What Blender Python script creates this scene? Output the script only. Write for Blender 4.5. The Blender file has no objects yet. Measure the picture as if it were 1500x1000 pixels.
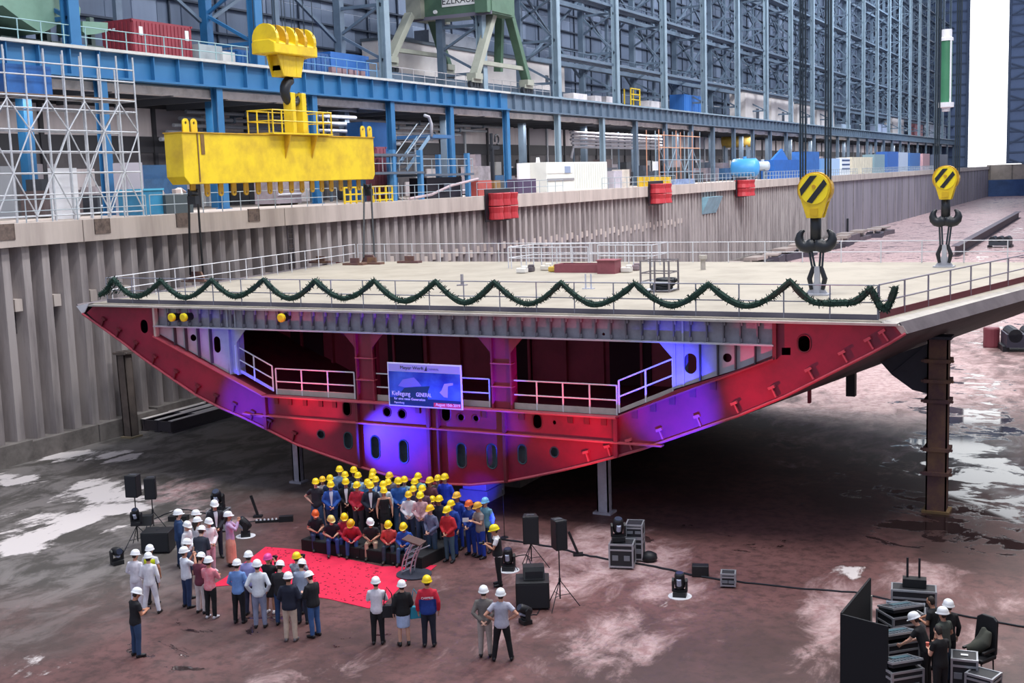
import bpy, bmesh, math, random
from mathutils import Vector, Matrix, Euler
random.seed(7)
PI = math.pi
SC = bpy.context.scene
COL = SC.collection

# ------------------------------------------------------------------ camera
F_PX, PITCH, ROLL, YAW = 1762.61, 0.134132788, -0.0333794, 0.4724955
EYE = Vector((0.0, 0.0, 12.0))
_cy, _sy = math.cos(YAW), math.sin(YAW)
FW = Vector((-_sy*math.cos(PITCH), _cy*math.cos(PITCH), -math.sin(PITCH)))
_rt = Vector((_cy, _sy, 0)); _up = _rt.cross(FW)
RT = math.cos(ROLL)*_rt + math.sin(ROLL)*_up
UP = -math.sin(ROLL)*_rt + math.cos(ROLL)*_up
cam_data = bpy.data.cameras.new('camera')
cam = bpy.data.objects.new('camera', cam_data); COL.objects.link(cam)
cam.matrix_world = Matrix(((RT.x, UP.x, -FW.x, EYE.x), (RT.y, UP.y, -FW.y, EYE.y), (RT.z, UP.z, -FW.z, EYE.z), (0, 0, 0, 1)))
cam_data.sensor_width = 36.0; cam_data.lens = F_PX*36.0/1500.0
cam_data.clip_start = 0.5; cam_data.clip_end = 3000
SC.camera = cam
SC.view_settings.view_transform = 'Standard'; SC.view_settings.look = 'None'
SC.view_settings.exposure = 0.28; SC.view_settings.gamma = 1.0; SC.view_settings.use_curve_mapping = False

def P(px, py, ax, v):
    """the point of the place seen at photo pixel (px, py) on the plane axis = v"""
    d = FW*F_PX + RT*(px-750) + UP*(500-py)
    return EYE + d*((v-EYE[ax])/d[ax])
def fl(px, py, z=0.0): return P(px, py, 2, z)

# ------------------------------------------------------------------ objects
def thing(name, label, cat, loc=(0, 0, 0), rz=0.0, group=None):
    o = bpy.data.objects.new(name, None); COL.objects.link(o)
    o.location = loc; o.rotation_euler = (0, 0, rz); o.empty_display_size = 0.2
    o['label'] = label; o['category'] = cat
    if group: o['group'] = group
    return o
def tag(o, label, cat, group=None, kind=None):
    o['label'] = label; o['category'] = cat
    if group: o['group'] = group
    if kind: o['kind'] = kind
    return o
def struct(o, label=None):
    o['kind'] = 'structure'
    if label: o['label'] = label
    return o
def dup(o, loc=None, rz=None, label=None, group=None, parent=None):
    c = o.copy(); COL.objects.link(c)
    if parent is not None: c.parent = parent
    if loc is not None: c.location = loc
    if rz is not None: c.rotation_euler = (0, 0, rz)
    if label: c['label'] = label
    if group: c['group'] = group
    for ch in list(o.children): dup(ch, parent=c)
    return c

class MB:
    """collects shapes, then links them as one mesh object"""
    def __init__(s): s.v = []; s.f = []; s.m = []
    def add(s, vs, fs, mi=0):
        n = len(s.v); s.v += [tuple(v) for v in vs]
        for f in fs: s.f.append(tuple(i+n for i in f)); s.m.append(mi)
        return s
    def box(s, c, size, rot=None, mi=0):
        c = Vector(c); h = Vector(size)*0.5
        vs = [Vector((x, y, z)) for z in (-h.z, h.z) for y in (-h.y, h.y) for x in (-h.x, h.x)]
        if rot is not None: vs = [rot @ v for v in vs]
        return s.add([c+v for v in vs], [(0, 2, 3, 1), (4, 5, 7, 6), (0, 1, 5, 4), (2, 6, 7, 3), (0, 4, 6, 2), (1, 3, 7, 5)], mi)
    def bb(s, x0, x1, y0, y1, z0, z1, mi=0):
        return s.box(((x0+x1)/2, (y0+y1)/2, (z0+z1)/2), (abs(x1-x0), abs(y1-y0), abs(z1-z0)), mi=mi)
    def bar(s, a, b, w, h=None, mi=0, up=(0, 0, 1)):
        a = Vector(a); b = Vector(b); d = b-a; L = d.length
        if L < 1e-6: return s
        d /= L; u = Vector(up)
        if abs(d.dot(u)) > 0.99: u = Vector((0, 1, 0))
        x = d.cross(u).normalized(); z = x.cross(d)
        return s.box((a+b)/2, (w, L, h or w), Matrix((x, d, z)).transposed(), mi)
    def tube(s, path, rad, n=8, mi=0, cap=True, ry=None, up=None):
        path = [Vector(p) for p in path]; k = len(path)
        if not hasattr(rad, '__len__'): rad = [rad]*k
        vs = []; prev = None
        for i, p in enumerate(path):
            d = (path[min(i+1, k-1)]-path[max(i-1, 0)]).normalized()
            if prev is None:
                u = Vector(up) if up else Vector((0, 0, 1))
                if abs(d.dot(u)) > 0.95: u = Vector((0, 1, 0))
                x = u.cross(d).normalized()
            else: x = (prev-d*prev.dot(d)).normalized()
            prev = x; y = d.cross(x)
            for j in range(n):
                a = 2*PI*j/n; r2 = ry[i] if ry else rad[i]
                vs.append(p+x*math.cos(a)*rad[i]+y*math.sin(a)*r2)
        fs = [(i*n+j, i*n+(j+1) % n, (i+1)*n+(j+1) % n, (i+1)*n+j) for i in range(k-1) for j in range(n)]
        if cap: fs += [tuple(range(n-1, -1, -1)), tuple(range((k-1)*n, k*n))]
        return s.add(vs, fs, mi)
    def lathe(s, c, prof, n=16, mi=0, ax='z'):
        c = Vector(c); vs = []
        for r, z in prof:
            for j in range(n):
                a = 2*PI*j/n; v = (r*math.cos(a), r*math.sin(a), z)
                if ax == 'y': v = (v[0], v[2], v[1])
                if ax == 'x': v = (v[2], v[0], v[1])
                vs.append(c+Vector(v))
        k = len(prof)
        fs = [(i*n+j, i*n+(j+1) % n, (i+1)*n+(j+1) % n, (i+1)*n+j) for i in range(k-1) for j in range(n)]
        fs += [tuple(range(n-1, -1, -1)), tuple(range((k-1)*n, k*n))]
        return s.add(vs, fs, mi)
    def prism(s, pts, dvec, mi=0):
        """polygon (3D points) swept by dvec"""
        d = Vector(dvec); n = len(pts); a = [Vector(p) for p in pts]
        fs = [tuple(range(n-1, -1, -1)), tuple(range(n, 2*n))]+[(i, (i+1) % n, (i+1) % n+n, i+n) for i in range(n)]
        return s.add(a+[p+d for p in a], fs, mi)
    def mesh(s, name, off=None):
        me = bpy.data.meshes.new(name)
        o = Vector(off) if off is not None else Vector((0, 0, 0))
        me.from_pydata([tuple(Vector(v)-o) for v in s.v], [], s.f)
        if any(s.m): me.polygons.foreach_set('material_index', s.m)
        bm = bmesh.new(); bm.from_mesh(me); bmesh.ops.recalc_face_normals(bm, faces=bm.faces); bm.to_mesh(me); bm.free()
        me.update(); return me
    def build(s, name, mats, parent=None, off=None, smooth=False, bevel=0.0):
        me = s.mesh(name, off)
        return link_mesh(name, me, mats, parent, smooth, bevel)
def link_mesh(name, me, mats, parent=None, smooth=False, bevel=0.0):
    if not isinstance(mats, (list, tuple)): mats = [mats]
    if not me.materials:
        for m in mats: me.materials.append(m)
    if smooth:
        for p in me.polygons: p.use_smooth = True
    o = bpy.data.objects.new(name, me); COL.objects.link(o)
    if parent is not None: o.parent = parent
    if bevel:
        b = o.modifiers.new('bevel', 'BEVEL'); b.width = bevel; b.segments = 2; b.limit_method = 'ANGLE'
    return o
def plate(outer, holes=(), thick=0.03, to3d=None):
    """a flat plate with holes: outlines are 2D; to3d(x, y, t) lifts each point (t = 0 front / 1 back)"""
    cu = bpy.data.curves.new('tmp', 'CURVE'); cu.dimensions = '2D'; cu.fill_mode = 'BOTH'; cu.extrude = 0.5
    for ring in [outer]+list(holes):
        sp = cu.splines.new('POLY'); sp.points.add(len(ring)-1); sp.use_cyclic_u = True
        for i, q in enumerate(ring): sp.points[i].co = (q[0], q[1], 0, 1)
    ob = bpy.data.objects.new('tmp', cu); COL.objects.link(ob)
    dg = bpy.context.evaluated_depsgraph_get(); dg.update()
    me = bpy.data.meshes.new_from_object(ob.evaluated_get(dg))
    bpy.data.objects.remove(ob); bpy.data.curves.remove(cu)
    for v in me.vertices: v.co = to3d(v.co.x, v.co.y, 0 if v.co.z > 0 else thick)
    bm = bmesh.new(); bm.from_mesh(me); bmesh.ops.remove_doubles(bm, verts=bm.verts, dist=1e-4)
    bmesh.ops.recalc_face_normals(bm, faces=bm.faces); bm.to_mesh(me); bm.free()
    me.materials.clear(); return me
def oval(cx, cy, rx, ry, n=20):
    """stadium / ellipse outline"""
    if ry > rx*1.25:
        k = n//2; s = ry-rx
        return [(cx+rx*math.cos(PI*i/(k-1)), cy+s+rx*math.sin(PI*i/(k-1))) for i in range(k)] + \
               [(cx-rx*math.cos(PI*i/(k-1)), cy-s-rx*math.sin(PI*i/(k-1))) for i in range(k)]
    return [(cx+rx*math.cos(2*PI*i/n), cy+ry*math.sin(2*PI*i/n)) for i in range(n)]
def text_obj(name, body, size, mat, parent, loc, rot, align='CENTER', xs=1.0):
    cu = bpy.data.curves.new('tmp', 'FONT'); cu.body = body; cu.size = size; cu.align_x = align; cu.extrude = 0.004
    ob = bpy.data.objects.new('tmp', cu); COL.objects.link(ob)
    dg = bpy.context.evaluated_depsgraph_get(); dg.update()
    me = bpy.data.meshes.new_from_object(ob.evaluated_get(dg))
    bpy.data.objects.remove(ob); bpy.data.curves.remove(cu)
    me.materials.clear()
    for v in me.vertices: v.co.x *= xs
    o = link_mesh(name, me, mat, parent); o.location = loc; o.rotation_euler = rot
    return o

# ------------------------------------------------------------------ materials
def lin(h):
    if isinstance(h, str):
        h = h.lstrip('#'); h = tuple(int(h[i:i+2], 16)/255 for i in (0, 2, 4))
    return tuple(c/12.92 if c <= 0.04045 else ((c+0.055)/1.055)**2.4 for c in h)
_M = {}
def mat(hexc, rough=0.6, metal=0.0, dirt=0.0, dirtc=None, scale=1.0, streak=False, emit=0.0, key=None, spec=None):
    k = (hexc, rough, metal, dirt, dirtc, scale, streak, emit, key)
    if k in _M: return _M[k]
    m = bpy.data.materials.new('paint_'+str(hexc).lstrip('#')); m.use_nodes = True
    nt = m.node_tree; b = nt.nodes['Principled BSDF']
    c = lin(hexc)+(1,)
    b.inputs['Base Color'].default_value = c
    b.inputs['Roughness'].default_value = rough; b.inputs['Metallic'].default_value = metal
    if spec is not None: b.inputs['Specular IOR Level'].default_value = spec
    if emit:
        b.inputs['Emission Color'].default_value = c; b.inputs['Emission Strength'].default_value = emit
    if dirt:
        g = nt.nodes.new('ShaderNodeNewGeometry'); mp = nt.nodes.new('ShaderNodeMapping')
        mp.inputs['Scale'].default_value = (scale, scale, scale*(0.12 if streak else 1))
        n = nt.nodes.new('ShaderNodeTexNoise'); n.inputs['Scale'].default_value = 1.0; n.inputs['Detail'].default_value = 7
        n.inputs['Roughness'].default_value = 0.65
        r = nt.nodes.new('ShaderNodeValToRGB'); r.color_ramp.elements[0].position = 0.42; r.color_ramp.elements[1].position = 0.68
        r.color_ramp.elements[1].color = (dirt, dirt, dirt, 1); r.color_ramp.elements[0].color = (0, 0, 0, 1)
        mx = nt.nodes.new('ShaderNodeMix'); mx.data_type = 'RGBA'
        mx.inputs['A'].default_value = c
        dc = lin(dirtc)+(1,) if dirtc else tuple(x*0.35 for x in c[:3])+(1,)
        mx.inputs['B'].default_value = dc
        L = nt.links.new
        L(g.outputs['Position'], mp.inputs['Vector']); L(mp.outputs['Vector'], n.inputs['Vector'])
        L(n.outputs['Fac'], r.inputs['Fac']); L(r.outputs['Color'], mx.inputs['Factor'])
        L(mx.outputs['Result'], b.inputs['Base Color'])
    _M[k] = m; return m

def railing(name, label, pts, h=1.05, step=1.6, m=None, r=0.025, cat='railing', group=None, rails=(1.0, 0.5), toe=None, ends=True, ptup=None, toe_m=None):
    """posts and rails along a polyline of foot points"""
    pts = [Vector(p) for p in pts]
    t = thing(name, label, cat, pts[0], 0, group); o = pts[0]; up = Vector((0, 0, h))
    feet = []
    for i in range(len(pts)-1):
        d = pts[i+1]-pts[i]; n = max(1, round(d.length/step))
        for k in range(n+(1 if i == len(pts)-2 else 0)): feet.append(pts[i]+d*k/n)
    for p in feet: MB().tube([p, p+up], r*1.15, 6).build('post', m, t, o)
    for f in rails: MB().tube([p+up*f for p in pts], r, 6).build('rail', m, t, o)
    if toe:
        b = MB()
        for i in range(len(pts)-1): b.bar(pts[i]+Vector((0, 0, toe/2)), pts[i+1]+Vector((0, 0, toe/2)), 0.03, toe)
        b.build('toe_board', toe_m or m, t, o)
    return t
# ------------------------------------------------------------------ the dock: floor, walls, quay
XF = -44.1          # dock wall line
ZQ = 10.75          # quay level
def floor_material():
    m = bpy.data.materials.new('dock_floor_concrete'); m.use_nodes = True
    nt = m.node_tree; b = nt.nodes['Principled BSDF']; N = nt.nodes.new; L = nt.links.new
    g = N('ShaderNodeNewGeometry')
    def noise(sc, det=8, rough=0.6, sx=1, sy=1, off=0, dist=0.0):
        mp = N('ShaderNodeMapping'); mp.inputs['Scale'].default_value = (sx, sy, 1); mp.inputs['Location'].default_value = (off, off*1.7, off)
        n = N('ShaderNodeTexNoise'); n.inputs['Scale'].default_value = sc; n.inputs['Detail'].default_value = det
        n.inputs['Roughness'].default_value = rough; n.inputs['Distortion'].default_value = dist
        L(g.outputs['Position'], mp.inputs['Vector']); L(mp.outputs['Vector'], n.inputs['Vector']); return n.outputs['Fac']
    def attr(nm):
        a = N('ShaderNodeAttribute'); a.attribute_name = nm; return a.outputs['Fac']
    def math_(op, a, c=None):
        n = N('ShaderNodeMath'); n.operation = op
        for i, q in enumerate((a, c)):
            if q is None: continue
            if isinstance(q, (int, float)): n.inputs[i].default_value = q
            else: L(q, n.inputs[i])
        return n.outputs[0]
    def ramp(x, lo, hi):
        r = N('ShaderNodeMapRange'); r.interpolation_type = 'SMOOTHSTEP'
        r.inputs['From Min'].default_value = lo; r.inputs['From Max'].default_value = hi; L(x, r.inputs['Value']); return r.outputs['Result']
    def mix(f, a, c):
        n = N('ShaderNodeMix'); n.data_type = 'RGBA'
        if isinstance(f, (int, float)): n.inputs['Factor'].default_value = f
        else: L(f, n.inputs['Factor'])
        for s, q in (('A', a), ('B', c)):
            if isinstance(q, str): n.inputs[s].default_value = lin(q)+(1,)
            else: L(q, n.inputs[s])
        return n.outputs['Result']
    big = noise(0.16, 5, 0.6, off=3)
    med = noise(0.62, 10, 0.70, sx=1.25, sy=0.7, off=11, dist=0.5)
    fine = noise(2.6, 8, 0.7, off=5)
    base = mix(ramp(big, 0.38, 0.62), '#4a3230', '#6e4a48')
    base = mix(math_('MULTIPLY', ramp(fine, 0.42, 0.66), 0.75), base, '#3c2826')
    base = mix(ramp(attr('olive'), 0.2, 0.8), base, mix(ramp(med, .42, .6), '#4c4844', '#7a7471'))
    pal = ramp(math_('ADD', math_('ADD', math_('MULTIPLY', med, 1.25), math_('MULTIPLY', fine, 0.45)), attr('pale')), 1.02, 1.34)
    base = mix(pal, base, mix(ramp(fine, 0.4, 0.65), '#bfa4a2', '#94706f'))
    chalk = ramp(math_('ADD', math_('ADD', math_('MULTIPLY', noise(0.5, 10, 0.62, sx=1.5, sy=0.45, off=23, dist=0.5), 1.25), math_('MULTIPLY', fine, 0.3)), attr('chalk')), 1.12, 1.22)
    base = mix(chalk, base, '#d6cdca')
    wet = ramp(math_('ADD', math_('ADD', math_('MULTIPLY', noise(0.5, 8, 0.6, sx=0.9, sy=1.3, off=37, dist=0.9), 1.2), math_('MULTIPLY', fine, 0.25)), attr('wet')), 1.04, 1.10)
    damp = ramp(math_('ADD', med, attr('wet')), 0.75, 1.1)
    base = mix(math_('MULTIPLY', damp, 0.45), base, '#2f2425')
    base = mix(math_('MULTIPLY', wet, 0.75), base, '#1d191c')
    L(base, b.inputs['Base Color'])
    dry = N('ShaderNodeMapRange'); L(damp, dry.inputs['Value']); dry.inputs['To Min'].default_value = 0.55; dry.inputs['To Max'].default_value = 0.30
    rr = N('ShaderNodeMix'); rr.data_type = 'FLOAT'; L(wet, rr.inputs[0]); L(dry.outputs['Result'], rr.inputs[2]); rr.inputs[3].default_value = 0.04
    L(rr.outputs[0], b.inputs['Roughness'])
    bp = N('ShaderNodeBump'); bp.inputs['Strength'].default_value = 0.25; bp.inputs['Distance'].default_value = 0.02
    dr = math_('MULTIPLY', fine, math_('SUBTRACT', 1.0, wet)); L(dr, bp.inputs['Height']); L(bp.outputs['Normal'], b.inputs['Normal'])
    return m
# stains, and door light painted pale on the right floor, as ellipses: (photo x, y, half width, half height, strength)
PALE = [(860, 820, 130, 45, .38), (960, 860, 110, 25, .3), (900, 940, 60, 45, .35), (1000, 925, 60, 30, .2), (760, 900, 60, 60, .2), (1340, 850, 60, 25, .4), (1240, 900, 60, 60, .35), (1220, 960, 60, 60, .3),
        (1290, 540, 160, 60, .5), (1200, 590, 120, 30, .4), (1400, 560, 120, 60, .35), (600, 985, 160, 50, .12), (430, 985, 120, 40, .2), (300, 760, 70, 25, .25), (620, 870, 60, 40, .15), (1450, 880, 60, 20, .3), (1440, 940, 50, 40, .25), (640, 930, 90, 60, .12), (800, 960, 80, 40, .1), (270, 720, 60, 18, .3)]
CHALK = [(130, 668, 100, 9, .45), (25, 703, 40, 10, .5), (160, 718, 70, 16, .5), (110, 728, 50, 12, .4), (180, 745, 60, 9, .45), (90, 765, 90, 18, .4), (30, 790, 60, 20, .45), (900, 945, 50, 40, .25), (1255, 838, 40, 12, .35), (40, 975, 70, 25, .3), (280, 745, 60, 8, .3), (960, 885, 40, 10, .2)]
WET = [(1420, 640, 90, 60, .36), (1460, 720, 80, 60, .42), (1400, 590, 90, 20, .32), (1450, 560, 60, 14, .3), (1420, 500, 50, 12, .28), (1290, 700, 130, 40, .2), (1100, 740, 140, 50, .12), (1350, 760, 90, 40, .3), (1480, 780, 60, 40, .3), (380, 925, 130, 30, .26), (250, 955, 90, 30, .22), (600, 930, 60, 20, .2), (1010, 790, 130, 18, .26), (1080, 830, 60, 20, .22), (880, 965, 60, 20, .2), (1000, 800, 120, 30, .05), (1380, 540, 60, 8, .3)]
OLIVE = [(60, 700, 230, 90, 1), (240, 650, 200, 50, 1), (50, 800, 180, 60, .8), (330, 640, 200, 60, .7), (20, 900, 120, 60, .5), (330, 960, 130, 70, .35)]
def stain_and_glare(lst):
    out = []
    for px, py, hw, hh, s in lst:
        c = fl(px, py); a = fl(px+hw, py)-c; bb = fl(px, py-hh)-c
        det = a.x*bb.y-a.y*bb.x
        out.append((c.x, c.y, a.x, a.y, bb.x, bb.y, det, s))
    return out
def sval(st, x, y):
    v = 0.0
    for cx, cy, ax, ay, bx, by, det, s in st:
        dx, dy = x-cx, y-cy
        u = (dx*by-dy*bx)/det; w = (ax*dy-ay*dx)/det
        q = u*u+w*w
        if q < 4: v = max(v, s*max(0.0, 1-max(0.0, q-0.3)/2.2))
    return v
def build_floor():
    xs = [XF-0.6+0.4*i for i in range(119)]
    ys = [-5, 5, 12]+[16+0.4*i for i in range(140)]+[75, 80, 86, 93, 100, 110, 120, 135, 150, 170, 190, 220, 250, 300, 350, 400, 440, 470.5]
    nx = len(xs); vs = [(x, y, 0) for y in ys for x in xs]
    fs = [(j*nx+i, j*nx+i+1, (j+1)*nx+i+1, (j+1)*nx+i) for j in range(len(ys)-1) for i in range(nx-1)]
    me = bpy.data.meshes.new('floor'); me.from_pydata(vs, [], fs)
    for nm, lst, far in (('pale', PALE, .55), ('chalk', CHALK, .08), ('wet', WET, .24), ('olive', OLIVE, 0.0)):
        st = stain_and_glare(lst); at = me.attributes.new(nm, 'FLOAT', 'POINT')
        at.data.foreach_set('value', [sval(st, x, y) if y < 70 else max(sval(st, x, y), far*min(1, (y-70)/30)) for x, y, z in vs])  # far pale value paints the distant glare into the floor colour
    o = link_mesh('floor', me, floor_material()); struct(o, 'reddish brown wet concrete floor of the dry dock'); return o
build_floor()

PILE = mat('#a39a98', 0.75, dirt=0.75, dirtc='#5d5456', scale=1.1, streak=True)
PILE_WET = mat('#8f8890', 0.7, dirt=0.7, dirtc='#5a5560', scale=0.5, streak=True)
CONC = mat('#bdb0a8', 0.8, dirt=0.6, dirtc='#8a7c76', scale=0.7, streak=True)
CONC_D = mat('#7d7672', 0.8, dirt=0.7, dirtc='#45403e', scale=0.9)
def dock_wall():
    # corrugated sheet piling: outer flanges, slanted webs, recessed pans
    per = 1.12; y = 24.0; prof = []
    while y < 205:
        prof += [(XF-0.35, y), (XF-0.35, y+0.42), (XF-0.95, y+0.60), (XF-0.95, y+per-0.18)]; y += per
    prof.append((XF-0.35, y))
    mb = MB(); z0, z1 = 0.7, 9.75
    vs = [(a, c, z0) for a, c in prof]+[(a, c, z1) for a, c in prof]; n = len(prof)
    mb.add(vs, [(i, i+1, n+i+1, n+i) for i in range(n-1)])
    w = mb.build('wall_left', PILE); struct(w, 'corrugated grey sheet pile wall of the dry dock')
    mb = MB().bb(XF-0.6, XF-0.35, 205, 470, 0, 9.75); o = mb.build('wall_left_far', PILE_WET); struct(o)
    mb = MB()
    for y0 in range(208, 470, 9): mb.bb(XF-0.36, XF-0.30, y0, y0+0.35, 0, 9.8)
    o = mb.build('trim_1', CONC_D); struct(o)
    # footing and coping
    mb = MB()
    for k in range(46): mb.bb(XF-1.2, XF+(0.0 if k % 2 else -0.05), 22+4*k, 22+4*k+3.96, 0, 0.85 if k % 3 else 0.95)
    o = mb.build('baseboard_left', CONC_D); struct(o, 'dark concrete footing along the sheet piles')
    mb = MB(); yy = 20.0
    for L_ in [22, 15.5, 9.2, 19, 15, 15, 22, 20, 30, 30, 40, 50, 60, 80, 42.5]:
        mb.bb(-50.5, XF-0.02, yy, yy+L_-0.06, 9.72, ZQ); yy += L_
    o = mb.build('trim_2', CONC); struct(o, 'pale concrete coping along the top of the dock wall')
    rec = mat('#6f5f57', 0.8, dirt=0.8, dirtc='#3c3230', scale=4)
    for px, py in ((8, 340), (150, 331), (268, 322), (372, 315)):
        p = P(px, py, 0, XF)
        b = MB().bb(-0.02, 0.03, -0.5, 0.5, -0.36, 0.36); b.bb(-0.02, 0.045, -0.5, -0.46, -0.36, 0.36); b.bb(-0.02, 0.045, 0.46, 0.5, -0.36, 0.36)
        t = b.build('wall_fitting', rec); t.location = (XF-0.02, p.y, p.z); struct(t)
    # concrete ties in the recesses of the piling
    mb = MB(); k = 0
    y = 24.0
    while y < 130:
        if k % 2 == 0 or y > 70:
            z = 7.35 if y < 45 else 6.9+0.5*math.sin(k*2.1)*0.4
            mb.bb(XF-0.96, XF-0.42, y+0.56, y+per-0.14, z-0.55, z)
            mb.bb(XF-0.95, XF-0.90, y+0.58, y+per-0.16, z-1.6, z-0.58, mi=1)
        y += per; k += 1
    o = mb.build('trim_3', [CONC, mat('#4b4446', 0.8)]); struct(o)
    # gate at the end of the dock
    mb = MB().bb(XF-1, 45, 470, 474, 0.9, 11.3).bb(XF-1, 45, 469.6, 470, 5.9, 11.3, 0).bb(XF-1, 45, 469.4, 470, 0.0, 5.9, 1)
    for i in range(12): mb.bb(-44+i*7.4, -43.8+i*7.4, 469.3, 469.6, 6, 11.3, 2)
    o = mb.build('wall_end', [mat('#c9b9a6', .8, dirt=.5, scale=.2), mat('#3f5f8f', .6, dirt=.5, scale=.3), CONC_D]); struct(o, 'beige and blue dock gate closing the far end')
    # the opposite dock wall, below the viewer
    mb = MB().bb(2.6, 3.2, 10, 470, 0, 9.72).bb(2.4, 7, 10, 470, 9.72, ZQ, 1)
    y = 10
    while y < 200: mb.bb(2.45, 2.65, y, y+.45, .8, 9.72); y += 1.12
    mb.bb(2.35, 3.0, 10, 470, 0, .85, 1)
    o = mb.build('wall_right', [PILE, CONC]); struct(o)
    # quay slab
    o = MB().bb(-72, -50.4, 10, 474, 9.7, ZQ-0.01).build('floor_quay', CONC_D); struct(o)
dock_wall()

# ------------------------------------------------------------------ the hall behind the quay
CLAD = mat('#5f6c82', 0.6, dirt=0.5, dirtc='#3d485c', scale=0.35, streak=True)
CLAD2 = mat('#76839a', 0.6, dirt=0.4, dirtc='#505d74', scale=0.5, streak=True)
GIRT = mat('#2d3748', 0.6)
STEEL = mat('#8295a3', 0.5, dirt=0.4, dirtc='#5a6c7a', scale=0.8)
STEEL_D = mat('#5b6c7e', 0.55, dirt=0.4, dirtc='#3b4858', scale=0.8)
BLUE = mat('#2f6c9c', 0.45, dirt=0.4, dirtc='#1f5a8a', scale=0.8)
BLUE_D = mat('#22608f', 0.5, dirt=0.4, dirtc='#173f60', scale=0.8)
XB, XC, YE = -54.4, -62.0, 420.0
ZB, ZT = 18.25, 19.75
def hall():
    mb = MB()                                            # cladding panels
    y = 20.0; k = 0
    while y < YE:
        for z in range(19, 75, 4): mb.bb(XC-0.15, XC-(0.0 if (k+z) % 2 else 0.04), y, y+2.4, z, z+3.95, (k*7+z*3) % 5 == 0)
        y += 2.5; k += 1
    o = mb.build('wall_hall', [CLAD, CLAD2]); struct(o, 'blue grey clad side wall of the building hall')
    mb = MB()
    for i in range(27): mb.bb(XC, XC+0.30, 20, YE, 19.6+i*2.0, 19.75+i*2.0)
    o = mb.build('trim_4', GIRT); struct(o)
    mb = MB()
    y = 22
    while y < YE-1: mb.bb(XC, XC+0.16, y, y+0.12, 19, 73); y += 5.17
    o = mb.build('trim_5', GIRT); struct(o)
    # frames: front column, rear column, lattice between
    ys = [48.2, 63.7, 79.0]+[79+15.6*i for i in range(1, 22)]
    for i, y in enumerate(ys):
        t = bpy.data.objects.new('hall_frame', None); COL.objects.link(t); t.location = (-50.2, y, ZT); struct(t); t['label'] = 'lattice frame column of the hall wall'
        c1, c2 = (BLUE, BLUE_D) if i < 2 else (STEEL, STEEL_D)
        b = MB().bb(-0.1, 0.1, -0.16, 0.16, 0, 52).bb(0.06, 0.16, -0.36, 0.36, 0, 52).bb(-0.5, -0.4, -0.36, 0.36, 0, 52).bb(-0.42, 0.1, -0.05, 0.05, 0, 52)
        b.bb(-0.5, 0.25, -0.5, 0.5, 0, 0.12); b.build('column', c1, t)
        MB().bb(-4.5, -3.9, -0.3, 0.3, -9, 52).build('rear_column', c2, t)
        b = MB(); z = 0.5
        zz = [1.5, 5.6, 9.8, 14, 18.2, 22.4, 26.6, 30.8, 35, 39.2, 43.4, 47.6]
        for q in range(len(zz)-1):
            b.bar((-0.3, 0, zz[q]), (-4.2, 0, zz[q]), 0.2, 0.24)
            b.bar((-0.3, 0, zz[q]), (-4.2, 0, zz[q+1]) if q % 2 else (-4.2, 0, zz[q]+2.1), 0.2, 0.2)
            b.bar((-0.3, 0, zz[q+1]), (-4.2, 0, zz[q]+2.1), 0.2, 0.2)
        b.build('lattice', c1 if i < 2 else STEEL_D, t)
        if i < len(ys)-1 and i not in (2, 3):
            d = ys[i+1]-y; b = MB()
            for z in (3.2, 11.6, 20, 28.4, 36.8):
                b.bar((-4.4, 0.3, z), (-4.4, d/2, z+4), 0.22, 0.22); b.bar((-4.4, d-0.3, z), (-4.4, d/2, z+4), 0.22, 0.22)
                b.bar((-4.4, 0.3, z+8.2), (-4.4, d/2, z+4.1), 0.2, 0.2); b.bar((-4.4, d-0.3, z+8.2), (-4.4, d/2, z+4.1), 0.2, 0.2)
            b.bb(-4.5, -4.2, d/2-.25, d/2+.25, 0, 52)
            b.build('bracing', STEEL_D, t)
    # long girders and walkways between the frames
    for j, z in enumerate((23.9, 30.2, 38.6, 46.8, 55)):
        ya = 111 if j == 0 else 80 if j == 1 else 40
        mb = MB().bb(-51.1, -50.6, ya, YE-1, z, z+0.28).bb(-51.7, -51.6, ya, YE-1, z+1.0, z+1.06).bb(-51.8, -51.1, ya, YE-1, z-0.1, z)
        mb.bb(-54.2, -53.6, ya, YE-1, z-0.2, z+0.25)
        y = ya+1
        while y < YE-1: mb.bb(-51.7, -51.64, y, y+0.06, z, z+1.05); y += 2.6
        o = mb.build('trim_%d' % (6+j), STEEL_D); struct(o)
    # end wall with the tall door opening
    mb = MB(); x = XC
    dx0, dx1 = P(1420, 100, 1, YE).x, P(1477, 100, 1, YE).x
    for a, c in ((XC, dx0), (dx1, 50)):
        zb = 10.8 if a < -50 else 11.6
        mb.bb(a, c, YE, YE+.4, zb, 80)
        z = zb
        while z < 79: mb.bb(a, c, YE-.4, YE, z, z+0.5, 1); z += 3.3
        mb.bb(a, a+0.8, YE-.8, YE+.2, zb, 80, 1); mb.bb(c-0.8, c, YE-.8, YE+.2, zb, 80, 1)
    for i in range(14): mb.bar((dx1+1, YE-.4, 13+i*5), (dx1+9, YE-.4, 17+i*5 if i % 2 else 10+i*5), 0.4, 0.4, 1)
    mb.bb(dx0, dx1, YE, YE+.4, 74, 80)
    o = mb.build('wall_far', [mat('#64779a', 0.6, dirt=.4, dirtc='#46587a', scale=.12), mat('#44546f', 0.6)]); struct(o, 'blue grey end wall with a tall open door slot')
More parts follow.
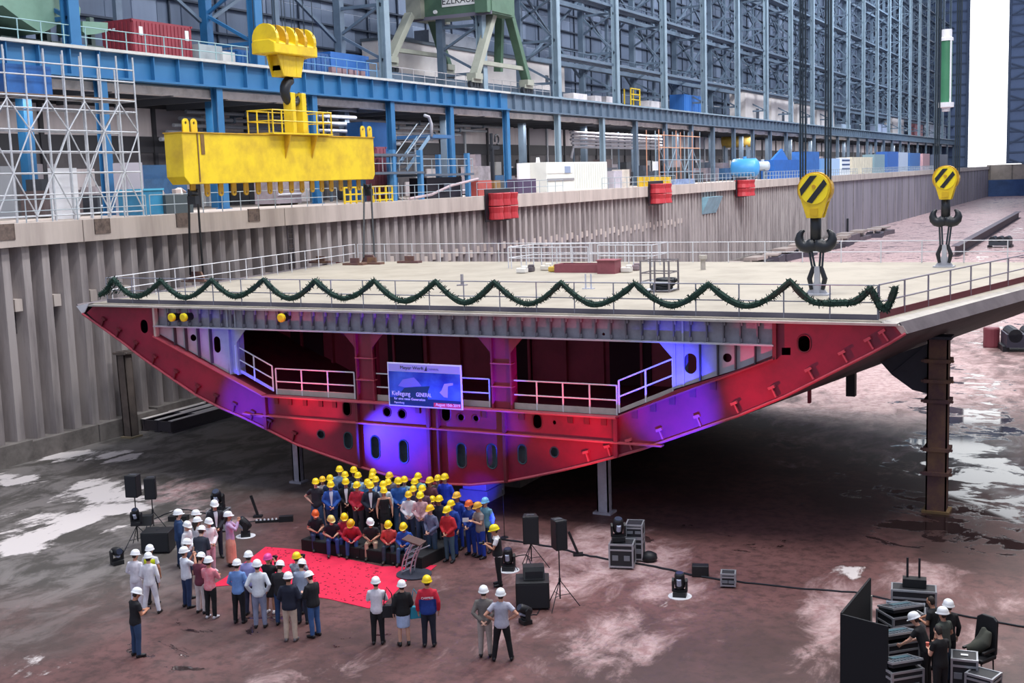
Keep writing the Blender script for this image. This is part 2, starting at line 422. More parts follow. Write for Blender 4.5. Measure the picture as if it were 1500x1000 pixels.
    # crane beam on the quay columns: blue near, grey far
    for nm, y0, y1, m, mt, st in (('beam', 34, 98.3, BLUE, mat('#c3c3c0', .5, dirt=.3, scale=1), 2.05), ('beam_far', 98.3, YE-1, STEEL_D, STEEL, 2.05)):
        mb = MB().bb(-50.1, -49.9, y0, y1, ZB, ZT-0.14).bb(-50.6, -49.55, y0, y1, ZT-0.16, ZT, 1).bb(-50.4, -49.6, y0, y1, ZB-0.12, ZB)
        y = y0+1
        while y < y1: mb.bb(-49.9, -49.62, y-0.03, y+0.03, ZB, ZT-0.16); y += st
        o = mb.build(nm, [m, mt]); struct(o, 'long %s crane runway beam above the quay' % ('blue' if y0 < 50 else 'grey'))
    # upper floor slab, its pale edge and pipe
    mb = MB().bb(XC, -50.1, 30, YE, 19.2, 19.7).bb(-51.2, -50.4, 34, YE, 17.55, 18.0, 1).bb(-59.9, -51, 34, YE, 17.9, 18.1, 2)
    y = 36
    while y < YE-1: mb.bb(-59.9, -50.5, y, y+0.22, 17.5, 17.9, 2); y += 4.9
    mb.tube([(-50.5, 34, 18.05), (-50.5, YE-1, 18.05)], 0.07, 6, mi=3)
    o = mb.build('floor_upper', [CONC_D, mat('#cfcac8', .6, dirt=.5, scale=1), mat('#4e5158', .7), STEEL]); struct(o)
    # lower columns
    for i, y in enumerate([40.0, 49.6, 59.1, 68.9, 78.8, 87.9, 98.1, 109.2, 120.6, 130.4, 140.4, 150.3, 159.4, 169.2, 179, 189, 199, 209, 219, 229, 239, 249, 259, 269, 279, 289, 300, 312, 325, 340, 355, 370, 385, 400, 415]):
        m = BLUE if y < 99 else (STEEL if y < 125 else STEEL_D)
        b = MB().bb(-0.24, -0.18, -0.27, 0.27, 0, 7.4).bb(0.18, 0.24, -0.27, 0.27, 0, 7.4).bb(-0.2, 0.2, -0.03, 0.03, 0, 7.4).bb(-0.35, 0.35, -0.35, 0.35, 0, 0.06).bb(-0.3, 0.3, -0.32, 0.32, 7.34, 7.4)
        o = b.build('quay_column', m); o.location = (-50.0, y, ZQ-0.01); struct(o, 'steel column carrying the crane runway beam')
    # back wall of the quay storey: dark below, pale panels above
    mb = MB().bb(-60.3, -60, 25, YE, ZQ, 14.6).bb(-60.3, -59.9, 25, YE, 14.6, 15.7, 1).bb(-60.3, -60, 25, YE, 17.6, 19.3, 1)
    y = 25; k = 0
    while y < YE: mb.bb(-60.3, -60+0.02*(k % 2), y, y+4.6, 15.7, 17.6, 2 if k % 4 else 3); mb.bb(-60, -59.8, y+4.6, y+4.9, ZQ, 17.6, 1 if k % 2 else 4); y += 4.9; k += 1
    y = 30; k = 0
    rnd = random.Random(3)
    while y < YE-4:
        w = rnd.uniform(1, 3); h = rnd.uniform(1.2, 3.4)
        mb.bb(-60.1, -59.85, y, y+w, ZQ, ZQ+h, rnd.choice((1, 3, 4, 5, 2, 3, 0))); y += w+rnd.uniform(.2, 1.5)
    o = mb.build('wall_quay', [mat('#565459', .7, dirt=.5, scale=.8), mat('#33343b', .7), mat('#cdc6ca', .6, dirt=.4, scale=.8, streak=True), mat('#8d8890', .6), mat('#9aa0aa', .6), mat('#d8d8d8', .6)])
    struct(o)
hall()
# ------------------------------------------------------------------ the ship section
YS = 37.0; ZD = 7.4
RED = mat('#8c1e3a', 0.42, dirt=0.45, dirtc='#5e1a2a', scale=1.6)
RED_L = mat('#b8505c', 0.45, dirt=0.3, dirtc='#8e2a38', scale=2)
RED_D = mat('#6e1e2c', 0.55, dirt=0.5, dirtc='#3a0e16', scale=1.2)
GREY = mat('#9a97a0', 0.5, dirt=0.6, dirtc='#6c666c', scale=1.8)
GREY_L = mat('#aeb0b8', 0.5, dirt=0.4, dirtc='#85858c', scale=1.5)
HULLG = mat('#685e62', 0.6, dirt=0.6, dirtc='#3c3438', scale=0.8)
DECKM = mat('#aaa193', 0.75, dirt=0.55, dirtc='#857c70', scale=0.5)
WHITE = mat('#dcdde2', 0.5)
OFFW = mat('#b4ada5', 0.6, dirt=0.3, scale=2)
BLACK = mat('#15161a', 0.5)
def S(px, py, y=YS):
    p = P(px, py, 1, y); return (p.x, p.z)
def s3(t0=0.0):
    return lambda x, z, t: Vector((x, YS+t0+t, z))
def build_ship():
    ship = thing('ship_hull_section', 'large red and grey cruise ship hull section standing on supports in the dock', 'ship section', (-22, YS, 1.1))
    O = Vector(ship.location)
    def part(name, mb, m, parent=None, smooth=False):
        return mb.build(name, m, parent or ship, O if parent is None else O, smooth)
    def pplate(name, outer, holes, t0, thick, m, parent=None):
        me = plate(outer, holes, thick, s3(t0))
        for v in me.vertices: v.co -= O
        return link_mesh(name, me, m, parent or ship)
    bot_px = [(122, 459), (150, 479), (178, 499), (210, 524), (250, 552), (290, 579), (325, 597), (360, 612), (390, 627), (435, 650), (491, 670), (528, 683), (565, 694), (603, 702), (640, 707.5), (690, 709.5), (746, 704), (780, 697.5), (820, 689), (860, 679.5), (900, 669), (940, 657.5), (1010, 633), (1080, 609), (1150, 580), (1220, 545), (1276, 517), (1304, 502), (1327, 488)]
    bot = [S(*q) for q in bot_px]
    tipL = S(113, 448); tipR = S(1316, 477)
    # outer skin, lofted aft where the section is wider
    YB = 60.3; xl, xr = bot[0][0], bot[-1][0]
    def aft(x, z, y):
        f = (y-YS)/(YB-YS); u = (x-xl)/(xr-xl)
        nl = xl-3.0*f; nr = xr+5.9*f
        return (nl+u*(nr-nl), y, z)
    skin = [(tipL[0], ZD-0.05)]+[(x, z) for x, z in bot]+[(tipR[0], ZD-0.05)]
    ysl = [YS, YS+0.3]+[YS+0.3+(YB-YS-0.3)*i/12 for i in range(1, 13)]
    mb = MB(); n = len(skin)
    vs = [aft(x, z, y) for y in ysl for x, z in skin]
    mb.add(vs, [(j*n+i, j*n+i+1, (j+1)*n+i+1, (j+1)*n+i) for j in range(len(ysl)-1) for i in range(n-1)])
    me = mb.mesh('hull_shell', O)
    o = link_mesh('hull_shell', me, [HULLG], ship)
    sm = o.modifiers.new('solid', 'SOLIDIFY'); sm.thickness = 0.05; sm.offset = 1
    # stern side closing bulkhead
    ps = [aft(x, z, YB) for x, z in skin]
    part('aft_bulkhead', MB().prism(ps, (0, 0.05, 0)), RED_D)
    # deck and its chamfered edges
    dz = 0.06
    dl, dr = S(136, 446)[0], S(1290, 470)[0]
    dk = [(dl, YS), (dr, YS), (dr+6.1, YB), (dl-3.0, YB)]
    part('deck', MB().prism([(x, y, ZD-0.1) for x, y in dk], (0, 0, 0.1)), DECKM)
    mb = MB()
    hl, hr = (tipL[0], tipL[1]), (tipR[0], tipR[1])
    mb.add([(dr, YS-.02, ZD), (dr+6.1, YB, ZD), aft(hr[0], ZD-0.18, YB), (hr[0], YS-.02, ZD-0.18)], [(0, 1, 2, 3)])
    part('sheer_plate', mb, OFFW); mb = MB()
    mb.add([(hr[0], YS-.02, ZD-0.18), aft(hr[0], ZD-0.18, YB), aft(bot[-1][0]+.02, bot[-1][1], YB), (bot[-1][0]+.02, YS-.02, bot[-1][1])], [(0, 1, 2, 3)])
    part('side_strake', mb, mat('#a8a098', .6, dirt=.5, dirtc='#7d756e', scale=.9)); mb = MB()
    mb.add([(dl, YS-.02, ZD), (dl-3, YB, ZD), aft(hl[0], hl[1], YB), (hl[0], YS-.02, hl[1])], [(0, 1, 2, 3)])
    mb.add([(hl[0], YS-.02, hl[1]), aft(hl[0], hl[1], YB), aft(bot[0][0], bot[0][1], YB), (bot[0][0], YS-.02, bot[0][1])], [(0, 1, 2, 3)])
    part('sheer_plate', mb, OFFW)
    part('corner_plate', MB().prism([(hl[0], YS-.05, hl[1]), (hl[0]+.75, YS-.05, hl[1]+.13), (bot[0][0]+.12, YS-.05, bot[0][1]+.06), (bot[0][0]-.03, YS-.05, bot[0][1])], (0, .04, 0)), WHITE)
    part('corner_plate', MB().prism([(hr[0]-.12, YS-.05, hr[1]+.03), (hr[0]+.14, YS-.05, hr[1]), (bot[-1][0]+.05, YS-.05, bot[-1][1]), (bot[-1][0]-.12, YS-.05, bot[-1][1]-.02)], (0, .04, 0)), OFFW)
    # red web frame of the front face, with lightening holes
    top_l = [S(127, 458), S(136, 449), S(229, 450)]
    inner = [S(229, 492), S(310, 534), S(388, 578), S(903, 610), S(990, 571), S(1135, 525), S(1135, 469)]
    outer = top_l+inner+[S(1316, 478.5), S(1325, 487)]+[(x, z) for x, z in reversed(bot[1:-1])]
    def ov(px, py, hw, hh):
        c = S(px, py); e = S(px+hw, py); f = S(px, py-hh)
        return oval(c[0], c[1], abs(e[0]-c[0]), abs(f[1]-c[1]))
    holes_px = [(211, 478, 5.5, 10), (508, 598, 6, 11), (567, 603, 6, 7), (589, 606, 6, 7), (653, 606, 7, 11), (675, 611, 5, 5.5), (697, 612.5, 4.5, 5), (787, 617, 7, 11), (812, 618.5, 2.5, 3),
                (470, 636, 5.5, 6), (510, 645, 6, 12), (550, 655, 6.5, 17), (591.5, 661, 6.5, 17), (676, 667, 6.5, 18), (720.5, 668, 7, 18), (765, 665, 6, 14), (812, 662, 6, 7.5), (1178, 503, 9.5, 13)]
    sq = [S(1145, 509), S(1158, 509), S(1158, 520), S(1145, 520)]
    pplate('web_frame', outer, [ov(*h) for h in holes_px]+[sq], 0.0, 0.04, RED)
    rim = mat('#2f4a52', 0.5)
    for h in holes_px[9:17]+holes_px[1:8]+holes_px[17:]:
        a = ov(*h); cx = sum(q[0] for q in a)/len(a); cz = sum(q[1] for q in a)/len(a)
        path = [(x, YS, z) for x, z in a]+[(a[0][0], YS, a[0][1]), (a[1][0], YS, a[1][1])]
        part('hole_collar', MB().tube(path, 0.028, 5, cap=False), rim if h in holes_px[9:17] else RED_D)
    # grey deck girder, lower grey panels
    gir = [S(229, 450), S(1135, 468), S(1135, 505), S(229, 477)]
    gh = [ov(882, 490, 2.2, 2.2)]
    pplate('deck_girder', gir, gh, 0.12, 0.04, GREY)
    g0, g1 = S(229, 450), S(1135, 468); k0, k1 = S(229, 477), S(1135, 505)
    nst = 46
    for i in range(1, nst):
        f = i/nst; xx = g0[0]+(g1[0]-g0[0])*f; zt = g0[1]+(g1[1]-g0[1])*f; zb = k0[1]+(k1[1]-k0[1])*f
        part('girder_stiffener', MB().bb(xx-.02, xx+.02, YS-.04, YS+.13, zb, zt).bb(xx-.07, xx+.07, YS-0.02, YS+.1, zt-.22, zt-0.04, 1).bb(xx-.05, xx+.05, YS-0.02, YS+.1, zb+.05, zb+.17, 1), [mat('#6a6870', .5), GREY])
    pplate('side_panel', [S(229, 478), S(333, 481), S(333, 548), S(229, 491)], [ov(280.5, 495, 4.5, 5), ov(315.5, 505, 5, 12)], 0.1, 0.04, GREY_L)
    pplate('side_panel', [S(984, 500), S(1135, 505), S(1135, 524), S(984, 571)], [ov(1010, 533, 9, 15), ov(1064, 524.5, 6.5, 6.5)], 0.1, 0.04, GREY_L)
    for lx, t, b in ((255, 479, 505), (271, 479.5, 513), (289, 480, 523), (307, 480.5, 532), (1025, 502, 557), (1051, 502.5, 549), (1077, 503, 541), (1106, 504, 533)):
        a, c = S(lx, t), S(lx, b)
        part('panel_stiffener', MB().bb(a[0]-.02, a[0]+.02, YS-.05, YS+.1, c[1], a[1]), mat('#3f4048', .5))
    # flanges
    def flange(name, q0, q1, w, h, m, y0=-0.22):
        a, c = S(*q0), S(*q1)
        part(name, MB().bar((a[0], YS+y0+w/2, a[1]), (c[0], YS+y0+w/2, c[1]), w, h), m)
    flange('top_flange', (136, 446.5), (1316, 474.5), 0.3, 0.07, OFFW, -0.26)
    flange('girder_flange', (229, 477), (1135, 505), 0.34, 0.05, GREY_L, -0.2)
    flange('inner_flange', (229, 491.5), (388, 578), 0.3, 0.05, RED_L)
    flange('inner_flange', (388, 579), (905, 611), 0.36, 0.05, RED_L)
    flange('inner_flange', (905, 609.5), (1135, 524.5), 0.3, 0.05, mat('#7a2a34', .5))
    flange('lower_flange', (372, 606), (905, 647), 0.3, 0.05, RED_L)
    flange('lower_flange', (905, 647), (972, 652), 0.26, 0.05, RED_L)
    flange('lower_flange', (360, 604), (390, 609), 0.26, 0.05, RED_L)
    mb = MB().tube([(x, YS-0.05, z) for x, z in bot], 0.05, 6); part('bottom_edge', mb, RED_L)
    # upright webs
    for x0, t, b, w, m in ((390, 579, 627, 0.14, RED), (525, 588, 682, 0.1, RED_D), (629, 595, 706, .13, RED_D), (643, 595, 707, .08, RED_D), (740, 600, 705, .11, RED_D), (903.5, 611, 668, .14, RED), (228.5, 450, 492, .1, OFFW), (1136, 469, 525, .12, RED_D)):
        a, c = S(x0, t), S(x0, b)
        part('web_stiffener', MB().bb(a[0]-w/2, a[0]+w/2, YS-.18, YS+.02, c[1], a[1]), m)
    # pillars in the opening, with head brackets
    for x0, x1, t, b, m in ((517, 543, 487, 588, RED), (716, 746, 493, 600, RED), (329, 342, 451, 549, GREY_L), (985, 1000, 463, 566, GREY_L)):
        a, c = S(x0, t), S(x1, b); a2 = S(x0, b)
        xx0, xx1 = a[0], S(x1, t)[0]
        part('pillar', MB().bb(xx0, xx0+.06, YS+.05, YS+.5, c[1], a[1]).bb(xx1-.06, xx1, YS+.05, YS+.5, c[1], a[1]).bb(xx0, xx1, YS+.2, YS+.26, c[1], a[1]), m)
        mb = MB()
        for sgn, xe in ((-1, xx0), (1, xx1)):
            if x0 < 400 and sgn < 0 or x0 > 900 and sgn > 0: continue
            zq = a[1] if 400 < x0 < 900 else S(x0, 481 if x0 < 400 else 502)[1]
            part('bracket', MB().prism([(xe, YS+.04, zq), (xe+sgn*.5, YS+.04, zq), (xe, YS+.04, zq-.55)], (0, .04, 0)), m)
        if 400 < x0 < 900:
            for zf in (.3, .62): part('tie_plate', MB().bb(xx0-.02, xx1+.02, YS+.04, YS+.3, c[1]+(a[1]-c[1])*zf, c[1]+(a[1]-c[1])*zf+.04), RED_L)
    # inside: walkway platform, bulkhead, deck beams
    zl, zr = S(388, 578)[1], S(903, 610)[1]; xl2, xr2 = S(388, 578)[0], S(903, 610)[0]
    part('platform', MB().prism([(xl2, YS+.02, zl-.06), (xr2, YS+.02, zr-.06), (xr2, YS+6, zr-.06), (xl2, YS+6, zl-.06)], (0, 0, .05)), RED_D)
    e0, e1 = S(233, 492), S(1130, 524)
    part('sloping_side', MB().prism([(e0[0], YS+.05, e0[1]), (xl2, YS+.05, zl-.06), (xl2, YS+6, zl-.06), (e0[0], YS+6, e0[1])], (0, 0, .05)), RED_D)
    part('sloping_side', MB().prism([(e1[0], YS+.05, e1[1]), (xr2, YS+.05, zr-.06), (xr2, YS+6, zr-.06), (e1[0], YS+6, e1[1])], (0, 0, .05)), RED_D)
    ib = [(x+.5*(1 if x < -22 else -1), z+.2) for x, z in bot[2:-2]]
    mb = MB().prism([(x, YS+6, z) for x, z in ib]+[(ib[-1][0], YS+6, ZD-.12), (ib[0][0], YS+6, ZD-.12)], (0, .06, 0))
    for i in range(16): mb.bb(-34+1.6*i, -33.9+1.6*i, YS+5.8, YS+6, zl-.3, ZD-.12)
    for i in range(5): mb.bb(-33+5.1*i, -31.3+5.1*i, YS+5.9, YS+6.08, zl, zl+2.3, 1)
    part('inner_bulkhead', mb, [mat('#b03a50', .6, dirt=.5, dirtc='#7a2436', scale=1), mat('#3a1420', .9)])
    mb = MB()
    for i in range(6): mb.bb(S(150, 450)[0]+1, S(1270, 470)[0]-.5, YS+1+i*.9, YS+1.08+i*.9, ZD-.45, ZD-.12)
    part('deck_beams', mb, RED_D)
    zk = S(690, 700)[1]
    fw = [S(395, 614), S(900, 652)]
    part('floor_web', MB().prism([(x, YS+.55, z) for x, z in [fw[0], fw[1]]+[(x, z+.12) for x, z in reversed(bot[9:20])]], (0, .03, 0)), mat('#8fa3a8', .6, dirt=.6, dirtc='#5a4a52', scale=2))
    # longitudinal ends along the bottom edge
    for i in range(34):
        f = i/33; k = 1+f*(len(bot)-3); j = int(k); fr = k-j
        x = bot[j][0]+(bot[j+1][0]-bot[j][0])*fr; z = bot[j][1]+(bot[j+1][1]-bot[j][1])*fr
        tx, tz = bot[j+1][0]-bot[j][0], bot[j+1][1]-bot[j][1]; l = math.hypot(tx, tz); nx, nz = -tz/l, tx/l
        a = Vector((x+nx*.08, YS-.06, z+nz*.08)); c = Vector((x+nx*.42, YS-.06, z+nz*.42))
        if 10 < i < 23: continue
        part('longitudinal', MB().bar(a, c, .1, .05).box(c, (.22, .14, .09), Matrix.Rotation(math.atan2(-tz, tx), 3, 'Y')), RED_D if i < 12 else RED_L)
    # little hangers under the inner flange
    for px in (405, 425, 447, 470, 490, 545, 612, 710, 765, 836, 860, 885):
        py = 579+(px-388)*(611-579)/(905-388); a = S(px, py)
        part('flange_hanger', MB().bb(a[0]-.09, a[0]+.09, YS-.05, YS, a[1]-.3, a[1]), RED_D)
    for px in (930, 957, 985, 1015, 1045): 
        py = 609.5+(px-905)*(524.5-609.5)/(1135-905); a = S(px, py)
        part('flange_hanger', MB().bb(a[0]-.1, a[0]+.1, YS-.05, YS, a[1]-.28, a[1]), RED_D)
    # yellow blanked pipe ends
    YEL = mat('#e8d61c', .5)
    for px, py in ((257.5, 463.5), (275, 463.5), (417.5, 464)):
        a = S(px, py); o = part('pipe_end', MB().lathe((a[0]+.05, YS+.02, a[1]), [(.16, .12), (.16, -.28)], 16, ax='y'), BLACK)
        MB().lathe((a[0]+.05, YS-.3, a[1]), [(.17, .06), (.17, -.04), (.12, -.07)], 16, ax='y').build('end_cap', YEL, o, O)
    # dock supports
    return ship, bot
SHIP, BOT = build_ship()

def support(name, label, loc, w, d, h, m, flanges=(), gusset=0, foot=None, braces=()):
    t = thing(name, label, 'support', loc, 0, None)
    MB().bb(-w/2, w/2, -d/2, -d/2+.05, 0, h).bb(-w/2, w/2, d/2-.05, d/2, 0, h).bb(-w/2, -w/2+.05, -d/2, d/2, 0, h).bb(w/2-.05, w/2, -d/2, d/2, 0, h).build('column', m, t)
    MB().bb(-w/2-.12, w/2+.12, -d/2-.12, d/2+.12, 0, .08).build('foot_plate', foot or m, t)
    for z in flanges:
        MB().bb(-w/2-.1, w/2+.1, -d/2-.1, d/2+.1, z-.06, z+.06).build('collar', m, t)
        for s in (-1, 1): MB().lathe((s*(w/2+.15), -d/2, z), [(.05, .04), (.05, -.04)], 8, ax='y').build('lug', m, t)
    return t
RUST = mat('#5d4144', .65, dirt=.7, dirtc='#8a6a48', scale=1.2)
DARKST = mat('#2c2e3c', .55, dirt=.4, scale=1)
p = fl(1372, 748)
r = support('support_column', 'tall rusty box column propping the right edge of the hull section', p, .68, .6, 6.15, RUST, (1.4, 2.25, 3.95, 4.65, 5.35), foot=mat('#8a6f4a', .7, dirt=.5))
zt = 6.0
MB().prism([(-.34, 0, 5.9), (-2.0, 0, 5.25), (-1.55, 0, 4.75), (-.85, 0, 4.25), (-.34, 0, 4.15)], (0, .06, 0)).prism([(-.34, -.28, 6.1), (-2.0, -.28, 5.35), (-2.0, .28, 5.35), (-.34, .28, 6.1)], (0, 0, .06)).bar((-1.55, 0, 4.8), (-.34, 0, 5.9), .3, .05).build('gusset', DARKST, r)
MB().bb(-.45, .45, -.4, .4, 6.1, 6.2).build('head_plate', DARKST, r)
LG = mat('#c0bcc8', .6, dirt=.5, scale=1.5)
p = fl(886, 751); z = 2.25
r = support('support_column', 'pale grey steel prop under the middle right of the hull bottom', p, .44, .36, 2.35, LG)
MB().prism([(-.5, 0, 2.38), (.5, 0, 2.5), (.22, 0, 2.05), (-.22, 0, 2.05)], (0, .06, 0)).build('head_plate', LG, r)
p = fl(438, 706)
support('support_column', 'narrow grey steel prop behind the crowd under the hull bottom', p, .34, .3, 2.55, mat('#a8a4b0', .6, dirt=.4, scale=1.5))
p = fl(193, 640)
r = support('support_column', 'weathered box column under the raised left tip of the hull', p, .52, .5, 4.3, mat('#6e625c', .7, dirt=.6, dirtc='#46403e', scale=1.5), (4.2,), foot=mat('#8a7c64', .7))
r.rotation_euler = (0, math.radians(-1.5), 0)
p = fl(1247, 606)
# a prop welded under the hull that ends above the floor
a = P(1247, 560, 1, 46.5)
t = thing('hanging_prop', 'short black prop hanging below the hull near the rusty box column', 'support', (a.x, a.y, 3.3))
MB().bb(-.17, .17, -.17, .17, 0, 1.9).build('column', BLACK, t)
MB().bb(-.3, .3, -.3, .3, 1.86, 1.92).build('head_plate', BLACK, t)
# keel blocks deep under the hull carry the section
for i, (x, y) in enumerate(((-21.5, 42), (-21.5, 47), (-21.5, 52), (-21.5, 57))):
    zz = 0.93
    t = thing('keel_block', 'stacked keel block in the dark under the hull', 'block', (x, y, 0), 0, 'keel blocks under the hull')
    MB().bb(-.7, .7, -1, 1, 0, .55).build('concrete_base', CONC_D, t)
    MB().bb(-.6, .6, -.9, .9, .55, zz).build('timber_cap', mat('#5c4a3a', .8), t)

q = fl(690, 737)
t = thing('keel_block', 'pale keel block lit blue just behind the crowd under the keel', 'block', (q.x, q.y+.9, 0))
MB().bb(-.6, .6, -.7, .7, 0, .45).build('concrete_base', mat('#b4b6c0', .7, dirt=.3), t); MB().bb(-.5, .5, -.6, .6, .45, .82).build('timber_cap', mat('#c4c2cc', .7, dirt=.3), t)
# ------------------------------------------------------------------ railings, garland, hoarding on the section
def deck_pt(px, py): return fl(px, py, ZD)
dL, dR = S(150, 446)[0], S(1283, 470)[0]
fr = [(dL+(dR-dL)*i/8, YS+.35, ZD) for i in range(9)]
RAILW = mat('#cfd0d6', .45); RAILG = mat('#8d8f9c', .5)
front_rail = railing('guard_railing', 'thin front deck railing that the green garland hangs on', [(dL, YS+.3, ZD), (dR, YS+.3, ZD)], 1.05, 1.45, RAILG, .02, group=None, toe=.16, toe_m=mat('#6f6a74', .6))
yb = 59.9
railing('guard_railing', 'white railing along the left deck edge beside the sheet piles', [(dL-.0, YS+.6, ZD), (dL-2.8, yb, ZD)], 1.05, 1.5, RAILW, .022)
railing('guard_railing', 'white railing along the far deck edge in front of the dock wall', [(dL-2.6, yb, ZD), (dR+5.6, yb, ZD)], 1.05, 1.9, RAILW, .024)
railing('guard_railing', 'grey railing along the flared deck edge above the rusty box column', [(dR, YS+.5, ZD), (dR+5.5, yb-.3, ZD)], 1.05, 1.9, mat('#8b8490', .5), .026, toe=.22, toe_m=mat('#6b2a36', .6))
# railings on the walkway in the opening
def wl(px, dy=.25):
    py = 578+(px-388)*(610-578)/(903-388); a = S(px, py); return Vector((a[0], YS+dy, a[1]))
railing('guard_railing', 'white walkway railing between the violet post and the hoarding, on red pillar side', [wl(400), wl(515)], 1.02, 1.1, WHITE, .028, toe=.22, toe_m=OFFW)
railing('guard_railing', 'white walkway railing running behind the blue hoarding', [wl(541), wl(713)], 1.02, 1.2, WHITE, .028, toe=.22, toe_m=OFFW)
railing('guard_railing', 'white walkway railing in the wide dark opening past the red pillars', [wl(745), wl(900)], 1.02, 1.1, WHITE, .028, toe=.22, toe_m=OFFW)
a0, a1 = S(342, 543), S(396, 574)
railing('guard_railing', 'sloping railing on the downward ramp lit violet', [(a0[0], YS+.2, a0[1]), (a1[0], YS+.2, a1[1])], 1.0, 1.0, WHITE, .028, toe=.12, toe_m=OFFW)
a0, a1 = S(904, 606), S(983, 575)
railing('guard_railing', 'sloping railing climbing to the blue lit post', [(a0[0], YS+.2, a0[1]), (a1[0], YS+.2, a1[1])], 1.1, 1.0, WHITE, .03, toe=.14, toe_m=OFFW)

def garland():
    px = [(146, 432), (166, 408), (200, 434), (236, 411), (272, 436), (310, 410), (346, 434), (386, 409), (425, 437), (462, 411), (505, 437), (548, 411), (592, 441), (638, 412), (682, 443), (724, 413), (774, 445), (822, 414), (873, 446), (930, 415), (985, 447), (1038, 416), (1095, 448), (1158, 412), (1200, 444), (1245, 443), (1276, 422), (1296, 453), (1312, 420)]
    t = thing('garland', 'dark green fir garland swagged along the front deck railing', 'garland', (-22, YS+.2, ZD))
    O = Vector(t.location); path = []
    for i in range(len(px)-1):
        (x0, y0), (x1, y1) = px[i], px[i+1]
        for k in range(8):
            f = k/8; up0 = y0 < y1
            g = f**1.0
            # hanging curve: steep at the crest, flat in the belly
            yy = y0+(y1-y0)*(math.sin(f*PI/2) if up0 else 1-math.cos(f*PI/2))*.9+(y1-y0)*f*.1
            q = P(x0+(x1-x0)*g, yy, 1, YS+.2); path.append(q)
    q = P(px[-1][0], px[-1][1], 1, YS+.2); path.append(q)
    G = mat('#16382c', .8, dirt=.6, dirtc='#0d2220', scale=9)
    MB().tube(path, [.085+.035*random.random() for _ in path], 7).build('rope', G, t, O)
    mb = MB(); rnd = random.Random(5)
    for i in range(len(path)-1):
        for _ in range(30):
            c = path[i].lerp(path[i+1], rnd.random())
            d = Vector((rnd.uniform(-1, 1), rnd.uniform(-1, 1), rnd.uniform(-1, 1))).normalized()
            e = c+d*rnd.uniform(.11, .2); s = d.cross(Vector((rnd.uniform(-1, 1), .3, rnd.uniform(-1, 1)))).normalized()*.025
            mb.add([c-s, c+s, e+s*.4, e-s*.4], [(0, 1, 2, 3)])
    o = mb.build('needles', G, t, O); o['kind'] = 'stuff'
    mb = MB()
    a = P(163, 420, 1, YS+.25)
    for _ in range(60):
        d = Vector((rnd.uniform(-1, 1), rnd.uniform(-.4, .4), rnd.uniform(-1.1, 1.1)))*.33; s = Vector((.06, 0, .04))
        mb.add([a+d-s, a+d+s, a+d+Vector((.05, .05, .14))], [(0, 1, 2)])
    mb.build('bunch', G, t, O)
garland()

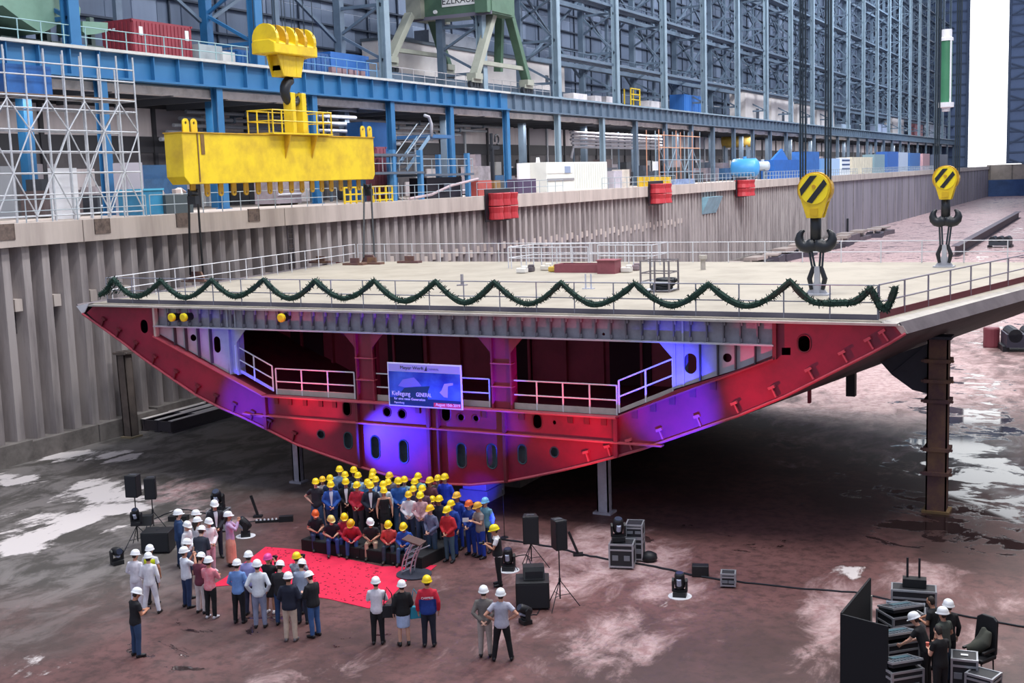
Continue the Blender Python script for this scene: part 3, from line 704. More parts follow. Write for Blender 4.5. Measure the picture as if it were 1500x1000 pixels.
def hoarding():
    a, c = S(573, 528), S(683, 592); zt, zb = S(573, 528)[1], S(573, 592)[1]; zt2, zb2 = S(683, 534)[1], S(683, 598)[1]
    x0, x1 = a[0], c[0]; z1 = (zt+zt2)/2; z0 = (zb+zb2)/2; w = x1-x0; h = z1-z0
    t = thing('hoarding', 'large printed hoarding with a ship picture hung on the walkway railing', 'sign', (x0, YS-.28, z0))
    MB().bb(0, w, .0, .05, 0, h).build('board', mat('#e9e9f2', .5), t)
    m = bpy.data.materials.new('print_sea'); m.use_nodes = True; nt = m.node_tree; b = nt.nodes['Principled BSDF']
    tc = nt.nodes.new('ShaderNodeTexCoord'); n = nt.nodes.new('ShaderNodeTexNoise'); n.inputs['Scale'].default_value = 1.1; n.inputs['Detail'].default_value = 4
    r = nt.nodes.new('ShaderNodeValToRGB'); r.color_ramp.elements[0].position = .35; r.color_ramp.elements[1].position = .7
    r.color_ramp.elements[0].color = lin('#14299a')+(1,); r.color_ramp.elements[1].color = lin('#4f7cd4')+(1,)
    nt.links.new(tc.outputs['Object'], n.inputs['Vector']); nt.links.new(n.outputs['Fac'], r.inputs['Fac']); nt.links.new(r.outputs['Color'], b.inputs['Base Color']); b.inputs['Roughness'].default_value = .5
    MB().bb(.05, w-.05, -.008, 0, .05, h*.80).build('picture', m, t)
    MB().bb(.05, w-.05, -.009, 0, .05, h*.20).build('picture_sea', mat('#0f3560', .5, dirt=.5, dirtc='#0c2a50', scale=3), t)
    MB().bb(.05, w-.05, -.008, 0, h*.81, h-.05).build('header', mat('#a9a6dc', .5), t)
    f = lambda u, v: (.05+u*(w-.1), -.012, v*h)
    MB().prism([f(.22, .43), f(.58, .50), f(.55, .38), f(.54, .12), f(.18, .10), f(.1, .2)], (0, .004, 0)).build('picture_hull', mat('#113c5c', .5), t)
    MB().prism([f(.13, .47), f(.20, .62), f(.36, .68), f(.42, .58), f(.46, .49), f(.22, .44)], (0, .004, 0)).build('picture_upper_decks', mat('#7f7cd0', .5), t)
    MB().prism([f(.78, .57), f(.90, .60), f(.90, .55), f(.83, .52), f(.82, .26), f(.77, .27), f(.71, .37), f(.74, .42)], (0, .004, 0)).build('picture_sail', mat('#b0a6d8', .5), t)
    MB().bb(.62*w, w-.06, -.014, 0, .05, .13*h).build('red_strip', mat('#e24a5a', .5), t)
    W = mat('#f2f2ff', .5); D = mat('#2a2a55', .5); R = (PI/2, 0, 0)
    text_obj('lettering', 'Meyer Werft', .17, D, t, (w*.34, -.012, h*.86), R, xs=1.1)
    MB().prism([(w*.51, -.013, h*.84), (w*.54, -.013, h*.95), (w*.55, -.013, h*.84)], (0, .003, 0)).build('ship_mark', D, t)
    text_obj('lettering', 'CARNIVAL', .1, mat('#6a64b4', .5), t, (w*.63, -.012, h*.86), R)
    text_obj('lettering', 'Kiellegung', .24, W, t, (w*.05, -.02, h*.25), R, 'LEFT', .8)
    text_obj('lettering', 'GENERAL', .21, W, t, (w*.385, -.02, h*.25), R, 'LEFT', .72)
    text_obj('lettering', 'fur eine neue Generation', .13, W, t, (w*.08, -.02, h*.155), R, 'LEFT')
    text_obj('lettering', 'Papenburg', .1, W, t, (w*.08, -.02, h*.07), R, 'LEFT')
    text_obj('lettering', 'August 15th 2019', .14, W, t, (w*.81, -.02, h*.065), R, xs=1.0)
hoarding()
# ------------------------------------------------------------------ cranes and lifting gear
YEL = mat('#e4c41c', .42, dirt=.7, dirtc='#b89224', scale=.8)
YEL_D = mat('#c79a1c', .5, dirt=.5, dirtc='#8a6420', scale=2)
ROPE = mat('#23303a', .5)
DARK = mat('#1b1f26', .45)
def lifting_beam():
    X = -40.0; t0 = .55
    tl, tr = P(266, 193, 0, X+t0), P(547, 203, 0, X+t0); bl = P(290, 273, 0, X+t0)
    y0, y1, zt, zb = tl.y, tr.y, 14.65, 12.25
    t = thing('lifting_beam', 'long yellow box lifting beam hanging above the left deck edge', 'lifting beam', (X, (y0+y1)/2, zb)); O = Vector(t.location)
    b = MB().prism([(X-t0, y0, zt), (X-t0, y0, zb+.35), (X-t0, y0+.35, zb), (X-t0, y1-.2, zb), (X-t0, y1, zb+.3), (X-t0, y1, zt)], (2*t0, 0, 0))
    b.build('box_girder', YEL, t, O, bevel=.03)
    yc = (y0+y1)/2+.6
    MB().bb(X+t0, X+t0+.03, y0+1.0, y0+1.08, zb+.1, zt, 0).bb(X+t0, X+t0+.03, y0+1.25, y0+1.5, zb+1.4, zt-.05, 0).build('rust_streak', mat('#7a5a2c', .6, dirt=.6, scale=4), t, O)
    MB().bb(X-t0-.06, X+t0+.06, y0-.02, y1+.02, zt, zt+.05).build('top_plate', YEL_D, t, O)
    def lug(name, y, z0, z1, w, x=X, hole=True, m=YEL_D):
        s = 1 if z1 > z0 else -1; cz = z1-s*w/2
        out = [(-w/2, z0), (w/2, z0)]+[(w/2*math.cos(a), cz+s*w/2*math.sin(a)) for a in [PI*i/8 for i in range(9)]]
        me = plate(out, [oval(0, cz, w*.2, w*.2, 10)], .08, lambda u, v, tt: Vector((x-.04+tt, y+u, v))-O)
        return link_mesh(name, me, m, t)
    for k in range(16):
        px = [283, 304, 324, 343, 361, 379, 396, 411.5, 427.6, 443, 458, 472, 486, 500, 513, 526][k]
        y = P(px, 285, 0, X).y; lug('lower_lug', y, zb, zb-.62, .34)
    for px in (272, 284, 531, 541):
        y = P(px, 190, 0, X).y; lug('upper_lug', y, zt, zt+.72, .42, m=YEL)
    # platform, handrail and hook yoke
    ya, yb_ = P(380, 190, 0, X).y, P(468, 193, 0, X).y; ym = P(424, 150, 0, X).y
    MB().bb(X-.8, X+.9, ya, yb_, zt+.05, zt+.13).build('platform', YEL, t, O)
    for y in (ya+1.3, yb_-1.6): MB().prism([(X+t0, y, zt), (X+t0+.45, y, zt), (X+t0, y, zt-1.2)], (0, .06, 0)).build('bracket', YEL_D, t, O)
    zr = zt+.13
    for y in (ya+.05, ya+.8, ym-.9, ym+1.2, yb_-.8, yb_-.05):
        for x in (X-.75, X+.85): MB().tube([(x, y, zr), (x, y, zr+1.15)], .045, 6).build('handrail_post', YEL, t, O)
    for x in (X-.75, X+.85):
        for z in (.6, 1.15): MB().tube([(x, ya, zr+z), (x, yb_, zr+z)], .035, 6).build('handrail', YEL, t, O)
    for y in (ya, yb_):
        for z in (.6, 1.15): MB().tube([(X-.75, y, zr+z), (X+.85, y, zr+z)], .035, 6).build('handrail', YEL, t, O)
    for y in (ym-.2, ym+.75): MB().bb(X-.28, X+.28, y, y+.38, zt, zt+2.3).build('yoke_cheek', YEL, t, O, bevel=.04)
    MB().lathe((X, ym-.35, zt+1.9), [(.16, 0), (.16, 1.7)], 12, ax='y').build('pin', DARK, t, O)
    # crane hook and sheave block above it
    h = thing('hook_block', 'yellow five sheave hook block holding the yellow lifting beam', 'hook block', (X, ym+.3, zt+2.0)); O2 = Vector(h.location)
    zb2 = P(416, 113, 0, X).z; zt2 = P(416, 55, 0, X).z; za = P(416, 82, 0, X).z; yA, yB = P(386, 85, 0, X).y, P(449, 85, 0, X).y; yc = (yA+yB)/2
    pts = [(X+.0, ym+.28, zb2+.2), (X, ym+.28, zt+3.1)]
    MB().tube(pts, [.3, .26], 12).build('shank', DARK, h, O2, True)
    hk = [Vector((X, ym+.28+.62*math.sin(a), zt+2.35+.62*math.cos(a))) for a in [math.radians(q) for q in range(-10, -290, -20)]]
    MB().tube(hk, [.26, .27, .28, .28, .27, .26, .25, .24, .22, .20, .18, .15, .12, .07], 10).build('hook', DARK, h, O2, True)
    w = (yB-yA)/2
    # the block: a wedge body widening up to a slanted sheave hood
    MB().prism([(X+.3, yc-.75, zb2), (X+.3, yc+.75, zb2), (X+.3, yc+1.15, za), (X+.3, yc-1.15, za)], (.1, 0, 0)).prism([(X-.4, yc-.75, zb2), (X-.4, yc+.75, zb2), (X-.4, yc+1.15, za), (X-.4, yc-1.15, za)], (.1, 0, 0)).bb(X-.4, X+.4, yc-.75, yc+.7, zb2+.3, zb2+.6).build('yoke_plates', YEL, h, O2, bevel=.02)
    for y in (yc-.75, yc+.35): MB().bb(X-.42, X+.42, y, y+.42, zb2, za).build('yoke_leg', YEL, h, O2, bevel=.03)
    MB().prism([(X-.75, yA, za), (X+.75, yA, za), (X+.75, yA, za+.55), (X+.4, yA, zt2-.25), (X-.6, yA, zt2-.25), (X-.75, yA, za+.55)], (0, yB-yA, 0)).build('sheave_hood', YEL, h, O2, bevel=.05)
    for k in range(5):
        y = yA+.15+(yB-yA-.5)*k/4; MB().lathe((X, y, za+.75), [(.8, 0), (.8, .22)], 20, ax='y').build('sheave', YEL_D if k % 2 else YEL, h, O2)
    for k in range(3):
        f = -.45+.42*k
        MB().prism([(X+f, yB+.0, za), (X+f+.16, yB, za), (X+f+.16+.1, yB, zt2-.3), (X+f+.1, yB, zt2-.3)], (0, .03, 0)).build('black_stripe', DARK, h, O2)
    for k in range(5):
        y = yA+.25+(yB-yA-.5)*k/4
        for x in (X-.7, X+.7): MB().tube([(x, y, za+.9), (x, y, 62)], .022, 5).build('rope', ROPE, h, O2)
    # wire slings from the beam ends down to the deck
    for nm, px, pb in (('pair of dark wire slings hanging from the near end of the yellow lifting beam', 283, (289, 412)), ('pair of dark wire slings hanging from the far end of the yellow lifting beam', 539, (541, 386))):
        y = P(px, 285, 0, X).y; f = fl(pb[0], pb[1], ZD)
        s = thing('wire_sling', nm, 'sling', (X, y, ZD)); O3 = Vector(s.location)
        for d in (-.14, .14): MB().tube([(X+d, y+d, zb-.25), (f.x+d*1.6, f.y+d*1.6, ZD+.35)], .055, 7).build('wire', DARK, s, O3)
        MB().lathe((X, y-.2, zb-.42), [(.13, 0), (.13, .4)], 10, ax='y').bb(X-.25, X+.25, y-.16, y+.16, zb-.95, zb-.55).build('shackle', DARK, s, O3)
        MB().prism([(f.x-.55, f.y-.06, ZD+.01), (f.x+.55, f.y-.06, ZD+.01), (f.x+.3, f.y-.06, ZD+.5), (f.x-.3, f.y-.06, ZD+.5)], (0, .12, 0)).build('deck_lug', RUST, s, O3)
        MB().bb(f.x-.8, f.x+.8, f.y-.3, f.y+.3, ZD, ZD+.05).build('base_plate', RUST, s, O3)
lifting_beam()

def hook_rig(label, pbase, pts, lab2):
    """striped block with a ramshorn hook, rope falls and two slings to a deck lug"""
    B = fl(pbase[0], pbase[1], ZD); y = B.y
    g = lambda px, py: P(px, py, 1, y)
    cx, ptop, pmid, pbot, hw, pw = pts['cx'], pts['top'], pts['mid'], pts['bot'], pts['hw'], pts['bw']
    hz = pts['hook']; X = g(cx, pmid).x
    t = thing('crane_hook', label, 'crane hook', (X, y, g(cx, hz).z)); O = Vector(t.location)
    zc, zt, zb, zh = g(cx, pmid).z, g(cx, ptop).z, g(cx, pbot).z, g(cx, hz).z
    W = abs(g(cx+hw, pmid).x-X); WB = abs(g(cx+pw, pbot).x-X); R = zt-zc
    prof = [(-WB, zb), (WB, zb), (W, zc-.1)]+[(W*math.cos(a), zc+R*math.sin(a)) for a in [PI*i/10 for i in range(11)]]+[(-W, zc-.1)]
    MB().prism([(X+u, y-.30, v) for u, v in prof], (0, .14, 0)).build('cheek_plate', YEL, t, O, bevel=.02)
    MB().prism([(X+u, y+.16, v) for u, v in prof], (0, .14, 0)).build('cheek_plate', YEL, t, O, bevel=.02)
    MB().lathe((X, y-.2, zc), [(R*1.06, 0), (R*1.06, .4)], 24, ax='y').build('sheave', YEL_D, t, O)
    MB().prism([(X+W*.9*math.cos(2*PI*i/24), y-.325, zc+R*.9*math.sin(2*PI*i/24)) for i in range(24)], (0, .03, 0)).build('face_disc', mat('#f2d81c', .4), t, O)
    def chord(o1, o2):          # a stripe across the disc along 52 degrees, between two offsets
        ca, sa = math.cos(math.radians(52)), math.sin(math.radians(52)); q = []
        for o, sg in ((o1, 1), (o2, -1)):
            l = math.sqrt(max(0, .9*.9-o*o))
            for f in (-1, -.5, 0, .5, 1) if sg > 0 else (1, .5, 0, -.5, -1): q.append((X+W*(f*l*ca-o*sa), y-.35, zc+W*(f*l*sa+o*ca)))
        return q
    for o1, o2 in ((.72, .38), (-.12, -.46)): MB().prism(chord(o1, o2), (0, .03, 0)).build('black_stripe', DARK, t, O)
    MB().lathe((X, y-.37, zc+.1), [(.07, 0), (.07, .1)], 12, ax='y').build('axle_cap', YEL_D, t, O)
    MB().bb(X-.14, X+.14, y-.33, y-.3, zb+.1, zb+.35).build('name_plate', mat('#c9a414', .5), t, O)
    MB().tube([(X, y, zb+.1), (X, y, zh-.05)], .2, 14).build('shank', DARK, t, O, True)
    # double (ramshorn) hook
    hwid = abs(g(cx+pts['hkw'], hz).x-X)
    for s in (-1, 1):
        c = Vector((X+s*hwid*.52, y, zh+.05)); r = hwid*.46
        path = [Vector((X, y, zh-.2))]+[c+Vector((s*r*math.cos(a), 0, r*math.sin(a)*1.1-.05)) for a in [math.radians(q) for q in (-125, -95, -65, -35, -5, 25, 50, 72)]]
        MB().tube(path, [.26, .25, .24, .22, .2, .17, .13, .09, .04], 10).build('horn', DARK, t, O, True)
    # rope falls
    for px in pts['ropes']:
        a = g(px, pmid-5); MB().tube([(a.x, y, a.z), (a.x, y, 62)], .035, 6).build('rope', ROPE, t, O)
    # slings and deck eye
    s = thing('wire_sling', lab2, 'sling', (B.x, B.y, ZD)); O2 = Vector(s.location)
    zj = g(cx, pts['join']).z
    for d in (-1, 1):
        MB().tube([(X+d*hwid*.4, y-.02, zh-.22), (X+d*hwid*.4, y+.12, zh-.05)], .05, 6).build('eye', ROPE, s, O2)
        for e in (-.05, .05): MB().tube([(X+d*hwid*.4+e, y, zh-.2), (B.x+d*.13+e, y, zj)], .04, 6).build('wire', ROPE, s, O2)
        MB().tube([(B.x+d*.13, y, zj+.05), (B.x+d*.28, y, (zj+ZD)/2+.1), (B.x+d*.2, y, ZD+.2)], [.08, .1, .08], 8).build('shackle', DARK, s, O2)
    MB().bb(B.x-.1, B.x+.1, y-.06, y+.06, ZD, zj+.05).bb(B.x-.45, B.x+.45, y-.3, y+.3, ZD, ZD+.06).prism([(B.x-.4, y-.03, ZD+.05), (B.x+.4, y-.03, ZD+.05), (B.x+.1, y-.03, ZD+.5), (B.x-.1, y-.03, ZD+.5)], (0, .06, 0)).build('deck_lug', GREY_L, s, O2)
hook_rig('larger yellow and black striped crane block with a double hook over the near deck corner', (1197, 432), dict(cx=1195, top=253, mid=277, bot=319, hw=23, bw=11, hook=349, hkw=25, join=392, ropes=(1172.5, 1176, 1180, 1209, 1213, 1216.5)), 'dark wire sling pair under the larger striped crane block')
hook_rig('smaller yellow and black striped crane block in front of the far dock wall', (1383, 391), dict(cx=1386, top=243, mid=261, bot=292, hw=17, bw=8, hook=316, hkw=18.5, join=360, ropes=(1369, 1372, 1375, 1399, 1402, 1405)), 'dark wire sling pair under the smaller striped crane block')
def hanging_cylinder():
    y = 110.0; g = lambda px, py: P(px, py, 1, y)
    a, c = g(1387, 60), g(1387, 150); r = abs(g(1396, 100).x-g(1379, 100).x)/2
    t = thing('hanging_cylinder', 'green vertical cylinder with white end caps hung high by the door slot', 'cylinder', (a.x, y, c.z)); O = Vector(t.location)
    MB().lathe((a.x, y, 0), [(r, c.z), (r, a.z)], 24).build('barrel', mat('#3f7d5c', .4, dirt=.3, scale=.5), t, O, False)
    MB().lathe((a.x, y, 0), [(r*1.15, a.z), (r*1.15, a.z+.25), (r*.9, a.z+.3), (r*.9, a.z+.95)], 20).build('top_cap', WHITE, t, O)
    MB().lathe((a.x, y, 0), [(r*.7, c.z-.75), (r*.7, c.z-.45), (r*1.4, c.z-.4), (r*1.4, c.z)], 20).build('bottom_cap', WHITE, t, O)
    MB().tube([(a.x+r*.8, y-r*.7, c.z), (a.x+r*.8, y-r*.7, a.z)], .08, 6).build('pipe', WHITE, t, O)
    for s in (-1, 1): MB().tube([(a.x+s*r*.6, y, a.z+.9), (a.x+s*r*.6, y, 62)], .05, 5).build('rope', ROPE, t, O)
hanging_cylinder()

def portal_crane():
    G = mat('#4f6b58', .5, dirt=.5, dirtc='#39503f', scale=.8); GL = mat('#9a9c90', .55, dirt=.4, dirtc='#7a7c72', scale=1)
    X1, X2 = -56.0, -50.0
    t = thing('portal_crane', 'green portal crane on splayed legs standing on the blue runway beam', 'crane', (-50, 97, ZT)); O = Vector(t.location)
    def frame(X, pl, pr, ptl, ptr, zf):
        a, c = P(pl[0], pl[1], 0, X), P(pr[0], pr[1], 0, X); ta, tc = P(ptl[0], ptl[1], 0, X), P(ptr[0], ptr[1], 0, X)
        a.z = c.z = zf+1.15
        o = MB().bar(a, ta, .75, .62).build('leg', GL, t, O, bevel=.03)
        o = MB().bar(c, tc, .75, .62).build('leg', G, t, O, bevel=.03)
        m1 = a.lerp(ta, .2); m2 = c.lerp(tc, .2)
        MB().bar(m1, m2, .35, .35).build('tie_beam', GL, t, O)
        for q in (a, c):
            b = MB().box((q.x, q.y, zf+1.05), (.9, 1.3, .5)).bar((q.x, q.y-.9, zf+.7), (q.x, q.y+.9, zf+.7), .5, .35).build('bogie', GL, t, O)
            for dy in (-.75, -.25, .3, .8): MB().lathe((q.x-.15, q.y+dy, zf+.34), [(.34, 0), (.34, .3)], 14, ax='x').build('wheel', DARK, b, O)
        return ta, tc
    MB().bb(X1-.4, X1+.4, 60, 130, 19.7, 21.3).build('trim_20', STEEL_D).__setitem__('kind', 'structure')
    a1, c1 = frame(X1, (572, 100), (656, 118), (600, 22), (632, 24), 21.3)
    a2, c2 = frame(X2, (696, 127), (772, 137), (722, 16), (746, 22), ZT)
    # back legs of the right pair
    for (px, py), (qx, qy) in (((730, 105), (732, 24)),): MB().bar(P(px, py, 0, -51.5), P(qx, qy, 0, -51), .7, .5).build('leg', G, t, O)
    zb = min(a1.z, a2.z)-.1
    yc1, yc2 = (a1.y+c1.y)/2, (a2.y+c2.y)/2; ym = (yc1+yc2)/2
    MB().bb(X1-1, X2+1.1, ym-1.9, ym+1.9, zb, zb+4.2).build('portal_beam', G, t, O, bevel=.04)
    MB().bb(X1-1, X2+1.1, ym-2.05, ym-1.95, zb-.25, zb+.05).build('cable_tray', mat('#6d6a78', .5), t, O)
    MB().bb(X1-1.1, X1+.4, ym-2.6, ym+2.6, zb-.1, zb+4).build('end_frame', GL, t, O)
    MB().bb(X2-.2, X2+1.0, ym-2.6, ym+2.6, zb-.1, zb+4).build('end_frame', G, t, O)
    WHT = mat('#e2e2e2', .5); yf = ym-1.93
    MB().bb(X1+1.2, X1+2.0, yf-.03, yf, zb+1.75, zb+2.8).build('sign_plate', WHT, t, O)
    MB().bb(X1+2.2, X2-.35, yf-.03, yf, zb+.75, zb+1.75).build('sign_plate', WHT, t, O)
    text_obj('sign_lettering', 'EZLKAUZ', .8, BLACK, t, Vector(((X1+X2)/2+.92, yf-.04, zb+.95))-O, (PI/2, 0, 0), xs=1.0)
    for x in (X1+1.5, X2+.1): MB().lathe((x, yf-.15, zb+.4), [(.16, 0), (.2, .2)], 10, ax='y').build('lamp_head', WHT, t, O)
portal_crane()

# ------------------------------------------------------------------ things on the upper deck
def ubox(name, label, cat, px0, px1, ptop, X, depth, z0, m, parts=None, zt=None, ribs=0, group=None, mr=None):
    """a box whose front face lies on plane X, spanning photo x px0..px1, reaching up to photo y ptop"""
    y0, y1 = P(px0, ptop, 0, X).y, P(px1, ptop, 0, X).y
    z1 = zt if zt else P((px0+px1)/2, ptop, 0, X).z
    t = thing(name, label, cat, (X-depth/2, (y0+y1)/2, z0), 0, group); w, h = y1-y0, z1-z0
    MB().bb(-depth/2, depth/2, -w/2, w/2, 0, h).build('body', m, t)
    if ribs:
        b = MB()
        for i in range(ribs):
            y = -w/2+w*(i+.5)/ribs; b.bb(depth/2, depth/2+.04, y-w/ribs*.28, y+w/ribs*.28, .12, h-.12)
        for i in range(max(2, int(ribs*depth/w))):
            k = max(2, int(ribs*depth/w)); x = -depth/2+depth*(i+.5)/k; b.bb(x-depth/k*.28, x+depth/k*.28, -w/2-.04, -w/2, .12, h-.12)
        b.build('corrugation', mr or m, t)
        b = MB()
        for sy in (-1, 1):
            for z in (.06, h-.06): b.bb(depth/2-.05, depth/2+.06, sy*w/2-.06, sy*w/2+.06, z-.06, z+.06)
        b.build('corner_castings', mr or m, t)
    return t, w, h
CR = mat('#8a3440', .5, dirt=.4, dirtc='#5e222c', scale=1)
t, w, h = ubox('shipping_container', 'dark red corrugated shipping container on the upper deck', 'container', 193, 279, 33, -52.0, 2.4, ZT, CR, ribs=16)
for i in range(3): MB().bb(-.9+i*.3, -.72+i*.3, -w/2-.06, -w/2, h-.55, h-.45).build('white_marking', WHITE, t)
MB().bb(1.2, 1.25, -w/2+.5, -w/2+.8, h-.9, h-.4).bb(1.2, 1.25, w/2-.6, w/2-.3, h-.9, h-.3).build('white_marking', WHITE, t)
GH = mat('#6f9080', .55, dirt=.5, dirtc='#557264', scale=.6)
def hopper(label, pts, X, depth, z0):
    p3 = [P(a, b, 0, X) for a, b in pts]; yc = sum(q.y for q in p3)/len(p3)
    t = thing('bulk_hopper', label, 'hopper', (X, yc, z0)); O = Vector(t.location)
    MB().prism(p3, (-depth, 0, 0)).build('chute', GH, t, O)
    lo = min(p3, key=lambda q: q.z)
    for dy in (-1.6, 1.6): MB().bb(X-depth*.7, X-depth*.7+.3, lo.y+dy-.15, lo.y+dy+.15, z0, lo.z+1.2).build('leg', mat('#4c5a58', .6), t, O)
    MB().bb(X-depth*.9, X-depth*.3, lo.y-1.9, lo.y+1.9, z0, z0+.5).build('base', mat('#4c5a58', .6), t, O)
    return t
hopper('large sage green hopper with a V shaped chute above the scaffold', [(-30, -40), (-30, 10), (4, 8), (30, 28), (62, 49), (108, 22), (117, 24), (118, 12), (112, 4), (113, -40)], -51.4, 3.0, ZT)
hopper('small sage green hopper beside the dark red container', [(121, 31), (158, 33), (158, 46), (140, 50), (126, 51), (121, 46)], -51.6, 2.0, ZT)
railing('guard_railing', 'grey railing along the top of the blue runway beam', [(-50.2, 40, ZT), (-50.2, 62.5, ZT)], 1.1, 1.5, mat('#8fb0b4', .5), .03)
railing('guard_railing', 'bluish railing on the blue runway beam beside the yellow hook block', [(-50.2, 64.5, ZT), (-50.2, 77.5, ZT)], 1.1, 1.3, mat('#5f8fb8', .5), .03)
railing('guard_railing', 'thin railing on the runway beam below the white cabin wall', [(-50.6, 80, ZT), (-50.6, 109, ZT)], 1.1, 1.7, mat('#a9a6aa', .5), .025)
ubox('pallet_box', 'low pale grey crate on the upper deck next to the red container', 'crate', 291, 325, 66, -51.6, 1.6, ZT, mat('#9aa2a6', .7, dirt=.4))
ubox('material_bag', 'white sack on the upper deck between grey crate and blue column', 'bag', 326, 344, 76, -51.4, 1.0, ZT, mat('#c9c9c8', .8, dirt=.3))
ubox('stacked_drums', 'pallet of blue drums on the upper deck behind the hook block', 'drums', 346, 378, 74, -51.4, 1.6, ZT, mat('#2c64a0', .5, dirt=.4), ribs=6)
ubox('equipment_rack', 'blue rack with white crates on the upper deck right of the hook block', 'rack', 446, 482, 77, -51.5, 1.6, ZT, mat('#2b5590', .5, dirt=.6, dirtc='#16304e', scale=2), ribs=5)
ubox('shipping_container', 'plain blue container on the upper deck beside the grey hall column', 'container', 484, 540, 79, -52.0, 2.2, ZT, mat('#2f66ae', .5, dirt=.3), ribs=0)
for i, px in enumerate((486, 494, 502, 511, 520, 529)):
    ubox('pallet', 'brown pallet stood on edge in front of the plain blue container', 'pallet', px, px+6, 98+i*1.2, -50.9, .3, ZT, mat('#8c7076', .7, dirt=.4), group='pallets before the blue container')
# pale cabins
def cabin(label, px0, px1, ptop, X, depth, m, wins):
    t, w, h = ubox('site_cabin', label, 'cabin', px0, px1, ptop, X, depth, ZT, m)
    MB().bb(-depth/2-.1, depth/2+.15, -w/2-.1, w/2+.1, h, h+.25).build('roof', mat('#4c5660', .6), t)
    for wy, wz, ww, hh in wins: MB().bb(depth/2, depth/2+.04, -w/2+w*wy-ww/2, -w/2+w*wy+ww/2, h*wz, h*wz+hh).build('window', mat('#4a4f58', .3), t)
    return t, w, h
WALLW = mat('#d6cfcd', .7, dirt=.4, dirtc='#b9aeb0', scale=.6)
cabin('long white cabin wall behind the portal crane legs', 572, 826, 78, -58.6, 3, WALLW, ((.87, .55, .8, 1.0), (.86, .35, .8, .25)))
ubox('ventilation_unit', 'grey ventilation unit on the roof of the long white cabin', 'ventilation unit', 628, 700, 50, -58.8, 1.6, P(660, 68, 0, -58.8).z+.1, mat('#8a8f9a', .6, dirt=.4))
for i, (a, c) in enumerate(((1092, 1126), (1130, 1163), (1168, 1193), (1197, 1222))):
    cabin('pale cabin with a dark door, number %s from the portal crane in the row' % ('one', 'two', 'three', 'four')[i], a, c, 137+i*8.5, -52.5, 2.5, WALLW, ((.5, .0, 1.6, 2.0),))
cabin('small far white cabin standing alone above the grey runway beam', 1308, 1324, 172, -52.5, 2.5, WALLW, ())
ubox('blue_box', 'blue drum stack on the upper deck between two grey hall columns', 'drums', 1002, 1034, 140, -52, 2, ZT, mat('#2f68b0', .5), ribs=5)
t, w, h = ubox('access_frame', 'small yellow access frame on the upper deck far along the grey beam', 'frame', 924, 938, 135, -51.5, .9, ZT, mat('#c9b45a', .5), zt=ZT+.15)
for y in (-w/2+.1, w/2-.1):
    for x in (-.4, .4): MB().bb(x-.06, x+.06, y-.06, y+.06, 0, 2.2).build('post', YEL, t)
for z in (.9, 1.5, 2.15): MB().bb(.34, .46, -w/2, w/2, z, z+.1).build('rail', YEL, t)
for i, (px, w_) in enumerate(((840, 20), (872, 9), (888, 18),  (950, 16), (968, 10))):
    ubox('material_crate', 'white crate on the upper deck along the foot of the grey hall columns', 'crate', px, px+w_, 137+(px-840)*.1, -52, 1.2, ZT, mat('#d2ccd0', .7, dirt=.4), group='white crates along the grey beam')
for px, w_, m in ((1285, 14, '#9aa6c2'), (1340, 12, '#b87c80'), (1362, 10, '#c6ccd8'), (1232, 14, '#9fb0c4'), (1376, 10, '#b4becc')):
    ubox('material_crate', {1285: 'small grey blue crate far along the runway beam', 1340: 'small reddish crate far along the runway beam', 1362: 'tall pale crate far along the runway beam', 1232: 'pale crate beyond the row of four cabins', 1376: 'last pale crate before the end wall'}[px], 'crate', px, px+w_, 182, -52, 1.6, ZT, mat(m, .6))

# ------------------------------------------------------------------ things on the quay
def scaffold():
    X0, X1 = -45.3, -46.6
    M_ = mat('#b9bcc2', .4, dirt=.3, scale=3); t = thing('scaffold_tower', 'tall grey tube scaffold on the quay at the left end of the coping', 'scaffold', (X0, 42, ZQ)); O = Vector(t.location)
    ys = [34.6+1.15*i for i in range(12)]; zs = [ZQ+.25+1.0*i for i in range(9)]
    for i, y in enumerate(ys):
        for x in (X0, X1): MB().tube([(x, y, ZQ), (x, y, 18.75 if y < 45.5 or x == X0 else 18.3)], .048, 6).build('standard', M_, t, O)
    for z in zs[:6]+[16.55, 17.5, 18.1]:
        MB().tube([(X0, ys[0], z), (X0, ys[-1], z)], .04, 6).build('ledger', M_, t, O)
        if z < 17: MB().tube([(X1, ys[0], z), (X1, ys[-1], z)], .04, 6).build('ledger', M_, t, O)
    for k, y in enumerate(ys):
        for z in (zs[1], zs[3], zs[5], 16.55): MB().tube([(X0, y, z), (X1, y, z)], .035, 6).build('transom', M_, t, O)
    for i in range(len(ys)-1):
        for j, (z0, z1) in enumerate(((zs[0], zs[2]), (zs[2], zs[4]), (zs[4], 16.4))):
            a, c = (ys[i], ys[i+1]) if (i+j) % 2 else (ys[i+1], ys[i])
            MB().tube([(X0+.04, a, z0), (X0+.04, c, z1)], .034, 6).build('brace', M_, t, O)
            if (i+j) % 2 == 0: MB().tube([(X1, c, z0), (X1, a, z1)], .034, 6).build('brace', M_, t, O)
    for i in range(len(ys)-1):
        for k in range(4): MB().bb(X1+.02+k*.32, X1+.3+k*.32, ys[i]+.02, ys[i+1]-.02, 16.6, 16.66).build('board', mat('#7a6658', .8, dirt=.5, scale=2), t, O)
    return t
scaffold()
def qr(y0, y1, label, m, r=.025): railing('quay_railing', label, [(-44.5, y0, ZQ), (-44.5, y1, ZQ)], 1.05, 1.6, m, r)
RG = mat('#9aa5ad', .45)
qr(36, 46.6, 'quay railing in front of the tube scaffold', RG)
qr(46.9, 50.5, 'quay railing between the tube scaffold and the yellow lifting beam', RG)
qr(50.9, 63.4, 'quay railing seen beneath the yellow lifting beam', RG)
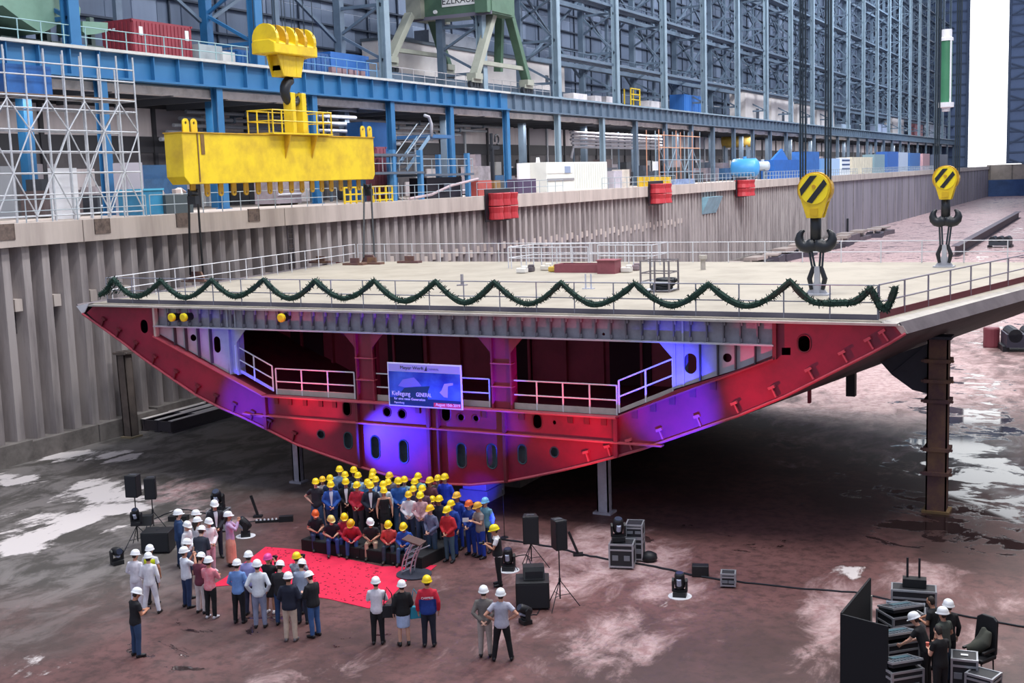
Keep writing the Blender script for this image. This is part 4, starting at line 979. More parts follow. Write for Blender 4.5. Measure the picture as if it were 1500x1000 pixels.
qr(66.2, 79.5, 'quay railing before the dark steel hut and stair platform', RG)
qr(82, 98, 'quay railing between red barrels and white machine container', RG)
qr(107, 128, 'quay railing from the big bags to the yellow barriers', RG, .03)
qr(133, 160, 'quay railing in front of the blue tank and blue skip', RG, .03)
qr(165, 230, 'far quay railing beyond the larger striped crane block', RG, .04)
qr(235, 330, 'last quay railing running to the end wall', RG, .05)
def qbox(name, label, cat, px0, px1, ptop, X, depth, m, **k): return ubox(name, label, cat, px0, px1, ptop, X, depth, ZQ, m, **k)
qbox('notice_board', 'white board standing behind the tube scaffold', 'board', 72, 112, 246, -47.4, .12, mat('#e6e8ee', .5))
t, w, h = qbox('tool_container', 'blue open top skip high behind the tube scaffold', 'skip', 8, 74, 98, -45.5, 1.0, mat('#2d66ac', .5, dirt=.5), zt=18.0); t.location.z = 16.67; t.scale.z = 1.3/7.25
qbox('tool_cabinet', 'grey cabinet behind the right end of the tube scaffold', 'cabinet', 185, 208, 238, -48, 1.0, mat('#a8a4b0', .6))
t, w, h = qbox('waste_skip', 'teal blue waste skip on the quay beside the yellow lifting beam', 'skip', 205, 238, 276, -46.2, 1.6, mat('#2d7da6', .5, dirt=.5))
MB().bb(-.85, .85, -w/2-.06, w/2+.06, h-.1, h).build('rim', mat('#4aa0c4', .5), t)
t, w, h = qbox('rubble_box', 'low dark box with pale scrap on the quay under the lifting beam end', 'box', 242, 282, 285, -46, 1.4, mat('#3f4a50', .6))
for i in range(6): MB().box((random.uniform(-.4, .4), -w/2+w*(i+.5)/6, h+.1), (.4, .45, .3), Euler((.3*i, .5*i, .7*i)).to_matrix()).build('scrap', mat(('#c9b8b4', '#e4e0dc', '#a08c88')[i % 3], .8), t)
def yellow_gate(label, px0, px1, ptop):
    y0, y1 = P(px0, ptop, 0, -44.9).y, P(px1, ptop, 0, -44.9).y; t = thing('safety_barrier', label, 'barrier', (-44.9, (y0+y1)/2, ZQ)); w = y1-y0
    for k in range(4): MB().bb(-.05, .05, -w/2+w*k/3-.05, -w/2+w*k/3+.05, 0, 1.1).build('post', YEL, t)
    for z in (.15, .6, 1.05): MB().bb(-.04, .04, -w/2, w/2, z-.05, z+.05).build('rail', YEL, t)
yellow_gate('yellow tube barrier on the quay right under the far end of the lifting beam', 546, 574, 273)
yellow_gate('yellow barrier on the quay partly hidden by the lifting beam lugs', 504, 530, 275)
# blue stair platform with a dark hut below
def stair_platform():
    t = thing('stair_platform', 'blue steel stair platform on the quay right of the lifting beam', 'platform', (-47, 72, ZQ)); O = Vector(t.location)
    for px in (576, 616, 685):
        for X in (-45.8, -48.4):
            y = P(px, 260, 0, -45.8).y; MB().bb(X-.17, X+.17, y-.17, y+.17, ZQ, 14.3 if px < 680 else 14.1).build('column', mat('#4a86b8', .5, dirt=.4), t, O)
    y0, y1 = P(545, 220, 0, -45.8).y, P(690, 220, 0, -45.8).y; ym = P(617, 220, 0, -45.8).y
    for z, a, c in ((12.55, ym, y1), (12.75, y0, ym), (14.0, y0, ym-1)): MB().bb(-48.6, -45.6, a, c, z-.14, z+.02).build('deck_plate', mat('#55606e', .6), t, O)
    for a, c, z in ((ym, y1, 12.6), (y0, ym, 12.8)):
        for q in (.55, 1.05): MB().tube([(-45.7, a, z+q), (-45.7, c, z+q)], .03, 6).build('rail', RG, t, O)
        n = 6
        for k in range(n+1): MB().tube([(-45.7, a+(c-a)*k/n, z), (-45.7, a+(c-a)*k/n, z+1.05)], .03, 6).build('rail_post', RG, t, O)
    a, c = P(594, 215, 0, -46.2), P(620, 182, 0, -46.2)
    for dx in (0, 1.0): MB().bar((-46.2-dx, a.y, 12.9), (-46.2-dx, c.y+.8, 15.3), .06, .28).build('stringer', mat('#7d9ab4', .5), t, O)
    for k in range(9):
        f = k/8; MB().bb(-47.2, -46.2, a.y+(c.y+.8-a.y)*f-.13, a.y+(c.y+.8-a.y)*f+.13, 12.95+2.4*f, 12.99+2.4*f).build('tread', mat('#8a97a6', .5), t, O)
    for dx in (0, 1.0):
        MB().tube([(-46.2-dx, a.y, 13.9), (-46.2-dx, c.y+.8, 16.3)], .035, 6).build('handrail', RG, t, O)
    MB().bb(-49.4, -46.4, P(620, 180, 0, -47).y, P(655, 180, 0, -47).y, 15.25, 15.5).build('landing', mat('#3c6a9a', .5), t, O)
    ms = [P(622, 169, 0, -46.4), P(628, 171, 0, -46.4), P(632, 182, 0, -46.4), P(632, 200, 0, -46.4)]
    MB().tube(ms, .12, 8).build('exhaust_pipe', mat('#b8b8c0', .4), t, O, True)
stair_platform()
t, w, h = qbox('steel_hut', 'dark steel hut under the blue stair platform', 'hut', 624, 676, 248, -46.3, 1.5, mat('#1e1a28', .5), zt=12.3)
MB().bb(1.0, 1.05, -.6, .5, .5, 1.1).build('window', mat('#4a5260', .3), t)
qbox('control_cabinet', 'deep blue cabinet high behind the yellow lifting beam end', 'cabinet', 530, 566, 160, -51.0, 1.4, mat('#1f5a98', .5, dirt=.3), zt=16.6)
for k in range(4):
    a = P(555+k*12, 290, 0, -44.9)
qbox('red_pallet', 'stack of red and grey valve crates behind the blue stair column', 'crates', 550, 565, 215, -48.8, 1, mat('#8a4a5a', .6, dirt=.5), ribs=3)
def pipe_rack(label, px0, px1, ys_, X, n, m, z0=None):
    y0, y1 = P(px0, ys_[0], 0, X).y, P(px1, ys_[0], 0, X).y; zt, zb = P(px0, ys_[0], 0, X).z, P(px0, ys_[1], 0, X).z
    t = thing('pipe_rack', label, 'pipes', (X, (y0+y1)/2, ZQ)); O = Vector(t.location)
    for k in range(n):
        z = zb+(zt-zb)*k/(n-1)
        MB().tube([(X+.1*(k % 2), y0, z-1.2 if k == 0 else z), (X+.1*(k % 2), y0+.6, z), (X+.1*(k % 2), y1, z)], .15, 8).build('pipe', m, t, O, True)
    for y in (y0+1, (y0+y1)/2, y1-1): MB().bb(X-.25, X-.1, y-.1, y+.1, ZQ, zt+.3).build('post', STEEL_D, t, O)
    return t
pipe_rack('bundle of pale horizontal pipes under the grey runway beam', 836, 968, (194, 215), -53, 5, mat('#b0b0ba', .4, dirt=.3))
pipe_rack('dark pipework behind the hook yoke of the lifting beam', 440, 520, (157, 190), -54, 4, mat('#777c88', .4, dirt=.4))
t, w, h = qbox('machine_container', 'white machine container with a control panel end on the quay', 'container', 800, 889, 237, -46.2, 2.4, mat('#dcdcd4', .6, dirt=.3, dirtc='#b8b8b0', scale=.8), ribs=0)
b = MB()
for i in range(14): b.bb(1.2, 1.24, -w/2+w*(.44+.54*i/14), -w/2+w*(.44+.54*i/14)+.14, .15, h-.15)
b.build('corrugation', mat('#d0d0c8', .6), t)
MB().bb(1.2, 1.25, -w/2+.2, -w/2+w*.4, h*.62, h*.9).build('panel', mat('#f2efe8', .5), t); MB().bb(1.2, 1.27, -w/2+.1, -w/2+w*.42, h*.36, h*.44).build('dark_strip', mat('#8a8688', .5), t)
MB().bb(1.2, 1.28, -w/2+w*.27, -w/2+w*.36, h*.62, h*.85).build('meter', mat('#8d9ab4', .4), t); MB().lathe((0, -w/2+.8, h), [(.2, 0), (.15, .45)], 10).build('vent', WHITE, t)
for i, (a, c, top, m) in enumerate(((758, 785, 235, '#4a3a58'), (700, 720, 272, '#b0504a'), (724, 733, 270, '#8a6a40'))):
    qbox('material_stack', ('purple wrapped stack left of the white machine container', 'orange red stack near the quay edge above the red barrels', 'brown crate near the quay edge beside the orange stack')[i], 'stack', a, c, (262, 264, 264)[i], -45.8, 1.0, mat(m, .6, dirt=.4))
qbox('notice_board', 'white panel leaning on the quay before the dark back wall', 'board', 759, 776, 239, -47.5, .15, mat('#dcd8dc', .5))
def fork_post():
    a = P(722, 262, 0, -46.5); t = thing('forked_post', 'black forked post on a red foot on the quay', 'post', (-46.5, a.y, ZQ))
    MB().lathe((0, 0, 0), [(.3, 0), (.25, 1.1)], 10).build('foot', mat('#a03a3e', .5), t); MB().bb(-.13, .13, -.13, .13, 1.1, 3.9).build('shaft', DARK, t)
    MB().bb(-.1, .1, -.25, 1.2, 3.7, 4.0).build('cross_arm', DARK, t)
    MB().bb(-.1, .1, -.15, .05, 4.0, 5.0).build('prong', DARK, t); MB().tube([(0, .9+.35*math.cos(q), 4.5+.4*math.sin(q)) for q in [PI*2*k/10-1.4 for k in range(9)]], .08, 6).build('ring', DARK, t)
fork_post()
for i, (a, c, top, m) in enumerate(((899, 911, 250, '#b9b2bc'), (911, 922, 248, '#c9bfb4'))):
    qbox('big_bag', ('greyish bulk bag right of the white machine container', 'beige bulk bag with a yellow loop on the quay')[i], 'bag', a, c, top, -45.8, 1.1, mat(m, .85, dirt=.4))
for i in range(8):
    qbox('barrier_panel', 'yellow barrier panel in a row along the quay edge', 'barrier', 936+i*6, 941+i*6, 259, -45.2, .2, mat('#dcb424', .5, dirt=.3), group='yellow barrier panels on the quay')
qbox('spare_rack', 'blue rack with drums beyond the yellow barrier panels', 'rack', 988, 1018, 262, -45.6, 1.2, mat('#8a9cc0', .6, dirt=.7, dirtc='#27416a', scale=2))
t = thing('notice_board', 'white board tilted under the grey runway beam', 'board', P(960, 243, 0, -48)); MB().bb(-.05, .05, -.8, .8, -.5, .5).build('panel', WHITE, t); MB().bb(-.12, -.05, -.05, .05, -2, .3).build('post', STEEL_D, t)
def tank(label, cx, cy, r_px, X, L_, m):
    c = P(cx, cy, 0, X); r = abs(P(cx, cy-r_px, 0, X).z-c.z); t = thing('storage_tank', label, 'tank', (X, c.y, ZQ))
    z = max(c.z-ZQ, r+.15); prof = [(r*.3, -L_-.3*r), (r*.75, -L_-.2*r), (r, -L_), (r, 0), (r*.75, .25*r), (r*.3, .38*r)]
    MB().lathe((0, 0, z), prof, 24, ax='x').build('shell', m, t, None, True)
    for x in (-L_+.3, -.5): MB().bb(x-.15, x+.15, -r*.7, r*.7, 0, z-r*.6).build('saddle', STEEL_D, t)
    MB().lathe((-.5*L_, 0, z+r*.95), [(.25, 0), (.25, .35)], 10).build('manhole', m, t)
tank('round light blue tank end on the quay', 1107, 245, 13.5, -46.3, 3.1, mat('#4a9ad8', .4))
tank('grey white tank behind the light blue tank', 1125, 243, 7, -46.4, 1.6, mat('#b4bcc4', .4))
t, w, h = qbox('waste_skip', 'deep blue skip on the quay right of the light blue tank', 'skip', 1134, 1170, 234, -46, 2.4, mat('#2363b4', .5, dirt=.3))
MB().prism([(0, -w*.35, h), (0, w*.05, h+1.7), (0, w*.3, h)], (.3, 0, 0)).build('end_plate', mat('#2f74c4', .5), t)
qbox('pump_box', 'blue box unit with a dark opening behind the larger crane block ropes', 'box', 1178, 1200, 222, -46, 2, mat('#2f6ab4', .5, dirt=.4))
qbox('silo_box', 'pale blue upright unit right of the crane block ropes', 'box', 1203, 1212, 232, -46, 2, mat('#6f9cd0', .5)); qbox('silo_box', 'white and blue upright unit beside the shelf', 'box', 1216, 1230, 232, -46, 2, mat('#a9c4e4', .5))
t, w, h = qbox('open_shelf', 'small white open shelf on the far quay', 'shelf', 1233, 1245, 231, -46, 1, mat('#e0e4ea', .5))
for z in (.3, .55, .8): MB().bb(.5, .53, -w/2+.2, w/2-.2, h*z, h*z+.3).build('shelf_gap', mat('#38507a', .6), t)
qbox('site_cabin', 'cream cabin on the far quay below the grey beam', 'cabin', 1248, 1278, 230, -46, 2.4, mat('#d6cdb8', .6, dirt=.3), ribs=8)
qbox('site_hut', 'grey green hut with a dark door on the far quay', 'hut', 1281, 1296, 226, -46, 2.4, mat('#7d96a0', .6))
for i, (a, c, m) in enumerate(((1300, 1316, '#2f5fa8'), (1318, 1330, '#a8b4c8'), (1333, 1348, '#3a68a4'), (1352, 1362, '#b08a90'), (1376, 1388, '#4f5a70'))):
    qbox('stored_unit', ('dark blue unit far along the quay', 'pale unit far along the quay', 'mid blue unit far along the quay', 'pinkish unit far along the quay', 'last dark unit before the smaller crane block ropes')[i], 'unit', a, c, 222+i, -46, 2.4, mat(m, .5))
tank('ochre yellow tank under the grey runway beam', 1100, 205, 10, -54, 4.5, mat('#b89a48', .5, dirt=.5))
def trestle():
    t = thing('scaffold_bay', 'orange and grey scaffold bay hanging under the grey runway beam', 'scaffold', (-47.5, 128, ZQ)); O = Vector(t.location)
    y0, y1 = P(965, 200, 0, -47.5).y, P(1025, 200, 0, -47.5).y
    for k in range(6):
        y = y0+(y1-y0)*k/5
        for x in (-47.5, -49): MB().tube([(x, y, ZQ), (x, y, 17)], .06, 6).build('standard', STEEL if k % 2 else mat('#c08a70', .5), t, O)
    for z in (12.2, 13.6, 15, 16.4):
        MB().tube([(-47.5, y0, z), (-47.5, y1, z)], .06, 6).build('ledger', mat('#d09a78', .5) if z > 14 else STEEL, t, O)
    for k in range(5): MB().tube([(-47.5, y0+(y1-y0)*k/5, 12.2 if k % 2 else 15), (-47.5, y0+(y1-y0)*(k+1)/5, 15 if k % 2 else 12.2)], .05, 6).build('brace', STEEL, t, O)
trestle()
# goods stored under the runway beam
rq = random.Random(21)
CLUT = ['#3a3f4a', '#4a4e58', '#6b6f7a', '#2b3038', '#5a4e50', '#8a8088', '#2f567e', '#7a7078', '#41464e', '#9a9298']
yq = 47.0
while yq < 330:
    X = rq.choice((-51.5, -53, -55, -57)); w = rq.uniform(1.6, 4.2)*(1 if yq < 150 else 1.8); h = rq.uniform(1.0, 3.6)
    if not (68 < yq < 84 and X > -52) and not (-56 < X < -52 and (60 < yq+w/2 < 92 or 112 < yq+w/2 < 160)):
        t = thing('stored_goods', 'dark crate or machine part stored in the shade under the runway beam', 'goods', (X, yq+w/2, ZQ), 0, 'goods under the runway beam')
        MB().bb(-.9, .9, -w/2, w/2, .12, h*.7).build('body', mat(rq.choice(CLUT), .6, dirt=.6, scale=1.5), t)
        MB().bb(-.7, .5, -w*.4, w*rq.uniform(.0, .4), h*.7, h).build('upper_part', mat(rq.choice(CLUT), .6, dirt=.5), t)
        for s in (-1, 1): MB().bb(-.8, .8, s*w*.35-.08, s*w*.35+.08, 0, .12).build('skid', mat('#6a5a4c', .8), t)
        if rq.random() < .5: MB().tube([(.95, -w*.45, h*.3), (.95, w*.45, h*.3)], .09, 6).build('pipe', mat('#b4b4bc', .4), t)
    yq += w+rq.uniform(.3, 2.0)
for k in range(5):
    X = -57.5-.3*k; z = 15.4+.5*k; y0, y1 = 62+k, 92+6*k
    t = bpy.data.objects.new('trim_%d' % (31+k), None); COL.objects.link(t); t.location = (X, y0, z); struct(t)  # overhead pipe along the back wall, numbered among the trim
    MB().tube([(0, 0, 0), (0, y1-y0, 0)], .14, 8).build('run', mat('#8d929c', .4, dirt=.4), t)
    for q in range(4): MB().bb(-60.02-X, .2, (y1-y0)*(q+.5)/4-.08, (y1-y0)*(q+.5)/4+.08, -.2, .2).build('clamp', STEEL_D, t)
# hoses, lamps and ladders along the wall
p_ = [P(600, 291, 0, -44.6), P(632, 285, 0, -44.7), P(660, 272, 0, -44.9), P(700, 262, 0, -45.2)]
o = MB().tube(p_, .1, 8).build('supply_hose', mat('#b8a4a8', .6), None, p_[0]); o.location = p_[0]; tag(o, 'pale grey hose rising along the quay railing', 'hose')
def red_barrels(px0, px1, n, rows, py, label, grp):
    RB = mat('#b8323a', .45, dirt=.3)
    y0, y1 = P(px0, py, 0, XF+.4).y, P(px1, py, 0, XF+.4).y; zc = P((px0+px1)/2, py, 0, XF+.4).z; r = (y1-y0)/n/2
    ct = thing('fender_frame', label, 'fender', (XF+.5, (y0+y1)/2, zc))
    MB().bb(-.48, -.4, -(y1-y0)/2-.3, (y1-y0)/2+.1, -1.2, 1.3).build('back_plate', DARK, ct)
    for i in range(n):
        for j in range(rows):
            h = 2.1/rows; MB().lathe((0, -(y1-y0)/2+r*(2*i+1), -1.05+h*j), [(r*.9, 0), (r*.95, .05), (r*.85, h/2), (r*.95, h-.1), (r*.9, h-.05)], 14).build('red_drum', RB, ct)
red_barrels(719, 752, 3, 2, 301, 'cluster of six red drums hung on the dock coping', None)
red_barrels(956, 975, 2, 2, 283, 'red drums hung on the coping past the yellow barriers', None)
red_barrels(1083, 1097, 2, 2, 275, 'red drums hung on the coping below the light blue tank', None)
t = thing('wall_bracket', 'pale blue bracket on the sheet piles below the red drums', 'bracket', (XF-.3, P(1044, 300, 0, XF).y, P(1044, 300, 0, XF).z))
MB().prism([(0, -3.2, 1), (.9, -3.2, 1), (0, -3.2, -1)], (0, 5.5, 0)).build('body', mat('#8ab4c4', .5, dirt=.4), t)
p_ = P(430, 345, 0, XF); t = thing('wall_ladder', 'steel rung ladder fixed to the sheet piles behind the deck', 'ladder', (XF-.25, p_.y, 0))
for d in (-.25, .25): MB().bb(-.03, .03, d-.03, d+.03, .9, 9.7).build('rail', mat('#4a4448', .6), t)
for k in range(29): MB().tube([(0, -.25, 1.1+.3*k), (0, .25, 1.1+.3*k)], .02, 5).build('rung', mat('#4a4448', .6), t)

# ------------------------------------------------------------------ things lying on the dock floor
def beam_stack(label, corner_px, L_, W_, H_, n, name='steel_beams'):
    a = fl(*corner_px); t = thing(name, label, 'steel beams', (a.x, a.y, 0)); m1 = mat('#4c464c', .5); m2 = mat('#eee4e0', .6)
    for k in range(n):
        x = -W_*k/(n-1)
        MB().bb(x-.16, x+.16, 0, L_, 0, .05).bb(x-.03, x+.03, 0, L_, .05, H_-.05).bb(x-.16, x+.16, 0, L_, H_-.05, H_-.02, 0).bb(x-.14, x+.14, .02, L_-.02, H_-.02, H_, 1).build('beam', [m1, m2], t)
    for y in (.1, L_*.5, L_-.1): MB().bb(-W_, 0, y-.05, y+.05, .06, H_-.06).build('cross_tie', m1, t)
beam_stack('near bundle of three dark I beams on the floor beside the sheet piles', (250, 634.5), 4.6, 1.8, .62, 3)
beam_stack('second bundle of dark I beams lying past the near bundle', (284, 622), 5.2, 1.7, .62, 3)
rnd = random.Random(11)
def debris():
    for i in range(16):
        a = Vector((XF+2.4+rnd.uniform(0, 1.6)+i*.12, 108+i*7.6, 0))
        w = rnd.uniform(1.8, 3.4); t = thing('scrap_heap', 'heap of dark keel blocks and timber lying along the far foot of the dock wall', 'blocks', (a.x, a.y, 0), rnd.uniform(-.12, .12), 'stored blocks along the far wall')
        c = rnd.choice(('#4a4450', '#6a5e66', '#39363e', '#857880', '#5a5048'))
        b = MB().bb(-w/2, w/2, -3, 3, 0, rnd.uniform(.6, 1.3)).build('block', mat(c, .7, dirt=.5), t)
        MB().bb(-w/2+.1, w/2-.3, -2.6, 1.5, 1.2, 1.2+rnd.uniform(.1, .5)).bb(-.1, .1, -2.8, 2.8, .2, 1.25).build('timber', mat('#a0928c', .7), t)
    a = fl(1240, 345); t = thing('bollard_post', 'thin dark post among the stored blocks by the far wall', 'post', (a.x, a.y+1, 0)); MB().bb(-.15, .15, -.15, .15, 0, 3).build('shaft', DARK, t)
debris()
a, c = fl(1399, 376), fl(1492, 319)
t = thing('long_girder', 'long dark steel girder lying on the wet floor beyond the smaller crane block', 'girder', (a.x, a.y, 0)); O = Vector(t.location)
MB().bar(a+Vector((0, 0, .7)), c+Vector((0, 0, .7)), .12, 1.3).build('web', mat('#4a424c', .6, dirt=.5), t, O)
for z in (.05, 1.38): MB().bar(a+Vector((0, 0, z)), c+Vector((0, 0, z)), 1.0, .1).build('flange', mat('#5c525a', .6), t, O)
def machine(label, px0, px1, py, h, n, m):
    a, c = fl(px0, py), fl(px1, py); w = (c-a).length; t = thing('dock_equipment', label, 'equipment', (a+c)/2, math.atan2(c.y-a.y, c.x-a.x))
    MB().bb(-w/2, w/2, -1.2, 1.2, .3, h*.6).build('frame', m, t)
    for k in range(n): MB().lathe((-w/2+w*(k+.5)/n, -1.2, h*.55), [(w/n*.42, 0), (w/n*.42, 2.4)], 14, ax='y').build('roll', DARK, t)
    for k in (-1, 1): MB().bb(k*w/2-.2, k*w/2+.2, -1, 1, 0, .35).build('skid', DARK, t)
machine('black winch set on the shiny wet floor past the flared deck edge', 1450, 1481, 362, 2.2, 3, mat('#2a3038', .5))
machine('dark machine by the frame edge behind the rusty box column', 1470, 1520, 512, 1.9, 2, mat('#3a3a4a', .5, dirt=.5))
a = fl(1452, 508); t = thing('gas_drum', 'dull red drum beside the dark machine near the frame edge', 'drum', (a.x, a.y, 0)); MB().lathe((0, 0, 0), [(.5, 0), (.52, .1), (.5, .7), (.52, 1.2), (.48, 1.3)], 16).build('shell', mat('#7a3a44', .5), t)

# ------------------------------------------------------------------ things on the section's deck
def on_deck():
    def dk(px, py): return fl(px, py, ZD)
    p0, p1 = dk(745, 393), dk(955, 391)
    t = railing('hatch_guard', 'white guard rails around the open hatch in the middle of the deck', [p0, p0+Vector((.3, 2.4, 0)), p1+Vector((0, 2.4, 0)), p1, p1+Vector((-3, .2, 0))], 1.1, 1.0, RAILW, .03, cat='railing')
    t = railing('hatch_guard', 'white front guard rail before the red coaming on the deck', [p0+Vector((.3, -.25, 0)), p0+Vector((4.6, -.2, 0))], 1.1, .9, RAILW, .03, cat='railing')
    R2 = mat('#8a4a54', .6, dirt=.4)
    a, c = dk(880, 400), dk(905, 400)
    t = thing('coaming_box', 'dull red coaming box beside the hatch guard rails', 'box', (a+c)/2); MB().bb(-.45, .45, -.4, .4, 0, .62).build('body', R2, t); MB().bb(-.5, .5, -.45, .45, .62, .66).build('lid', mat('#9a5a62', .6), t)
    a, c = dk(825, 397), dk(878, 399)
    t = thing('hatch_coaming', 'low red hatch coaming behind the front guard rail', 'coaming', (a+c)/2)
    w = (c-a).length
    for y in (-.5, .5): MB().bb(-w/2, w/2, y-.05, y+.05, 0, .4).build('side_plate', R2, t)
    for x in (-w/2, w/2): MB().bb(x-.05, x+.05, -.5, .5, 0, .4).build('end_plate', R2, t)
    for i, (px, py, c) in enumerate(((775, 398, '#5a5258'), (800, 396, '#d8d2c8'), (812, 398, '#c9a84a'), (765, 400, '#e2dfda'), (918, 399, '#d6d2cc'), (930, 396, '#8a7a80'))):
        a = dk(px, py); t = thing('deck_pack', ('dark pack at the corner of the hatch guard rails', 'pale pack beside the yellow pack on deck', 'yellow pack before the red coaming', 'white bundle at the near hatch corner', 'pale bundle right of the coaming box', 'grey bundle behind the coaming box')[i], 'bundle', a)
        MB().box((0, 0, .14), (.5, .4, .24)).box((.1, .05, .3), (.3, .3, .12), Euler((0, 0, .4)).to_matrix()).build('sack', mat(c, .8), t, None, False, .04)
    # wire crate with dark hoses
    a, c = dk(938, 428), dk(981, 428); w = (c-a).length
    t = thing('wire_crate', 'grey mesh crate holding dark hoses on the deck', 'crate', ((a+c)/2)); d = 1.1
    G_ = mat('#7a7478', .5)
    for x in (-w/2, 0, w/2):
        for y in (0, d): MB().bb(x-.03, x+.03, y-.03, y+.03, 0, 1.25).build('post', G_, t)
    for z in (.05, .4, .75, 1.22):
        for y in (0, d): MB().bb(-w/2, w/2, y-.02, y+.02, z-.02, z+.02).build('rail', G_ if z != .4 else WHITE, t)
        for x in (-w/2, w/2): MB().bb(x-.02, x+.02, 0, d, z-.02, z+.02).build('rail', G_, t)
    MB().bb(-w/2, w/2, 0, d, .03, .07).build('floor_panel', WHITE, t)
    for k in range(3): MB().tube([((.1+.1*k)+.38*math.cos(q), .5+.32*math.sin(q), .16+.14*k) for q in [2*PI*i/14 for i in range(14)]], .09, 7).build('hose_coil', DARK, t, None, True)
    for i, (px, py) in enumerate(((858, 423), (866, 423))):
        a = dk(px, py); t = thing('deck_stand', ('left pale stand tube on the deck before the hatch', 'right pale stand tube on the deck before the hatch')[i], 'stand', a); MB().tube([(0, 0, 0), (0, 0, .62)], .035, 6).bb(-.12, .12, -.12, .12, 0, .03).build('tube', mat('#b4b8c8', .5), t)
    a = dk(677, 418); t = thing('deck_stand', 'small grey socket post on the bare deck', 'stand', a); MB().bb(-.2, .2, -.15, .15, 0, .05).bb(-.05, .05, -.05, .05, 0, .5).build('socket', GREY, t)
    for i, (px, py) in enumerate(((520, 388), (545, 387), (470, 385), (600, 385))):
        a = dk(px, py); t = thing('lashing_plate', ('red lashing plate left of the far wire sling', 'red lashing plate at the foot of the far wire sling', 'red plate at the far left deck corner', 'red plate along the far deck railing')[i], 'plate', a); MB().bb(-.7, .7, -.25, .25, 0, .12).bb(-.3, .3, -.05, .05, .12, .4).build('plate', RUST, t)
    a = dk(1192, 386+2); t = thing('deck_vent', 'small vent stub near the far deck edge', 'vent', dk(1030, 395)); MB().lathe((0, 0, 0), [(.12, 0), (.12, .5), (.2, .52), (.2, .7)], 12).build('stub', OFFW, t)
on_deck()
# ------------------------------------------------------------------ people
def solid(tubes, voxel, smooth=4):
    mb = MB()
    for tb in tubes:
        path, r, ry = tb[0], tb[1], (tb[2] if len(tb) > 2 else None)
        up = tb[3] if len(tb) > 3 else None
        mb.tube(path, r, 12, ry=ry, up=up)
    me = mb.mesh('tmp'); ob = bpy.data.objects.new('tmp', me); COL.objects.link(ob)
    md = ob.modifiers.new('r', 'REMESH'); md.mode = 'VOXEL'; md.voxel_size = voxel
    sm = ob.modifiers.new('s', 'SMOOTH'); sm.iterations = smooth; sm.factor = .5
    dg = bpy.context.evaluated_depsgraph_get(); dg.update()
    out = bpy.data.meshes.new_from_object(ob.evaluated_get(dg))
    bpy.data.objects.remove(ob); bpy.data.meshes.remove(me)
    out.polygons.foreach_set('use_smooth', [True]*len(out.polygons)); out.materials.clear()
    return out
TORSO = [(.84, .15, .105), (.90, .168, .118), (.97, .162, .115), (1.05, .148, .104), (1.14, .146, .10), (1.24, .160, .112), (1.34, .176, .116), (1.41, .166, .098), (1.455, .115, .078), (1.49, .064, .062)]
ARMS = {  # elbow, wrist in the torso frame (right side; mirrored for the left)
    'down': ((.25, -.03, 1.14), (.255, .04, .89)), 'clasp': ((.265, .0, 1.15), (.045, .20, .95)), 'cross': ((.25, .10, 1.17), (-.07, .235, 1.21)),
    'phone': ((.20, .22, 1.22), (.06, .30, 1.47)), 'cam': ((.23, .12, 1.16), (.07, .30, 1.27)), 'hips': ((.39, -.10, 1.19), (.19, .03, 1.02)),
    'text': ((.23, .06, 1.14), (.06, .29, 1.16)), 'behind': ((.27, -.10, 1.15), (.05, -.17, .95)), 'pocket': ((.29, -.08, 1.16), (.205, .05, .94)),
    'reach': ((.22, .22, 1.24), (.16, .48, 1.16)), 'bag': ((.24, -.02, 1.14), (.22, .14, 1.02))}
POSES = {  # arms right, arms left, stance, lean, head pitch, head yaw
    'stand': ('down', 'down', 'stand', 0, 4, 0), 'clasp': ('clasp', 'clasp', 'stand', 2, 8, 0), 'cross': ('cross', 'cross', 'stand', 0, 4, 0), 'phone': ('phone', 'phone', 'stand', -2, 2, 0),
    'cam': ('cam', 'cam', 'stand', 4, 12, 0), 'hips': ('hips', 'hips', 'wide', 0, 2, 0), 'hip1': ('hips', 'down', 'wide', 0, 2, 10), 'text': ('text', 'text', 'stand', 3, 26, 0), 'behind': ('behind', 'behind', 'stand', 0, 2, 0),
    'pocket': ('pocket', 'down', 'stand', 0, 4, -12), 'pockets': ('pocket', 'pocket', 'stand', 0, 2, 14), 'walk': ('down', 'bag', 'walk', 4, 6, 0), 'wide': ('down', 'bag', 'wide', 2, 8, 0), 'talk': ('bag', 'text', 'stand', 2, 8, 18),
    'bend': ('text', 'reach', 'stand', 22, 18, 0), 'reach': ('reach', 'text', 'stand', 10, 14, 0), 'bagged': ('bag', 'down', 'stand', 0, 2, -8), 'look': ('down', 'clasp', 'stand', 1, 14, -20),
    'sit1': ('S', 'S', 'sit', 16, 14, 0), 'sit2': ('K', 'K', 'sit', 30, 22, -14), 'sit3': ('S', 'S', 'sit', 20, 10, 20)}
LEGS = {'stand': ((.105, 0, .49), (.115, -.03, .085)), 'wide': ((.15, .03, .49), (.21, .0, .085)), 'sit': ((.14, .42, .50), (.15, .44, .085))}
